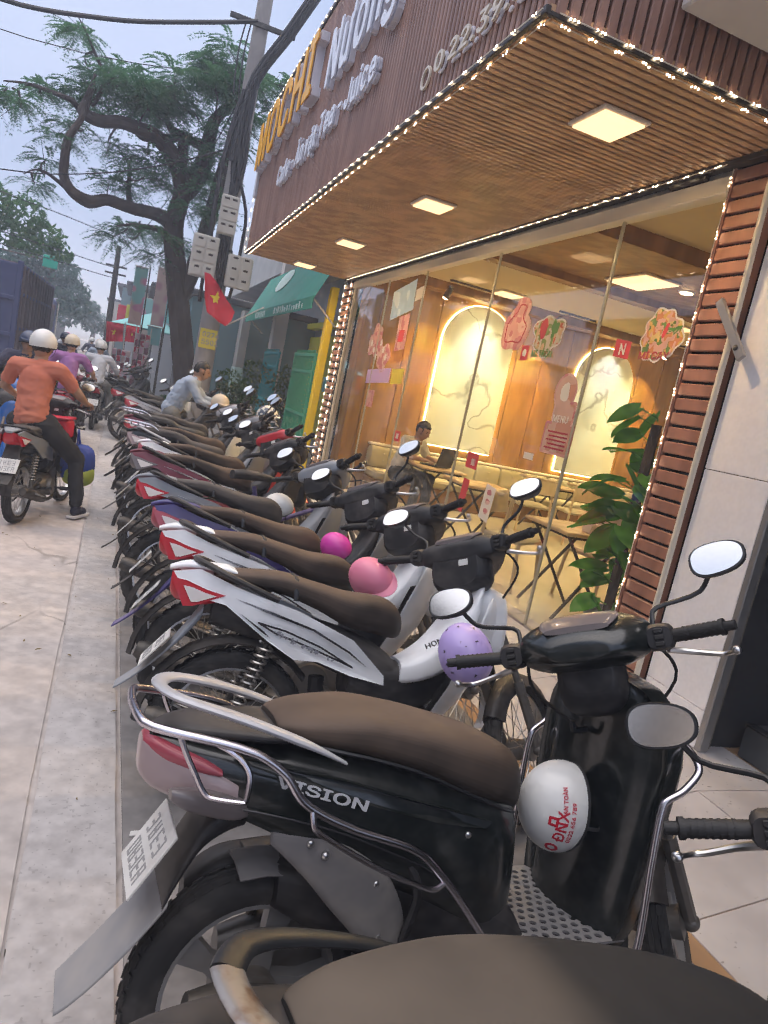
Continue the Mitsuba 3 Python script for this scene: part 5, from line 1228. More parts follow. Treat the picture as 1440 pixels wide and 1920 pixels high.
gate('teal_gate', 2.9, 15.2, 16.9, 2.05, 'gate_teal', 'teal barred gate leaf left of the yellow wall panel', 13)
gate('green_gate', 2.9, 11.95, 13.6, 2.05, 'gate_green', 'light green barred gate leaf next to the yellow post', 12)
solo('yellow_post', bx(2.86, 2.98, 11.55, 11.72, 0.0, 3.12, 0.01), 'pole_yellow', 'bright yellow square post beside the far slat column', 'post')
lw = thing('low_wall', 'pale grey wall behind the potted plants and the utility pole', 'wall')
part(lw, 'upper', bx(2.55, 2.75, 19.0, 22.5, 1.55, 3.0), 'plaster_grey', False)
part(lw, 'lower', bx(2.53, 2.77, 18.98, 22.52, 0.0, 1.549), 'print_pale', False)


def shrub(name, x, y, z, h, r, per, label, group):
    t = thing(name, label, 'plant', group)
    part(t, 'stem', cat([tube([(x + rng.uniform(-0.05, 0.05), y, z), (x + rng.uniform(-0.2, 0.2), y + rng.uniform(-0.2, 0.2), z + h * 0.7)], [0.02, 0.006], 5, 1) for _ in range(5)]), 'bark')
    part(t, 'foliage', leaves([(x + rng.uniform(-r, r) * 0.6, y + rng.uniform(-r, r) * 0.6, z + h * rng.uniform(0.3, 1.0), r * rng.uniform(0.5, 0.8)) for _ in range(6)], per, rng, 0.055), 'leaf_shrub', False)


shrub('potted_shrub', 1.85, 13.4, 0.1, 1.45, 0.42, 1500, 'dense dark green shrub right of the utility pole', 'shrubs in front of the shops')
shrub('potted_shrub', 2.3, 15.0, 0.1, 1.5, 0.40, 1500, 'dark green shrub left of the teal gate', 'shrubs in front of the shops')
shrub('potted_shrub', 3.0, 14.5, 0.3, 1.5, 0.40, 1300, 'green shrub behind the gap between the two gates', 'shrubs in front of the shops')
shrub('potted_shrub', 0.75, 14.4, 0.0, 0.75, 0.26, 1300, 'low green shrub at the foot of the feathery tree', 'shrubs in front of the shops')

M_('shop_dark', (0.05, 0.052, 0.058), 0.6)
M_('shop_teal', (0.12, 0.20, 0.22), 0.7)
M_('roof_dark', (0.06, 0.06, 0.07), 0.7)
M_('pane_dark', (0.03, 0.035, 0.045), 0.15)
M_('pale_wall', proc(lambda p, n, uv: mix((0.36, 0.38, 0.42), (0.48, 0.50, 0.53), fbm(p.x * 0.8, p.y * 0.8, p.z * 0.8, 3))), 0.8)
M_('tan_wall', proc(lambda p, n, uv: mix((0.34, 0.29, 0.24), (0.44, 0.38, 0.33), fbm(p.x * 0.8, p.y * 0.8, p.z * 0.8, 3))), 0.8)
def house(x0, x1, y0, y1, h, wall, label, side, storeys, awn=None):
    """A shophouse: front on x = x0 (right side of the street) or x1 (left side)."""
    t = thing('shophouse', label, 'house'); fx = x0 if side > 0 else x1; o = -side
    part(t, 'wall', bx(x0, x1, y0, y1, 0, h), wall, False)
    rf = part(t, 'roof', bx(x0 - 0.3, x1 + 0.3, y0 - 0.1, y1 - 0.05, h + 0.001, h + 0.18, 0.03), 'roof_dark', False)
    part(t, 'shop_opening', bx(fx, fx + o * 0.04, y0 + 0.3, y1 - 0.3, 0.1, 2.3), 'shop_dark', False)
    part(t, 'shutter_box', bx(fx, fx + o * 0.16, y0 + 0.25, y1 - 0.25, 2.31, 2.6, 0.01), awn or 'shop_teal', False)
    for s in range(1, storeys):
        z = 0.4 + s * 3.0
        nn = max(1, int((y1 - y0) / 2.2))
        for k in range(nn):
            c_ = y0 + (y1 - y0) * (k + 0.5) / nn
            w = part(t, 'window', bx(fx, fx + o * 0.06, c_ - 0.6, c_ + 0.6, z, z + 1.4, 0.01), 'plate_white', False)
            part(w, 'pane', bx(fx + o * 0.0605, fx + o * 0.07, c_ - 0.52, c_ - 0.03, z + 0.08, z + 1.32), 'pane_dark', False)
            part(w, 'pane', bx(fx + o * 0.0605, fx + o * 0.07, c_ + 0.03, c_ + 0.52, z + 0.08, z + 1.32), 'pane_dark', False)


house(1.3, 7, 19.6, 23.8, 3.1, 'shop_teal', 'low dark shophouse behind the banners and the tree', 1, 1)
house(0.6, 7, 24.2, 29.5, 3.4, 'pale_wall', 'low shophouse right of the distant thin pole', 1, 1, 'shop_teal')
house(0.2, 7, 29.8, 36, 3.6, 'tan_wall', 'tan low shophouse down the right side of the street', 1, 1)
house(-0.3, 6, 36.3, 44, 4.2, 'pale_wall', 'pale distant shophouse on the right side of the street', 1, 1)
house(-0.9, 6, 44.3, 56, 4.6, 'shop_teal', 'bluish distant shophouse near where the street narrows', 1, 1)
house(-2.0, 5, 62, 75, 4.6, 'tan_wall', 'farthest low house closing the right side of the street', 1, 1)
house(-11, -5.2, 9, 16.4, 4.4, 'tan_wall', 'house behind the truck on the left side of the street', -1, 1)
house(-11.5, -5.4, 24.5, 31, 4.0, 'pale_wall', 'house on the left side of the street behind the light green tree', -1, 1)
house(-11, -5.2, 38, 47, 4.0, 'tan_wall', 'distant house under the tall bluish trees on the left', -1, 1)
house(-12, -5.8, 56, 72, 4.2, 'pale_wall', 'farthest pale house on the left side of the street', -1, 1)
gs = thing('green_signboard', 'small bright green hanging sign above the truck', 'sign')
M_('sign_green', (0.02, 0.42, 0.30), 0.4)
part(gs, 'board', bx(-2.75, -2.35, 24.0, 24.08, 3.25, 3.6, 0.02), 'sign_green', False)
part(gs, 'arm', rod((-5.4, 24.6, 3.5), (-2.76, 24.04, 3.45), 0.02), 'dark_metal')
# racks of red and white goods outside a shop, and red decorations on the left
M_('goods_red', proc(lambda p, n, uv: mix((0.42, 0.03, 0.06), (0.55, 0.40, 0.42), smoothstep(0.55, 0.62, noise(p.x * 16, p.y * 16, p.z * 13)))), 0.6)
def goods(x, y, w, h, label, z=0.35):
    t = thing('goods_rack', label, 'display rack', 'racks of red goods outside the shops')
    for s in (0, 1): part(t, 'post', rod((x + s * w, y, 0), (x + s * w, y, z + h + 0.1), 0.014, n=6), 'meter_grey')
    k = 0
    for i in range(int(w / 0.105)):
        for j in range(int(h / 0.15)):
            part(t, 'packet', bx(x + 0.01 + 0.105 * i, x + 0.10 + 0.105 * i, y - 0.03 - 0.03 * ((i + j) % 2), y + 0.03, z + 0.15 * j, z + 0.14 + 0.15 * j, 0.01), ['goods_red', 'maroon_paint', 'banner_pink'][(i * 2 + j) % 3], False)


goods(-0.42, 18.6, 0.5, 0.95, 'rack hung with red and white packets under the small red flags', 0.5)
goods(0.05, 17.5, 0.32, 1.4, 'narrow rack of dark red packets beside the tree', 0.5)
goods(-3.35, 27, 0.9, 0.8, 'cluster of bright red goods beyond the truck on the left', 1.5)

# ---------------------------------------------------------------- truck
M_('truck_blue', proc(lambda p, n, uv: mix((0.035, 0.05, 0.13), (0.075, 0.09, 0.19), fbm(p.x * 2, p.y * 2, p.z * 2, 4))), 0.5)
M_('truck_rust', proc(lambda p, n, uv: mix((0.055, 0.055, 0.085), (0.14, 0.12, 0.14), fbm(p.x * 3, p.y * 3, p.z * 1.2, 4))), 0.6)
tk = thing('cargo_truck', 'dark blue high-sided cargo truck standing at the left edge of the street', 'truck')
bd = part(tk, 'cargo_body', bx(-4.0, -1.78, 13.0, 17.9, 0.82, 2.44), 'truck_rust', False)
for k in range(12):
    part(bd, 'rib', bx(-1.778, -1.72, 13.02 + 0.41 * k, 13.14 + 0.41 * k, 0.84, 2.42, 0.01), 'truck_rust', False)
for z in (0.86, 1.40, 1.95, 2.38):
    part(bd, 'side_rail', bx(-1.7795, -1.735, 13.0, 17.9, z, z + 0.055, 0.006), 'truck_blue', False)
rr_ = part(tk, 'rear_door', bx(-3.98, -1.80, 12.94, 12.999, 0.84, 2.42, 0.01), 'truck_blue', False)
for z in (1.28, 1.85):
    part(rr_, 'rail', bx(-3.97, -1.81, 12.90, 12.939, z, z + 0.07, 0.008), 'truck_blue', False)
for x in (-2.9,): part(rr_, 'lock_rod', rod((x, 12.90, 0.88), (x, 12.90, 2.4), 0.018), 'dark_metal')
part(tk, 'corner_post', bx(-1.82, -1.74, 12.92, 13.0, 0.80, 2.47, 0.01), 'truck_blue', False)
part(tk, 'chassis', bx(-3.5, -2.2, 13.1, 20.0, 0.55, 0.80, 0.02), 'dark_metal', False)
part(tk, 'bumper', bx(-3.9, -1.85, 12.95, 13.1, 0.42, 0.56, 0.015), 'dark_metal', False)
cab = part(tk, 'cab', bx(-3.95, -1.85, 18.1, 20.1, 0.6, 2.3, 0.12), 'truck_blue', False)
part(cab, 'window', bx(-1.853, -1.845, 18.5, 19.6, 1.5, 2.1, 0.003), 'pane_dark', False)
for s in (-3.75, -2.05):
    for y in (14.4, 19.1):
        w_ = part(tk, 'wheel', moved(lathe([(0.25, -0.13), (0.44, -0.13), (0.46, -0.06), (0.46, 0.06), (0.44, 0.13), (0.25, 0.13)], 28, 'x', True), (s, y, 0.46)), 'rubber')
        part(w_, 'rim', moved(lathe([(0.0, -0.06), (0.25, -0.10), (0.25, 0.10), (0.0, 0.06)], 20, 'x'), (s, y, 0.46)), 'dark_metal')
for x in (-3.7, -2.1): part(tk, 'tail_lamp', bx(x - 0.12, x + 0.12, 12.92, 12.949, 0.60, 0.70, 0.01), 'lens_red', False)

# houses across the street, behind the camera's left shoulder: seen only in mirrors and glass
house(-11, -5.2, -1.5, 8.6, 4.6, 'pale_wall', 'pale house across the street opposite the cafe', -1, 1)
house(-11, -5.4, -12.5, -2.0, 5.0, 'tan_wall', 'tan house across the street behind the camera', -1, 1)

# more clutter along the far shops: boards, parasol, tarpaulin, thin wires
for (x, y, z0, z1, w, mat, lb) in ((0.55, 20.5, 2.3, 3.0, 0.7, 'banner_teal', 'teal shop board under the roof behind the tree'), (-0.1, 23.2, 2.35, 3.0, 0.6, 'banner_mix', 'printed shop board right of the distant thin pole'), (-0.35, 27.5, 2.2, 2.9, 0.7, 'st_yellow_', 'yellowish shop board far down the right side'), (-0.75, 33.0, 2.3, 3.1, 0.8, 'flag_red', 'red shop board far down the right side')):
    t = thing('shop_board', lb, 'sign', None); part(t, 'board', bx(x, x + w, y, y + 0.06, z0, z1, 0.01), 'wall_yellow' if mat == 'st_yellow_' else mat, False); part(t, 'arm', rod((x + w, y + 0.03, z1 - 0.1), (x + w + 0.9, y + 0.03, z1 - 0.1), 0.015), 'dark_metal')
par = thing('parasol', 'faded teal parasol over goods beyond the tree trunk', 'parasol')
a_ = np.linspace(0, 2 * np.pi, 8, endpoint=False)
part(par, 'canopy', tm(np.vstack([[[0.35, 20.2, 2.45]], np.stack([0.35 + 0.95 * np.cos(a_), 20.2 + 0.95 * np.sin(a_), 2.02 + 0 * a_], 1)]), [(0, 1 + i, 1 + (i + 1) % 8) for i in range(8)]), 'banner_teal', False)
part(par, 'pole', rod((0.35, 20.2, 0), (0.35, 20.2, 2.44), 0.02), 'meter_grey')
for k, (p_, q_, sag, lb) in enumerate((((1.25, 13.45, 6.6), (-0.76, 24, 4.2), 0.5, 'upper wire strung from the near pole to the distant pole'), ((1.2, 13.45, 6.2), (-0.70, 24, 3.7), 0.6, 'lower wire strung from the near pole to the distant pole'), ((1.25, 13.4, 5.6), (3.4, 11.6, 4.6), 0.3, 'wire running from the pole to the shop beyond the cafe'), ((1.15, 13.4, 5.2), (-5.2, 15.5, 4.3), 0.7, 'wire crossing from the pole behind the tree to the left houses'))):
    P_ = np.array(p_); Q_ = np.array(q_); cable('thin_wire', [P_ + (Q_ - P_) * u - np.array([0, 0, sag * 4 * u * (1 - u)]) for u in np.linspace(0, 1, 7)], 0.011, lb)

fl_v, fl_f = [], []
for k in range(90):
    x, y = rng.uniform(-1.6, 0.45), rng.uniform(1.0, 9.0); a = rng.uniform(0, 6.28); L = rng.uniform(0.008, 0.022); u = np.array([math.cos(a), math.sin(a), 0]) * L; v = np.array([-math.sin(a), math.cos(a), 0]) * L * 0.35
    c_ = np.array([x, y, 0.019 if -0.3 < x < 0.25 else 0.005]); n = len(fl_v); fl_v += [c_ - u, c_ - v + [0, 0, 0.003], c_ + u, c_ + v + [0, 0, 0.002]]; fl_f += [(n, n + 1, n + 2), (n, n + 2, n + 3)]
M_('dry_leaf', (0.16, 0.115, 0.05), 0.8)
solo('fallen_leaves', tm(fl_v, fl_f), 'dry_leaf', 'small dry fallen leaflets scattered over the road edge', 'leaves', kind='stuff', smooth=False)
# ---------------------------------------------------------------- people: x forward, y left, z up
M_('skin', proc(lambda p, n, uv: mix((0.30, 0.165, 0.105), (0.37, 0.215, 0.145), fbm(p.x * 9, p.y * 9, p.z * 9, 3))), 0.5)
M_('hair_black', (0.012, 0.010, 0.009), 0.5)
M_('eye_dark', (0.02, 0.015, 0.012), 0.2)
M_('lip', (0.27, 0.10, 0.08), 0.5)
def fabric(name, a, b, s=6):
    return M_(name, proc(lambda p, n, uv: mix(a, b, fbm(p.x * s, p.y * s, p.z * s, 4))), 0.85)


fabric('shirt_orange', (0.44, 0.125, 0.080), (0.56, 0.20, 0.12))
fabric('trousers_black', (0.012, 0.012, 0.014), (0.03, 0.03, 0.033))
fabric('shirt_purple', (0.26, 0.10, 0.30), (0.36, 0.18, 0.40))
fabric('shirt_greyblue', (0.27, 0.33, 0.42), (0.42, 0.49, 0.58))
fabric('shirt_pale', (0.48, 0.50, 0.54), (0.62, 0.64, 0.68))
fabric('shirt_navy', (0.02, 0.022, 0.045), (0.05, 0.05, 0.09))
fabric('shirt_white', (0.56, 0.53, 0.48), (0.68, 0.66, 0.60))
fabric('trousers_grey', (0.12, 0.12, 0.12), (0.20, 0.20, 0.19))
fabric('shoe_dark', (0.015, 0.015, 0.03), (0.03, 0.03, 0.05))
M_('shoe_sole', (0.66, 0.64, 0.62), 0.6)
M_('helmet_white', dusty((0.66, 0.66, 0.64), (0.40, 0.36, 0.32), 0.25, 12, 0.0), 0.25, clearcoat=0.8)
M_('helmet_cream', (0.58, 0.50, 0.38), 0.3, clearcoat=0.6)
M_('helmet_pink', (0.68, 0.20, 0.30), 0.35, clearcoat=0.5)
M_('helmet_magenta', (0.62, 0.05, 0.36), 0.3, clearcoat=0.6)
M_('helmet_lilac', (0.42, 0.33, 0.66), 0.32, clearcoat=0.6)
M_('helmet_blue', (0.04, 0.055, 0.11), 0.3, clearcoat=0.6)
M_('helmet_pattern', proc(lambda p, n, uv: mix((0.62, 0.62, 0.58), (0.10, 0.13, 0.18), smoothstep(0.5, 0.56, noise(p.x * 28, p.y * 28, p.z * 28)))), 0.35, clearcoat=0.5)
M_('foam_dark', (0.02, 0.02, 0.022), 0.9)


def hand(wr, aim, palm_n, thumb, curl=0.9):
    """Bones of palm, four fingers and thumb from the wrist; aim: along the hand, palm_n: out of the palm, thumb: towards the thumb's side."""
    wr, aim, pn = np.array(wr, float), np.array(aim, float), np.array(palm_n, float); aim /= np.linalg.norm(aim)
    pn -= aim * (pn @ aim); pn /= np.linalg.norm(pn); th = np.cross(aim, pn); th = th if th @ np.array(thumb, float) > 0 else -th
    B = [(wr, 0.026, wr + aim * 0.03, 0.03)]
    for o in (-0.028, 0, 0.028): B.append((wr + aim * 0.015 + th * o * 0.6, 0.018, wr + aim * 0.085 + th * o, 0.014))
    for o, L in ((0.034, 0.068), (0.012, 0.076), (-0.011, 0.071), (-0.033, 0.056)):
        p = wr + aim * 0.088 + th * o; d = aim.copy()
        for s, q in ((0.45, 0.3), (0.32, 0.75), (0.25, 1.0)):
            a = curl * q * 1.35; d2 = aim * math.cos(a) + pn * math.sin(a); n_ = p + d2 * L * s; B.append((p, 0.0088, n_, 0.0080)); p = n_
    p = wr + aim * 0.03 + th * 0.034; q = p + aim * 0.035 + th * 0.030 + pn * 0.012; B += [(p, 0.012, q, 0.0105), (q, 0.0105, q + aim * 0.022 + pn * 0.022 * curl, 0.009)]
    return B


def head_mesh(c_, yaw=0, pitch=0):
    m = trimesh.creation.icosphere(4, 1.0); v = m.vertices.copy()
    x, y, z = v.T; w = np.stack([x * 0.098, y * 0.078, z * 0.118], 1)
    jaw = np.clip(-z, 0, 1); w[:, 1] *= 1 - 0.30 * jaw ** 1.5; w[:, 0] += 0.012 * jaw * (x > 0) - 0.018 * jaw * (x < 0)
    g = lambda cy, cz, sy, sz: np.exp(-((w[:, 1] - cy) / sy) ** 2 - ((w[:, 2] - cz) / sz) ** 2) * (x > 0.2)
    w[:, 0] += 0.026 * g(0, -0.022, 0.012, 0.017) + 0.012 * g(0, 0.0, 0.008, 0.02) + 0.009 * g(0, -0.062, 0.022, 0.010) - 0.010 * g(0.031, 0.008, 0.014, 0.010) - 0.010 * g(-0.031, 0.008, 0.014, 0.010) + 0.006 * g(0, 0.028, 0.04, 0.009) + 0.008 * g(0, -0.10, 0.022, 0.016)
    ears = [ball((-0.005, s * 0.080, -0.004), 0.024, 2, (0.55, 0.35, 1.1)) for s in (-1, 1)]
    eyes = cat([ball((0.083, s * 0.031, 0.008), 0.010, 2, (0.6, 1.2, 0.6)) for s in (-1, 1)] + [bx(0.088, 0.094, s * 0.031 - 0.015, s * 0.031 + 0.015, 0.026, 0.031) for s in (-1, 1)])
    mouth = ball((0.096, 0, -0.062), 0.018, 2, (0.35, 1.15, 0.28))
    R = rot([0, 0, 1], yaw) @ rot([0, 1, 0], pitch); f = lambda q: moved(q, c_, R)
    hair = tm(*(lambda q: (q.vertices, q.faces))(trimesh.creation.icosphere(3, 1.0))); hv = hair.vertices * [0.106, 0.088, 0.120] + [-0.008, 0, 0.012]
    cutv = (hv[:, 0] > 0.045) & (hv[:, 2] < 0.062) | (hv[:, 2] < -0.045); hv[cutv] *= [0.80, 0.80, 0.85]; ear_ = (np.abs(hv[:, 0] + 0.003) < 0.034) & (hv[:, 2] < 0.034) & ~cutv; hv[ear_] *= [1, 0.80, 1]
    hair = tm(hv + (meshkit.noise(hv * 90, 2)[:, None] - 0.5) * 0.006, hair.faces)
    return f(cat([tm(w, m.faces)] + ears)), f(eyes), f(mouth), f(hair), R


def dome(axis_up=(0, 0, 1), brim=True):
    """Open half-shell helmet: shell, lining, brim, in its own frame (x forward, z up, rim at z = -0.03)."""
    a = np.arange(36) * 2 * np.pi / 36; rings_o, rings_i = [], []
    for t in np.linspace(0.02, 1.0, 14):
        ph = t * math.radians(108); drop = np.where(np.cos(a) > 0.2, 0.30 * (np.cos(a) - 0.2), 0) * (t ** 4)
        r_, z = math.sin(ph), math.cos(ph) + drop * 0.5
        rings_o.append(np.stack([0.138 * r_ * np.cos(a), 0.114 * r_ * np.sin(a), 0.128 * z], 1)); rings_i.append(rings_o[-1] * 0.86)
    shell = skin(rings_o + [rings_i[-1] * 1.05 + rings_o[-1] * 0.0])
    shell = skin(rings_o + [rings_o[-1] * [0.97, 0.97, 1.0]], True)
    v = [r_ for r_ in rings_o] + [r_ for r_ in rings_i[::-1]]
    shell = skin(v[:len(rings_o)] + [rings_o[-1] * 0.965], caps=False)
    cap = tm(np.vstack([rings_o[0], rings_o[0].mean(0) + [0, 0, 0.0005]]), [(i, (i + 1) % 36, 36) for i in range(36)])
    lining = skin(rings_i, caps=False)
    rim = tube(np.vstack([rings_o[-1] * 0.985, rings_o[-1][:1] * 0.985]), 0.006, 6, 1)
    visor = None
    if brim:
        b = np.linspace(-1.0, 1.0, 13); inn = np.stack([0.128 * np.cos(b * 0.9), 0.120 * np.sin(b * 0.9), 0.02 + 0 * b], 1); out = inn + np.stack([0.05 * np.cos(b * 1.2), 0 * b, -0.016 * np.cos(b)], 1)
        visor = skin([np.vstack([inn, (inn - [0, 0, 0.005])[::-1]]), np.vstack([out, (out - [0, 0, 0.004])[::-1]])])
    strap = cat([tube([(0.02, s * 0.105, -0.02), (0.035, s * 0.085, -0.09), (0.045, s * 0.02, -0.135)], 0.006, 6, 4, flat=0.3) for s in (-1, 1)])
    return cat([shell, cap]), lining, rim, visor, strap


def put_helmet(name_or_parent, c_, R, mat, label=None, brim=True, child=False, marks=None, scale=1.0, lining='foam_dark'):
    sh_, li, rim, vis, st = dome(brim=brim); f = lambda m: moved(m, c_, np.asarray(R) * scale)
    t = key(f'{name_or_parent}__helmet') if child else thing(name_or_parent, label, 'helmet')
    part(t, 'shell', f(sh_), mat, 60); part(t, 'lining', f(li), lining, 60); part(t, 'rim', f(rim), 'foam_dark')
    if vis is not None: part(t, 'visor', f(vis), mat if brim != 'dark' else 'foam_dark')
    part(t, 'strap', f(st), 'foam_dark')
    return t, f


def person(label, J, tw, top, legs, hair=True, helmet=None, shoe='shoe_dark', sleeve=0.62, group=None, yaw=0, pitch=0, build=1.0, brim=True, curl=0.9, hands=None):
    t = thing('person', label, 'person', group); g = {k: np.array(v, float) for k, v in J.items()}
    b = build; R_ = lambda q: q * b
    B = [(g['pelvis'], R_(0.125), g['waist'], R_(0.115)), (g['waist'], R_(0.115), g['chest'], R_(0.13)), (g['chest'], R_(0.12), g['neck'] - [0, 0, 0.05], R_(0.08)), (g['neck'] - [0, 0, 0.06], R_(0.058), g['head'] - [0.01, 0, 0.05], R_(0.052))]
    top_b, leg_b = [], []
    top_b += [(g['pelvis'] + [0, 0, 0.03], R_(0.142), g['waist'], R_(0.132)), (g['waist'], R_(0.132), g['chest'], R_(0.145)), (g['chest'], R_(0.135), g['neck'] - [0, 0, 0.06], R_(0.085))]
    for s in 'lr':
        sh_, el, wr, hp, kn, an, to = (g[s + k] for k in ('sho', 'elb', 'wri', 'hip', 'kne', 'ank', 'toe'))
        B += [(g['chest'] + (g['neck'] - g['chest']) * 0.45, R_(0.085), sh_, R_(0.055)), (sh_, R_(0.054), el, R_(0.041)), (el, R_(0.040), wr, R_(0.027))]
        hd = hands[s] if hands else (wr - el, [0, 0, -1], [0, -1 if s == 'l' else 1, 0])
        B += hand(wr, hd[0], hd[1], hd[2], curl)
        B += [(g['pelvis'], R_(0.10), hp, R_(0.09)), (hp, R_(0.088), kn, R_(0.058)), (kn, R_(0.057), an, R_(0.037)), (an, 0.037, to, 0.028)]
        ce = sh_ + (el - sh_) * sleeve if sleeve <= 1 else el + (wr - el) * (sleeve - 1)
        top_b += [(g['chest'] + (g['neck'] - g['chest']) * 0.45, R_(0.10), sh_, R_(0.070))]
        if sleeve <= 1: top_b.append((sh_, R_(0.070), ce, R_(0.062)))
        else: top_b += [(sh_, R_(0.069), el, R_(0.054)), (el, R_(0.053), ce, R_(0.042))]
        leg_b += [(g['pelvis'], R_(0.128), hp, R_(0.108)), (hp, R_(0.106), kn, R_(0.076)), (kn, R_(0.075), kn + (an - kn) * 0.90, R_(0.058))]
        up = np.array([0, 0, 0.0]); fw = (to - an) * [1, 1, 0]; fw /= np.linalg.norm(fw) + 1e-9
        sole_z = min(an[2], to[2]) - 0.055
        sm = bones([(an + [0, 0, -0.01], 0.048, an - fw * 0.035 + [0, 0, -0.04], 0.036), (an + [0, 0, -0.02], 0.046, to, 0.036), (an - fw * 0.03 + [0, 0, -0.04], 0.034, to, 0.034)], 0.02, 5)
        part(t, 'shoe', sm, shoe, 60, tw)
        lo = min(an[2] - 0.04, to[2]) - 0.036
        side = np.array([-fw[1], fw[0], 0])
        so = plate(sbox(-0.07, -0.036, 0.175, 0.036).buffer(0.012), 0.020, 'xy', 0.0)
        part(t, 'shoe_sole', moved(so, an * [1, 1, 0] + [0, 0, lo + 0.006], np.stack([fw, side, [0, 0, 1]], 1)), 'shoe_sole', 40, tw)
    hm, ey, mo, hr, HR = head_mesh(g['head'], yaw, pitch)
    body = bones(B, 0.022, 5)
    part(t, 'body', cat([body, hm]), 'skin', 70, tw)
    part(t, 'eyes', ey, 'eye_dark', 60, tw, kind='stuff'); part(t, 'mouth', mo, 'lip', 60, tw)
    sm = bones(top_b, 0.017, 5); v = sm.vertices; nv = sm.vertex_normals
    sm.vertices = v + nv * ((meshkit.fbm(v * [9, 9, 16], 3, 4) - 0.5) * 0.030 + np.abs(meshkit.fbm(v * [14, 11, 30], 2, 7) - 0.5) * -0.045 * np.clip((1.32 - v[:, 2]) / 0.3, 0.25, 1))[:, None]
    part(t, 'shirt', sm, top, 70, tw)
    lm = bones(leg_b, 0.025, 5); v = lm.vertices; lm.vertices = v + lm.vertex_normals * ((meshkit.fbm(v * [12, 12, 9], 3, 9) - 0.5) * 0.034)[:, None]
    part(t, 'trousers', lm, legs, 70, tw)
    if helmet:
        sh_, li, rim, vis, st = dome(brim=brim); f = lambda m: moved(m, g['head'] + HR @ [0.0, 0, 0.035], HR)
        hk = key(f'{t}__helmet')
        part(hk, 'shell', f(sh_), helmet, 60, tw); part(hk, 'rim', f(rim), 'foam_dark', 35, tw)
        if brim: part(hk, 'visor', f(vis), helmet, 35, tw)
        part(hk, 'strap', f(st), 'foam_dark', 35, tw)
    if hair: part(t, 'hair', hr, 'hair_black', 60, tw)
    return t


def ride_pose(foot_down=None, lean=0.10, arm_drop=0.0):
    """Seated on a motorbike whose rear wheel stands at the origin."""
    J = {'pelvis': (0.20, 0, 0.90), 'waist': (0.20 + lean * 0.4, 0, 1.08), 'chest': (0.22 + lean, 0, 1.26), 'neck': (0.24 + lean * 1.3, 0, 1.44), 'head': (0.28 + lean * 1.4, 0, 1.56)}
    for s, q in (('l', 1), ('r', -1)):
        J[s + 'sho'] = (0.22 + lean * 1.15, q * 0.19, 1.375); J[s + 'elb'] = (0.42, q * 0.33, 1.17); J[s + 'wri'] = (0.66, q * 0.33, 1.085)
        J[s + 'hip'] = (0.24, q * 0.11, 0.875); J[s + 'kne'] = (0.66, q * 0.20, 0.80); J[s + 'ank'] = (0.52, q * 0.22, 0.36); J[s + 'toe'] = (0.66, q * 0.23, 0.315)
        if foot_down and s in foot_down:
            J[s + 'kne'] = (0.58, q * 0.30, 0.55); J[s + 'ank'] = (0.50, q * 0.36, 0.095); J[s + 'toe'] = (0.63, q * 0.39, 0.04)
    return J


RH = {'l': ((1, 0, -0.15), (0, 0, -1), (0, -1, 0)), 'r': ((1, 0, -0.15), (0, 0, -1), (0, 1, 0))}
# the rider in orange, seen from behind
tw = place(-0.66, 6.12, 0, 77, 3, 0.89)
bike('motorbike', underbone, dict(steer_deg=-4, decal=False), col(seat='seat_vinyl_grey', panel='slate_paint', shield='black_plastic', inner='black_plastic', tail='lens_red', cowl='black_plastic', flap='black_matt'), tw, 'dark motorbike ridden by the person in the orange shirt', 'motorbike')
person('person in an orange t-shirt and white helmet astride a motorbike, seen from behind', ride_pose('r', 0.06), tw, 'shirt_orange', 'trousers_black', True, 'helmet_white', hands=RH, build=1.06)
M_('bag_blue', (0.02, 0.05, 0.28), 0.6)
M_('bag_lime', (0.34, 0.42, 0.06), 0.6)
M_('bag_red', (0.62, 0.02, 0.05), 0.5)
bg = thing('shopping_bag', 'blue and lime green bag hanging before the legs of the rider in orange', 'bag')
part(bg, 'sack', loft([(0.70, 0.42, 0.10, 0.10, 2.6, -0.24), (0.80, 0.46, 0.15, 0.19, 3, -0.24), (0.92, 0.46, 0.15, 0.20, 3, -0.24), (1.0, 0.48, 0.10, 0.12, 2.6, -0.24)], 20), 'bag_blue', 40, tw)
part(bg, 'lower_panel', loft([(0.69, 0.36, 0.09, 0.07, 2.6, -0.26), (0.80, 0.36, 0.145, 0.11, 3, -0.26), (0.90, 0.36, 0.14, 0.10, 3, -0.26)], 18), 'bag_lime', 40, tw)
part(bg, 'handle', tube([(0.80, -0.24, 0.64), (0.80, -0.24, 0.78), (0.88, -0.22, 0.80), (0.90, -0.24, 0.64)], 0.01, 6), 'bag_blue', 35, tw)
rb = thing('red_box', 'bright red box carried in front of the rider in orange', 'box')
part(rb, 'body', bx(0.62, 0.84, -0.19, 0.10, 0.72, 0.90, 0.02), 'bag_red', False, tw); part(rb, 'lid', bx(0.61, 0.85, -0.20, 0.11, 0.901, 0.93, 0.01), 'bag_red', False, tw)
# oncoming rider on a blue scooter at the left edge
tw = place(-1.14, 8.95, 0, -86, 4, 0.86)
bike('scooter', scooter, dict(steer_deg=8, guard=False, letters=False), col(seat='seat_vinyl', panel='blue_paint', rim='wheel_paint', rail='silver_paint', cowl='blue_paint', shield='blue_paint', inner='black_plastic', tail='lens_red', fender='blue_paint'), tw, 'blue scooter facing the camera at the left edge', 'motorbike')
person('person in a dark jacket and dark blue helmet riding the blue scooter', ride_pose(None, 0.03), tw, 'shirt_navy', 'trousers_black', True, 'helmet_blue', sleeve=1.8, hands=RH)
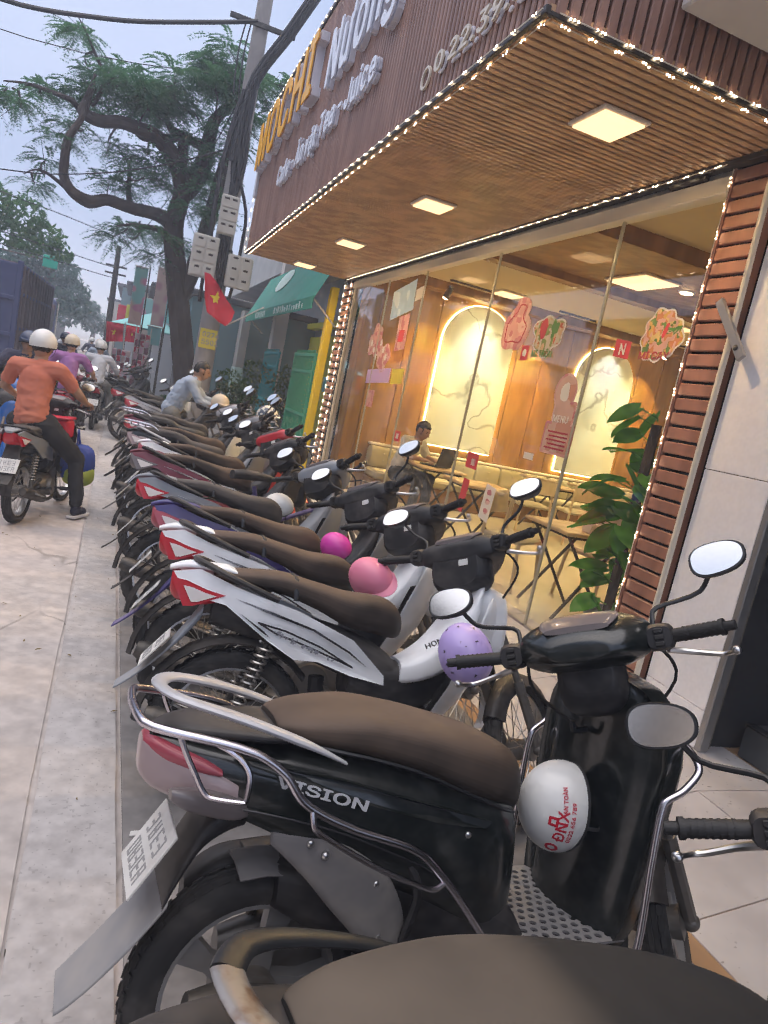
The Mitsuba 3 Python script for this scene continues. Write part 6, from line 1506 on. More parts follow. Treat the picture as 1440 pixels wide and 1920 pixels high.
# riders farther up the street
for (x, y, h, sh_, hl, lb, mat) in ((-0.74, 10.6, 86, 'shirt_purple', 'helmet_cream', 'person in a purple shirt riding away up the street', 'maroon_paint'),
                                    (-0.45, 13.2, 88, 'shirt_pale', 'helmet_white', 'person in pale clothes riding away, right of the purple one', 'silver_paint'),
                                    (-1.30, 16.5, -92, 'shirt_navy', 'helmet_blue', 'person in dark clothes riding towards the camera beyond the purple one', 'black_gloss'),
                                    (-0.75, 20.5, 90, 'shirt_greyblue', 'helmet_cream', 'distant person in grey-blue riding away beside the red flags', 'slate_paint'),
                                    (-1.9, 24.5, -90, 'shirt_pale', 'helmet_pink', 'distant person with a pink helmet riding this way in the far traffic', 'red_paint'),
                                    (-1.35, 29.0, 90, 'shirt_navy', 'helmet_white', 'farthest person in dark clothes riding away in the traffic', 'black_gloss')):
    tw = place(x, y, 0, h, 2, 0.89)
    bike('motorbike', underbone, dict(steer_deg=-4, decal=False), col(panel=mat, shield=mat, inner='black_plastic', cowl=mat), tw, {'shirt_purple': 'motorbike under the person in purple', 'shirt_pale': 'pale motorbike of a rider in pale clothes'}.get(sh_, 'dark motorbike in the street traffic') if y < 16 else f'distant motorbike ridden by the {lb.split(" riding")[0]}', 'motorbike')
    person(lb, ride_pose(None, 0.08), tw, sh_, 'trousers_grey' if y > 12 else 'trousers_black', True, hl, sleeve=0.7 if y < 12 else 1.7, hands=RH)
# the man standing among the parked bikes, one hand out to a handlebar
J = {'pelvis': (-0.04, 0, 0.86), 'waist': (0.02, 0, 1.04), 'chest': (0.10, 0, 1.20), 'neck': (0.20, 0, 1.36), 'head': (0.27, 0, 1.46),
     'lsho': (0.16, 0.18, 1.29), 'lelb': (0.34, 0.24, 1.10), 'lwri': (0.54, 0.18, 1.06), 'rsho': (0.16, -0.18, 1.29), 'relb': (0.30, -0.26, 1.08), 'rwri': (0.52, -0.22, 1.03),
     'lhip': (-0.02, 0.10, 0.84), 'lkne': (0.06, 0.13, 0.47), 'lank': (-0.06, 0.13, 0.09), 'ltoe': (0.08, 0.14, 0.04), 'rhip': (-0.02, -0.10, 0.84), 'rkne': (0.14, -0.12, 0.47), 'rank': (0.10, -0.12, 0.09), 'rtoe': (0.24, -0.13, 0.04)}
person('person in a grey-blue shirt standing among the parked motorbikes and reaching for a handlebar', J, place(0.62, 9.55, 0, -6, 0, 0.965), 'shirt_greyblue', 'trousers_grey', True, None, sleeve=1.55, pitch=14, hands={'l': ((1, 0, -0.2), (0, 0, -1), (0, -1, 0)), 'r': ((1, 0, -0.2), (0, 0, -1), (0, 1, 0))})
bike('scooter', scooter, dict(steer_deg=40, mirrors=(1,), guard=False, letters=False, mirror_n={1: (-0.77, -0.54, 0.22)}, plate_rail=True), col(seat='seat_worn', panel='black_gloss', rim='wheel_paint', rail='bronze_plate', cowl='slate_paint', shield='blue_paint', inner='black_plastic', tail='lens_red', flap='black_matt'),
     place(0.50, 0.51, 0, 1, 10), 'black scooter nearest the camera with dusty bronze grab rail and blue front', 'motorbike', ROW)
bike('scooter', scooter, dict(steer_deg=46, guard=True, letters=True, mirror_n={-1: (-0.87, -0.36, 0.30), 1: (-0.79, -0.46, 0.40)}), col(seat='seat_vinyl_brown', panel='black_gloss', rim='wheel_paint', rail='silver_paint', cowl='black_gloss', shield='black_gloss', inner='black_gloss', tail='lens_rose', flap='flap_grey'),
     place(0.42, 1.24, 0, 2, 11), 'black scooter with chrome crash guard, silver grab rail and brown dusty seat', 'motorbike', ROW)
bike('motorbike', underbone, dict(steer_deg=42, word='HONDA'), col(seat='seat_vinyl_brown', flap='slate_paint'),
     place(0.50, 2.33, 0, -6, 12), 'white motorbike with dark side decals parked next to the black chrome-guarded scooter', 'motorbike', ROW)
bike('motorbike', underbone, dict(steer_deg=40, mirrors=()), col(seat='seat_vinyl_brown', flap='violet_paint'),
     place(0.48, 2.90, 0, -7, 11), 'white motorbike without mirrors, second white one from the camera', 'motorbike', ROW)
bike('motorbike', underbone, dict(steer_deg=40), col(seat='seat_vinyl_brown', panel='violet_paint', decal='decal_silver', shield='slate_paint', inner='black_plastic', tail='lens_pink', cowl='black_plastic', fender='violet_paint'),
     place(0.47, 3.40, 0, -3, 13.5), 'violet and black motorbike with pink-red tail light', 'motorbike', ROW)
bike('motorbike', underbone, dict(steer_deg=40, mirrors=(1,)), col(seat='seat_vinyl_grey', panel='slate_paint', decal='decal_silver', shield='slate_paint', inner='slate_paint', cowl='slate_paint', tail='lens_red'),
     place(0.40, 4.12, 0, -3, 12), 'grey-blue motorbike with bright red tail and grey handlebar cowl', 'motorbike', ROW)
# ---------------------------------------------------------------- more of the parked row
bike('motorbike', underbone, dict(steer_deg=40, mirrors=()), col(seat='seat_vinyl_brown', panel='maroon_paint', decal='decal_silver', shield='black_plastic', inner='black_plastic', tail='lens_smoke', flap='mud_grey'),
     place(0.37, 5.14, 0, -2, 12), 'dark motorbike with maroon side panels, sixth bike beyond the two scooters', 'motorbike', ROW)
bike('motorbike', underbone, dict(steer_deg=40, mirrors=(1,)), col(seat='seat_vinyl_brown', panel='white_paint', decal='decal_dark', shield='red_paint', inner='black_plastic', cowl='red_paint', tail='lens_pink', fender='red_paint'),
     place(0.44, 5.80, 0, 3, 11), 'motorbike with a bright red handlebar cowl and white side stripe', 'motorbike', ROW)
bike('motorbike', underbone, dict(steer_deg=36, city=True, decal=False), col(seat='seat_vinyl_grey', panel='black_gloss', decal='decal_silver', shield='slate_paint', inner='slate_paint', tail='lens_rose', rail='silver_paint'),
     place(0.33, 6.46, 0, -5, 13), 'black motorbike with chrome rack and wire basket, just beyond the red-cowled one', 'motorbike', ROW)
bike('motorbike', underbone, dict(steer_deg=38, mirrors=(-1, 1)), col(seat='seat_vinyl_brown', panel='slate_paint', decal='decal_dark', shield='black_plastic', inner='black_plastic', tail='lens_pink', cowl='slate_paint'),
     place(0.42, 7.02, 0, 2, 11), 'grey motorbike third beyond the red-cowled one', 'motorbike', ROW)
bike('motorbike', underbone, dict(steer_deg=36, city=True, decal=False), col(seat='seat_vinyl', panel='maroon_paint', decal='decal_grey', shield='white_paint', inner='black_plastic', tail='lens_red'),
     place(0.30, 7.72, 0, -3, 12.5), 'maroon motorbike with pale leg shield and wire basket near the standing person', 'motorbike', ROW)
bike('motorbike', underbone, dict(steer_deg=40, mirrors=(-1,)), col(seat='seat_vinyl_grey', panel='black_gloss', decal='decal_grey', shield='silver_paint', inner='black_plastic', cowl='silver_paint', tail='lens_smoke'),
     place(0.40, 8.42, 0, 5, 11), 'dark motorbike with silver cowl right in front of the standing person', 'motorbike', ROW)
bike('motorbike', underbone, dict(steer_deg=40), col(seat='seat_vinyl', panel='silver_paint', shield='black_plastic', inner='black_plastic', cowl='black_plastic', tail='lens_red'),
     place(0.30, 10.6, 0, 4, 12), 'silver motorbike just behind the standing person', 'motorbike', ROW)
bike('motorbike', underbone, dict(steer_deg=40), col(seat='seat_vinyl', panel='black_gloss', shield='white_paint', inner='white_paint', cowl='white_paint', tail='lens_red'),
     place(0.10, 12.3, 0, 12, 12), 'black and white motorbike left of the tree trunk', 'motorbike', 'motorbikes parked beyond the standing person')
bike('motorbike', underbone, dict(steer_deg=30), col(seat='seat_vinyl', panel='black_gloss', shield='black_gloss', inner='black_plastic', tail='lens_red'),
     place(-0.45, 15.6, 0, 20, 10), 'black motorbike parked in front of the racks of red goods', 'motorbike', 'motorbikes parked beyond the standing person')
bike('motorbike', underbone, dict(steer_deg=30), col(seat='seat_vinyl', panel='slate_paint', shield='black_gloss', inner='black_plastic', tail='lens_red'),
     place(-0.55, 17.0, 0, 16, 10), 'grey motorbike parked farthest along, near the small red flags', 'motorbike', 'motorbikes parked beyond the standing person')

# an old bicycle leaning in the row
def bicycle(tw, label):
    t = thing('bicycle', label, 'bicycle'); r = 0.32
    S = steer(35, (0.95, 0, 0.75), 18)
    for nm, ax, f in (('rear_wheel', (0, 0, r), lambda m: m), ('front_wheel', (1.06, 0, r), S)):
        k = key(f'{t}__{nm}'); a = np.array(ax)
        part(k, 'tyre', f(moved(lathe([(r - 0.03, -0.014), (r - 0.012, -0.019), (r, 0), (r - 0.012, 0.019), (r - 0.03, 0.014)], 36, closed=True), a)), 'rubber', 35, tw)
        part(k, 'rim', f(moved(ring(r - 0.048, r - 0.03, 0.026), a)), 'steel', 35, tw); part(k, 'spokes', f(moved(wire_spokes(0.02, r - 0.045, 0.03, 28), a)), 'spoke_steel', 35, tw)
    part(t, 'frame', cat([rod((0.93, 0, 0.80), (0.88, 0, 0.62), 0.02), rod((0.91, 0, 0.70), (0.42, 0, 0.30), 0.019), rod((0.42, 0, 0.30), (0.30, 0, 0.80), 0.016)] + [rod((0.42, s * 0.04, 0.30), (0, s * 0.05, r), 0.010) for s in (-1, 1)] + [rod((0.31, s * 0.03, 0.74), (0, s * 0.05, r), 0.009) for s in (-1, 1)]), 'violet_paint', 35, tw)
    part(t, 'top_tube', rod((0.92, 0, 0.76), (0.34, 0, 0.52), 0.016), 'violet_paint', 35, tw)
    part(t, 'fork', S(cat([rod((0.94, s * 0.035, 0.66), (1.06, s * 0.045, r), 0.012) for s in (-1, 1)] + [rod((0.94, 0, 0.66), (0.91, 0, 0.92), 0.017)])), 'maroon_paint', 35, tw)
    part(t, 'handlebar', S(tube([(0.74, -0.30, 0.98), (0.86, -0.27, 1.02), (0.92, -0.08, 0.97), (0.91, 0, 0.94), (0.92, 0.08, 0.97), (0.86, 0.27, 1.02), (0.74, 0.30, 0.98)], 0.012, 8)), 'black_clean', 35, tw)
    part(t, 'basket', S(cat([tube([(0.98, -0.16, z), (1.22, -0.16, z), (1.22, 0.16, z), (0.98, 0.16, z), (0.98, -0.16, z)], 0.005, 5, 1) for z in (0.70, 0.77, 0.84, 0.92)] + [rod((x, y, 0.70), (x, y, 0.92), 0.004, n=5) for x, y in [(0.98 + 0.06 * i, s * 0.16) for i in range(5) for s in (-1, 1)] + [(1.22, -0.16 + 0.064 * i) for i in range(6)]])), 'dark_metal', 35, tw)
    part(t, 'saddle', loft([(0.14, 0.86, 0.07, 0.03, 2.5), (0.25, 0.87, 0.085, 0.035, 2.5), (0.38, 0.865, 0.035, 0.025, 2.4), (0.44, 0.86, 0.015, 0.015, 2)], 16), 'black_matt', 35, tw)
    part(t, 'crank', cat([moved(lathe([(0, -0.05), (0.085, -0.05), (0.085, -0.045), (0, -0.045)], 24), (0.42, 0, 0.30)), rod((0.42, -0.07, 0.30), (0.55, -0.07, 0.20), 0.009), rod((0.42, 0.07, 0.30), (0.29, 0.07, 0.40), 0.009), rod((0.55, -0.07, 0.20), (0.55, -0.16, 0.20), 0.014), rod((0.29, 0.07, 0.40), (0.29, 0.16, 0.40), 0.014)]), 'dark_metal', 35, tw)
    part(t, 'mudguard', cat([tube([(0.36 * math.cos(a), 0, r + 0.36 * math.sin(a)) for a in np.linspace(0.5, 3.4, 9)], 0.022, 7, 2, flat=0.3)]), 'dark_metal', 35, tw)
    part(t, 'carrier', cat([rod((-0.25, s * 0.06, 0.70), (0.28, s * 0.04, 0.70), 0.007) for s in (-1, 1)] + [rod((-0.2 + 0.1 * i, -0.06, 0.70), (-0.2 + 0.1 * i, 0.06, 0.70), 0.005) for i in range(4)] + [rod((-0.15, s * 0.06, 0.70), (0, s * 0.05, r), 0.006) for s in (-1, 1)]), 'dark_metal', 35, tw)


bicycle(place(0.62, 4.62, 0, 6, 10), 'old bicycle with a violet frame and dark handlebars squeezed between the parked motorbikes')

# ---------------------------------------------------------------- helmets left on the bikes
RX = lambda up, fwd: (lambda u, f: np.stack([f - u * (u @ f), np.cross(u, f), u], 1) / np.linalg.norm(np.stack([f - u * (u @ f), np.cross(u, f), u], 1), axis=0))(np.array(up, float) / np.linalg.norm(up), np.array(fwd, float))
R1 = RX((-0.95, 0.10, 0.02), (0.0, -0.2, -1.0))
t, f = put_helmet('helmet', (1.155, 1.345, 0.645), R1, 'helmet_white', 'white half helmet with red lettering hanging on the black scooter', brim=False, scale=0.81)
def wrap(m, side=1):
    """Flat lettering (x along the shell, y up) pressed onto the helmet's side."""
    v = m.vertices; a = np.pi / 2 * side + side * v[:, 0] / 0.125; e = v[:, 1] / 0.125; k = 1.012 + v[:, 2] * 4
    return tm(np.stack([0.138 * np.cos(a) * np.cos(e) * k, 0.114 * np.sin(a) * np.cos(e) * k, 0.128 * np.sin(e) * k], 1), m.faces)


def txt(s, h, x, y, bold=True): return wrap(moved(meshkit.text_mesh(s, h, 0.0012, bold).subdivide(), (x, y, 0)))
part(t, 'lettering', cat([f(txt('ĐNX', 0.032, -0.075, 0.028)), f(txt('0222 656 789', 0.012, -0.07, 0.008)), f(txt('AN TOÀN', 0.012, 0.012, 0.034))]), 'decal_red', False, kind='stuff')
for q in ([f(wrap(moved(plate(sbox(0, 0, 0.03, 0.03).difference(sbox(0.008, 0.008, 0.022, 0.022)), 0.0012, 'xy'), (-0.03, 0.055, 0)).subdivide())), f(wrap(moved(plate(Point(0, 0).buffer(0.02).difference(Point(0, 0).buffer(0.011)), 0.0012, 'xy'), (-0.112, 0.045, 0)).subdivide()))]): part(t, 'mark', q, 'decal_red', False)
t, f = put_helmet('helmet', (1.19, 2.02, 0.765), RX((-0.62, -0.62, 0.48), (0.55, -0.1, -0.8)), 'helmet_lilac', 'lilac helmet with small dark marks hanging beside the white motorbike', brim=False, scale=0.80)
rs2 = np.random.RandomState(4)
def little(k):
    out = []
    for _ in range(k):
        x, y = rs2.uniform(-0.18, 0.18), rs2.uniform(0.0, 0.18)
        q = cat([bx(-0.008, 0.008, -0.0018, 0.0018, 0, 0.0012), moved(bx(-0.007, 0.007, -0.0018, 0.0018, 0, 0.0012), R=rot([0, 0, 1], 60))])
        out.append(wrap(moved(moved(q, R=rot([0, 0, 1], rs2.uniform(0, 180))), (x, y, 0)), 1 if rs2.rand() > 0.5 else -1))
    return cat(out)


part(t, 'marks', f(little(15)), 'decal_dark', False, kind='stuff')
t, f = put_helmet('helmet', (1.07, 2.72, 0.80), RX((-0.55, -0.45, 0.70), (0.75, -0.2, -0.6)), 'helmet_pink', 'pink helmet hanging on the second white motorbike', brim=True, scale=0.75)
put_helmet('helmet', (1.10, 3.36, 0.765), RX((-0.5, -0.4, 0.77), (0.7, -0.3, -0.6)), 'helmet_magenta', 'bright magenta helmet hanging by the violet motorbike', brim=False, scale=0.64)
put_helmet('helmet', (1.03, 4.50, 0.72), RX((-0.3, -0.3, 0.9), (0.8, -0.3, -0.3)), 'helmet_white', 'small plain white helmet between the parked bikes near the bicycle', brim=False, scale=0.75)
put_helmet('helmet', (1.62, 8.55, 1.05), RX((-0.2, -0.1, 0.97), (0.6, -0.8, 0)), 'helmet_pattern', 'black and white patterned helmet on a far handlebar before the green gate', brim=True, scale=1.05)
put_helmet('helmet', (1.14, 9.3, 1.06), RX((0, -0.1, 1), (0.5, -0.9, 0)), 'helmet_cream', 'cream helmet on a handlebar just right of the standing person', brim=True, scale=0.95)

# ---------------------------------------------------------------- inside the cafe
M_('bench_velvet', proc(lambda p, n, uv: mix((0.34, 0.30, 0.19), (0.44, 0.39, 0.26), fbm(p.x * 4, p.y * 4, p.z * 4, 3))), 0.8)
M_('table_wood', wood_col((0.42, 0.29, 0.14), (0.55, 0.40, 0.22)), 0.45)
M_('chair_pale', wood_col((0.46, 0.37, 0.22), (0.56, 0.46, 0.30)), 0.5)
M_('cushion', (0.40, 0.36, 0.25), 0.8)
M_('iron_black', (0.03, 0.025, 0.02), 0.5)
FZ = RZ + 0.004
bench = thing('wall_bench', 'long buttoned cream bench along the wooden wall inside the cafe', 'bench')
part(bench, 'seat_base', bx(3.4, 8.7, 9.40, 9.84, FZ, 0.42, 0.02), 'beam_wood', False)
part(bench, 'seat_cushion', bx(3.4, 8.7, 9.36, 9.83, 0.421, 0.54, 0.03), 'bench_velvet', False)
for k in range(12):
    x = 3.42 + 0.44 * k
    b_ = part(bench, 'back_cushion', loft([(x, 0.70, 0.05, 0.10, 4, 9.86), (x + 0.03, 0.70, 0.085, 0.155, 4, 9.835), (x + 0.40, 0.70, 0.085, 0.155, 4, 9.835), (x + 0.43, 0.70, 0.05, 0.10, 4, 9.86)], 18, 3), 'bench_velvet')
    part(b_, 'button', cat([ball((x + 0.215, 9.747, z), 0.015, 1) for z in (0.66, 0.76)]), 'cushion', kind='stuff')
part(bench, 'top_rail', bx(3.4, 8.72, 9.80, 9.90, 0.862, 0.90, 0.012), 'cream_paint', False)


def cafe_table(x, y, label, h=0.72, s=0.32):
    t = thing('cafe_table', label, 'table', 'small wooden tables inside the cafe')
    part(t, 'tabletop', bx(x - s, x + s, y - s, y + s, FZ + h - 0.03, FZ + h, 0.01), 'table_wood', False)
    part(t, 'frame', bx(x - s + 0.05, x + s - 0.05, y - s + 0.05, y + s - 0.05, FZ + h - 0.055, FZ + h - 0.031), 'iron_black', False)
    for a, b in ((-1, -1), (-1, 1), (1, -1), (1, 1)):
        part(t, 'leg', rod((x + a * s * 0.75, y + b * s * 0.75, FZ + h - 0.05), (x - a * s * 0.75, y + b * s * 0.8, FZ + 0.01), 0.014), 'iron_black')


def cafe_chair(x, y, ang, label):
    t = thing('cafe_chair', label, 'chair', 'pale wooden chairs inside the cafe'); tw = place(x, y, FZ, ang)
    part(t, 'seat', bx(-0.20, 0.20, -0.21, 0.21, 0.42, 0.47, 0.02), 'cushion', False, tw)
    part(t, 'back', skin([np.stack([np.full(12, -0.20) - 0.05 * np.cos(np.linspace(-1.2, 1.2, 12)) + o, 0.21 * np.sin(np.linspace(-1.4, 1.4, 12)), np.full(12, z)], 1) for z, o in ((0.62, 0), (0.80, -0.03))], caps=False), 'chair_pale', 60, tw)
    part(t, 'back_rail', tube([(-0.22 + 0.18 * (1 - math.cos(a)), 0.24 * math.sin(a), 0.815) for a in np.linspace(-1.6, 1.6, 9)], 0.018, 8, 3), 'chair_pale', 35, tw)
    for a, b in ((-1, -1), (-1, 1), (1, -1), (1, 1)):
        part(t, 'leg', rod((a * 0.18, b * 0.19, 0.81 if a < 0 else 0.43), (a * 0.22, b * 0.22, 0.0), 0.019, 0.014), 'chair_pale', 35, tw)


cafe_table(3.55, 4.75, 'wooden table with crossed black legs close behind the glass, right side')
cafe_chair(3.40, 5.45, -60, 'pale chair left of the near right table')
cafe_chair(4.15, 5.2, -160, 'pale chair behind the near right table')
cafe_table(3.75, 6.9, 'wooden table in the middle of the cafe')
cafe_table(3.82, 8.32, 'wooden table before the seated person with the laptop', 0.70)
cafe_table(5.9, 8.75, 'wooden table below the second arch', 0.70)
cafe_chair(5.9, 8.05, 85, 'pale chair at the table below the second arch')
cafe_chair(5.2, 8.1, 80, 'pale chair between the two arches')
cup = thing('tumbler', 'pale glass tumbler on the near right table', 'cup')
M_('frost', (0.52, 0.58, 0.48), 0.3)
part(cup, 'wall', moved(lathe([(0.028, 0), (0.035, 0.10), (0.033, 0.10), (0.026, 0.004), (0.0, 0.004), (0.0, 0.0)], 20, 'z'), (3.62, 4.58, FZ + 0.721)), 'frost')
cup2 = thing('napkin_box', 'small pale napkin box on the near right table', 'box')
part(cup2, 'case', bx(3.48, 3.58, 4.50, 4.62, FZ + 0.721, FZ + 0.80, 0.008), 'cream_paint', False); part(cup2, 'tissue', ball((3.53, 4.56, FZ + 0.815), 0.03, 1, (0.6, 1, 0.8)), 'plate_white')
# laptop and its user
JL = {'pelvis': (0, 0, 0.50), 'waist': (0.04, 0, 0.68), 'chest': (0.12, 0, 0.85), 'neck': (0.20, 0, 1.01), 'head': (0.27, 0, 1.11),
      'lsho': (0.16, 0.18, 0.95), 'lelb': (0.24, 0.26, 0.76), 'lwri': (0.46, 0.15, 0.755), 'rsho': (0.16, -0.18, 0.95), 'relb': (0.24, -0.26, 0.76), 'rwri': (0.46, -0.15, 0.755),
      'lhip': (0.04, 0.10, 0.49), 'lkne': (0.44, 0.14, 0.50), 'lank': (0.42, 0.13, 0.09), 'ltoe': (0.56, 0.14, 0.04), 'rhip': (0.04, -0.10, 0.49), 'rkne': (0.44, -0.14, 0.50), 'rank': (0.42, -0.13, 0.09), 'rtoe': (0.56, -0.14, 0.04)}
LX, LY, LA = 3.52, 8.80, -58
person('person in a white shirt with dark collar bent over a laptop behind the glass', JL, place(LX, LY, FZ, LA), 'shirt_white', 'trousers_black', True, None, sleeve=0.8, pitch=22, curl=0.5, hands={'l': ((1, -0.1, 0), (0, 0, -1), (0, -1, 0)), 'r': ((1, 0.1, 0), (0, 0, -1), (0, 1, 0))})
lap = thing('laptop', 'black open laptop before the seated person', 'laptop'); tw = place(LX, LY, FZ, LA)
part(lap, 'base', bx(0.44, 0.68, -0.18, 0.18, 0.702, 0.718, 0.004), 'black_clean', False, tw)
part(lap, 'keyboard', bx(0.47, 0.60, -0.15, 0.15, 0.7185, 0.7205), 'black_matt', False, tw)
part(lap, 'screen', moved(bx(-0.006, 0.006, -0.18, 0.18, 0.0, 0.25, 0.004), (0.686, 0, 0.718), rot([0, 1, 0], 14)), 'black_clean', False, tw)
# the big leafed climber in a pot
leafmat('leaf_big', (0.06, 0.20, 0.035), (0.13, 0.36, 0.07))
pot = thing('climbing_plant', 'tall pot plant with large green leaves behind the glass next to the near slat column', 'plant')
part(pot, 'pot', moved(lathe([(0, 0), (0.12, 0), (0.16, 0.26), (0.165, 0.30), (0.145, 0.30), (0.14, 0.26), (0, 0.25)], 24, 'z'), (3.34, 3.92, FZ)), 'plaster_grey')
part(pot, 'moss_pole', tube([(3.34, 3.92, FZ + 0.2), (3.35, 3.94, 1.0), (3.34, 3.92, 1.75)], 0.035, 8), 'bark')
def big_leaf(c_, d, L, W, roll):
    d = np.array(d, float); d /= np.linalg.norm(d); s = np.cross(d, [0, 0, 1]); s /= np.linalg.norm(s); u = np.cross(s, d); s2 = s * math.cos(roll) + u * math.sin(roll); n_ = np.cross(s2, d); V, F = [], []
    for i in range(9):
        t = i / 8; w = W * (math.sin(math.pi * min(1, t * 0.92 + 0.06)) ** 0.75) * (1 - 0.35 * t) if i < 8 else 0.001
        for q in (-1, -0.5, 0, 0.5, 1): V.append(np.array(c_) + d * (L * t - 0.10 * L * abs(q) * (1 - t)) + s2 * w * q + n_ * (0.10 * L * abs(q) * 0.5 - 0.45 * L * t * t * 0.4) )
    for i in range(8):
        for j in range(4): a = i * 5 + j; F.append((a, a + 1, a + 6)); F.append((a, a + 6, a + 5))
    return tm(V, F)


rp = np.random.RandomState(8)
stems = []
for k in range(64):
    z = 0.42 + 1.38 * rp.rand() ** 1.25; a = rp.uniform(0, 2 * np.pi); o = np.array([math.cos(a) * 0.9 - 0.25, math.sin(a) + 0.15, 0]) * rp.uniform(0.06, 0.16); b0 = np.array([3.34, 3.92, z])
    c_ = b0 + o + [0, 0, 0.05]; c_[0] = max(c_[0], 3.06); stems.append(rod(b0, c_, 0.004, n=5)); d = np.array([math.cos(a) * 0.55 - 0.2, math.sin(a), rp.uniform(-0.7, 0.1)])
    L = rp.uniform(0.19, 0.31)
    if c_[0] + d[0] / np.linalg.norm(d) * L < 3.02: d[0] = abs(d[0]) * 0.3
    part(pot, 'leaf', big_leaf(c_, d, L, rp.uniform(0.085, 0.13), rp.uniform(-0.8, 0.8)), 'leaf_big', 60)
part(pot, 'leaf_stalk', cat(stems), 'leaf_big', kind='stuff')

# ---------------------------------------------------------------- stickers on the glass: printed cut-outs
def sticker_mat(name, cols, s=22, seed=0.0):
    def fn(p, n, uv):
        a = noise(p.y * s + seed, p.z * s, 3.0 + seed); c = mi.Color3f(cols[0])
        for i, q in enumerate(cols[1:]):
            b = noise(p.y * s * (0.8 + 0.3 * i) + 7 * i + seed, p.z * s * (0.8 + 0.3 * i), i * 3.0); c = mix(c, q, smoothstep(0.56, 0.62, b))
        return c * (0.92 + 0.16 * a)
    return M_(name, proc(fn), 0.5)


sticker_mat('st_noodle', [(0.55, 0.34, 0.09), (0.58, 0.44, 0.17), (0.50, 0.20, 0.08), (0.12, 0.20, 0.05), (0.55, 0.32, 0.26)], 26)
sticker_mat('st_pink', [(0.58, 0.30, 0.26), (0.62, 0.40, 0.33), (0.50, 0.19, 0.20)], 17, 2.0)
sticker_mat('st_mix', [(0.56, 0.38, 0.20), (0.50, 0.10, 0.05), (0.22, 0.28, 0.08), (0.55, 0.48, 0.33)], 24, 5.0)
sticker_mat('st_blue', [(0.30, 0.44, 0.60), (0.45, 0.55, 0.66)], 12, 1.0)
sticker_mat('st_menu', [(0.52, 0.26, 0.18), (0.56, 0.36, 0.28)], 14, 4.0)
M_('st_red', (0.52, 0.05, 0.06), 0.5); M_('st_white', (0.68, 0.64, 0.56), 0.5); M_('st_green', (0.10, 0.24, 0.05), 0.5); M_('st_line', (0.40, 0.06, 0.07), 0.5); M_('st_yellow', (0.66, 0.55, 0.05), 0.5); M_('st_lilac', (0.50, 0.36, 0.62), 0.5)
def blob_outline(y, z, w, h, seed, bumps=7, amp=0.10):
    r_ = np.random.RandomState(seed); a = np.linspace(0, 2 * np.pi, 72, endpoint=False); k = 1 + amp * np.sin(a * bumps + r_.uniform(0, 6)) * 0.5 + amp * np.sin(a * 3 + r_.uniform(0, 6)) * 0.6
    return Polygon(np.stack([y + w * 0.5 * k * np.cos(a), z + h * 0.5 * k * np.sin(a)], 1)).buffer(0)


GX = XG - 0.004
def sticker(label, layers, group=None):
    t = thing('window_sticker', label, 'sticker', group or 'printed stickers on the cafe glass')
    for i, (nm, pg, mat) in enumerate(layers):
        part(t, nm, plate(pg, 0.0012, 'yz', GX - 0.0013 * i), mat, False)
    return t


nb_ = blob_outline(3.64, 2.26, 0.34, 0.30, 3, 9, 0.14)
t = sticker('large noodle bowl sticker with a red chilli beside the near slat column', [('backing', nb_.buffer(0.012), 'st_white'), ('print', nb_, 'st_noodle')] + [('chilli', affinity.rotate(affinity.scale(Point(3.61, 2.29).buffer(0.03), 0.6, 1.6), 20), 'st_red'), ('herb', union_all([affinity.rotate(sbox(3.50 + 0.012 * i, 2.25 + 0.012 * (i % 3), 3.508 + 0.012 * i, 2.33), 50 + 9 * i) for i in range(6)]), 'st_green')])
def letters_on(parent, s, h, y, z, mat, st=1.0): part(parent, 'lettering', text_on(s, h, (GX - 0.004, y, z), (0, -1, 0), (0, 0, 1), 0.001, True, st), mat, False)
letters_on(t, 'MÌ CAY', 0.045, 3.80, 2.115, 'st_line', 1.2)
ch = sbox(3.90, 2.12, 4.06, 2.235)
t = sticker('small red sign sticker over the second arch', [('backing', affinity.skew(ch, 0, 8), 'st_red')]); letters_on(t, 'N', 0.07, 4.01, 2.14, 'st_white')
cb = blob_outline(4.93, 2.28, 0.40, 0.28, 8, 6, 0.2)
t = sticker('food sticker with red and green toppings between the two arches', [('backing', cb.buffer(0.014), 'st_white'), ('print', cb, 'st_mix'), ('topping', blob_outline(5.00, 2.33, 0.10, 0.16, 2, 3), 'st_red'), ('herb', blob_outline(4.84, 2.33, 0.10, 0.12, 5, 5, 0.3), 'st_green')]); letters_on(t, 'MÌ TRỘN', 0.05, 5.10, 2.11, 'st_green', 1.0)
t = sticker('small square red sticker left of the food sticker', [('backing', sbox(5.16, 2.08, 5.27, 2.20), 'st_red'), ('mark', Point(5.215, 2.14).buffer(0.03), 'st_white')])
pk = union_all([blob_outline(5.45, 2.34, 0.42, 0.36, 4, 5, 0.12), blob_outline(5.40, 2.50, 0.22, 0.18, 7, 3, 0.1)])
sticker('pink sticker shaped like a cluster of round buns beside the first arch', [('backing', pk.buffer(0.012), 'st_pink'), ('print', pk, 'st_pink'), ('outline', pk.buffer(-0.05).boundary.buffer(0.006), 'st_line')])
mn = union_all([sbox(4.30, 1.42, 4.64, 1.62), sbox(4.34, 1.60, 4.58, 1.78), Point(4.50, 1.86).buffer(0.12)])
t = sticker('pink menu sticker in front of the second arch', [('backing', mn.buffer(0.02), 'st_pink'), ('print', mn, 'st_menu'), ('drawing', blob_outline(4.50, 1.86, 0.11, 0.14, 6, 4), 'st_white')])
letters_on(t, 'MENU', 0.05, 4.58, 1.64, 'st_white', 1.0)
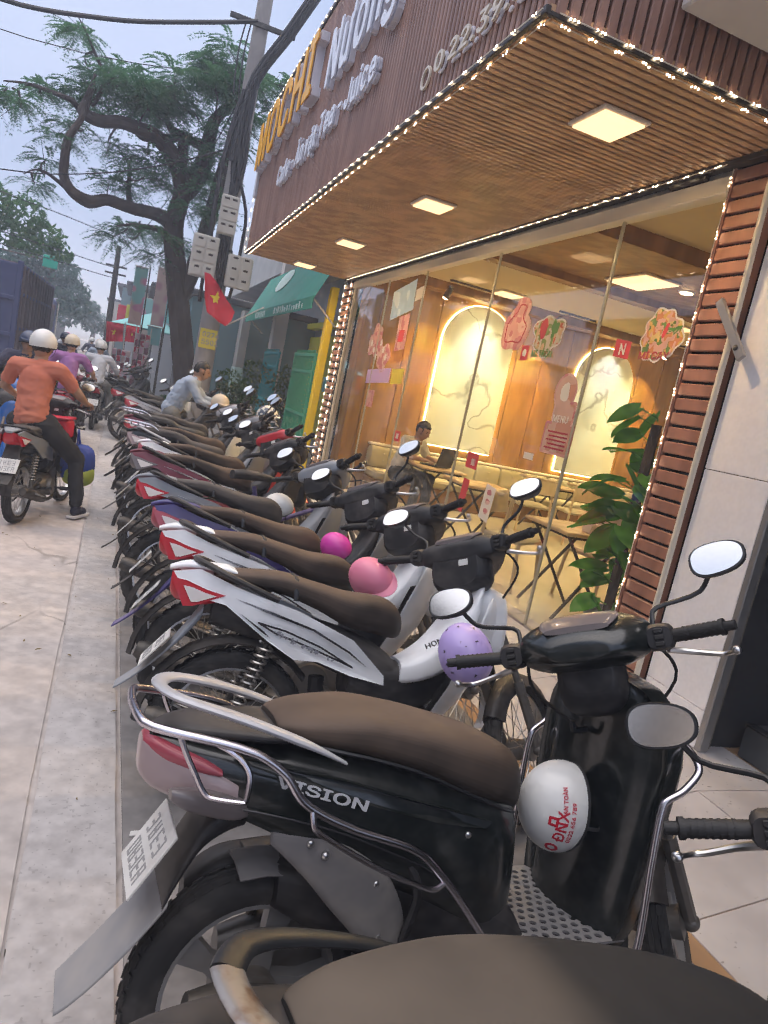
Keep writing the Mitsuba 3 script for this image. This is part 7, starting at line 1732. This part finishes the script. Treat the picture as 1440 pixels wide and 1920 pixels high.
part(t, 'lines', cat([bx(GX - 0.0052, GX - 0.004, 4.34, 4.60 - 0.03 * (i % 2), 1.44 + 0.03 * i, 1.452 + 0.03 * i) for i in range(5)]), 'st_line', False, kind='stuff')
sticker('light blue drink sticker at the left end of the glass', [('print', affinity.rotate(sbox(8.0, 2.56, 8.75, 2.92), -8), 'st_blue'), ('foam', affinity.rotate(sbox(7.72, 2.72, 7.98, 2.86), -8), 'st_white')])
sticker('salmon pink cup sticker below the blue one', [('print', union_all([affinity.rotate(sbox(8.02, 2.14, 8.36, 2.56), -5)]), 'st_pink'), ('label', sbox(8.10, 2.24, 8.28, 2.38), 'st_red')])
sticker('pink and white clustered sticker low at the left end of the glass', [('print', union_all([blob_outline(9.1, 2.25, 0.55, 0.42, 9, 6, 0.2), blob_outline(8.7, 2.05, 0.5, 0.35, 10, 5, 0.2)]), 'st_pink'), ('spots', union_all([Point(8.6 + 0.13 * i, 2.05 + 0.09 * (i % 3)).buffer(0.04) for i in range(6)]), 'st_white')])
sticker('lilac strip sticker under the pink cluster', [('print', affinity.rotate(sbox(8.3, 1.72, 9.2, 1.90), -3), 'st_lilac'), ('end', affinity.rotate(sbox(7.85, 1.74, 8.24, 1.92), -3), 'st_yellow')])
sticker('small pink sticker below the lilac strip', [('print', sbox(8.75, 1.40, 9.0, 1.62), 'st_pink')])
hs = sbox(5.17, 0.72, 5.34, 1.02)
sticker('narrow pale pink sticker low on the glass above the handlebars', [('print', affinity.rotate(hs, 6), 'st_white'), ('drawing', union_all([blob_outline(5.25, 0.80 + 0.08 * i, 0.08, 0.05, i + 2, 4) for i in range(3)]), 'st_pink')])
sticker('small red and pink sticker above the laptop user', [('print', sbox(7.55, 1.10, 7.72, 1.22), 'st_red'), ('mark', sbox(7.60, 1.13, 7.67, 1.19), 'st_white')])
sticker('red and pink ribbon sticker behind the handlebar mirror', [('print', union_all([sbox(5.58, 1.10, 5.80, 1.24), affinity.rotate(sbox(5.66, 0.70, 5.78, 1.0), 6)]), 'st_red'), ('mark', sbox(5.62, 1.13, 5.70, 1.19), 'st_pink')])
sticker('tiny white opening hours sticker left of the second arch', [('print', sbox(4.72, 1.32, 4.86, 1.37), 'st_white')])

# air: far things fade
scene['haze'] = {'type': 'cube', 'to_world': T().translate([0, 135, 5.2]).scale([154, 170, 6.9]), 'bsdf': {'type': 'null'}, 'interior': {'type': 'ref', 'id': 'haze_air'}}
labels['haze'] = {'kind': 'stuff'}
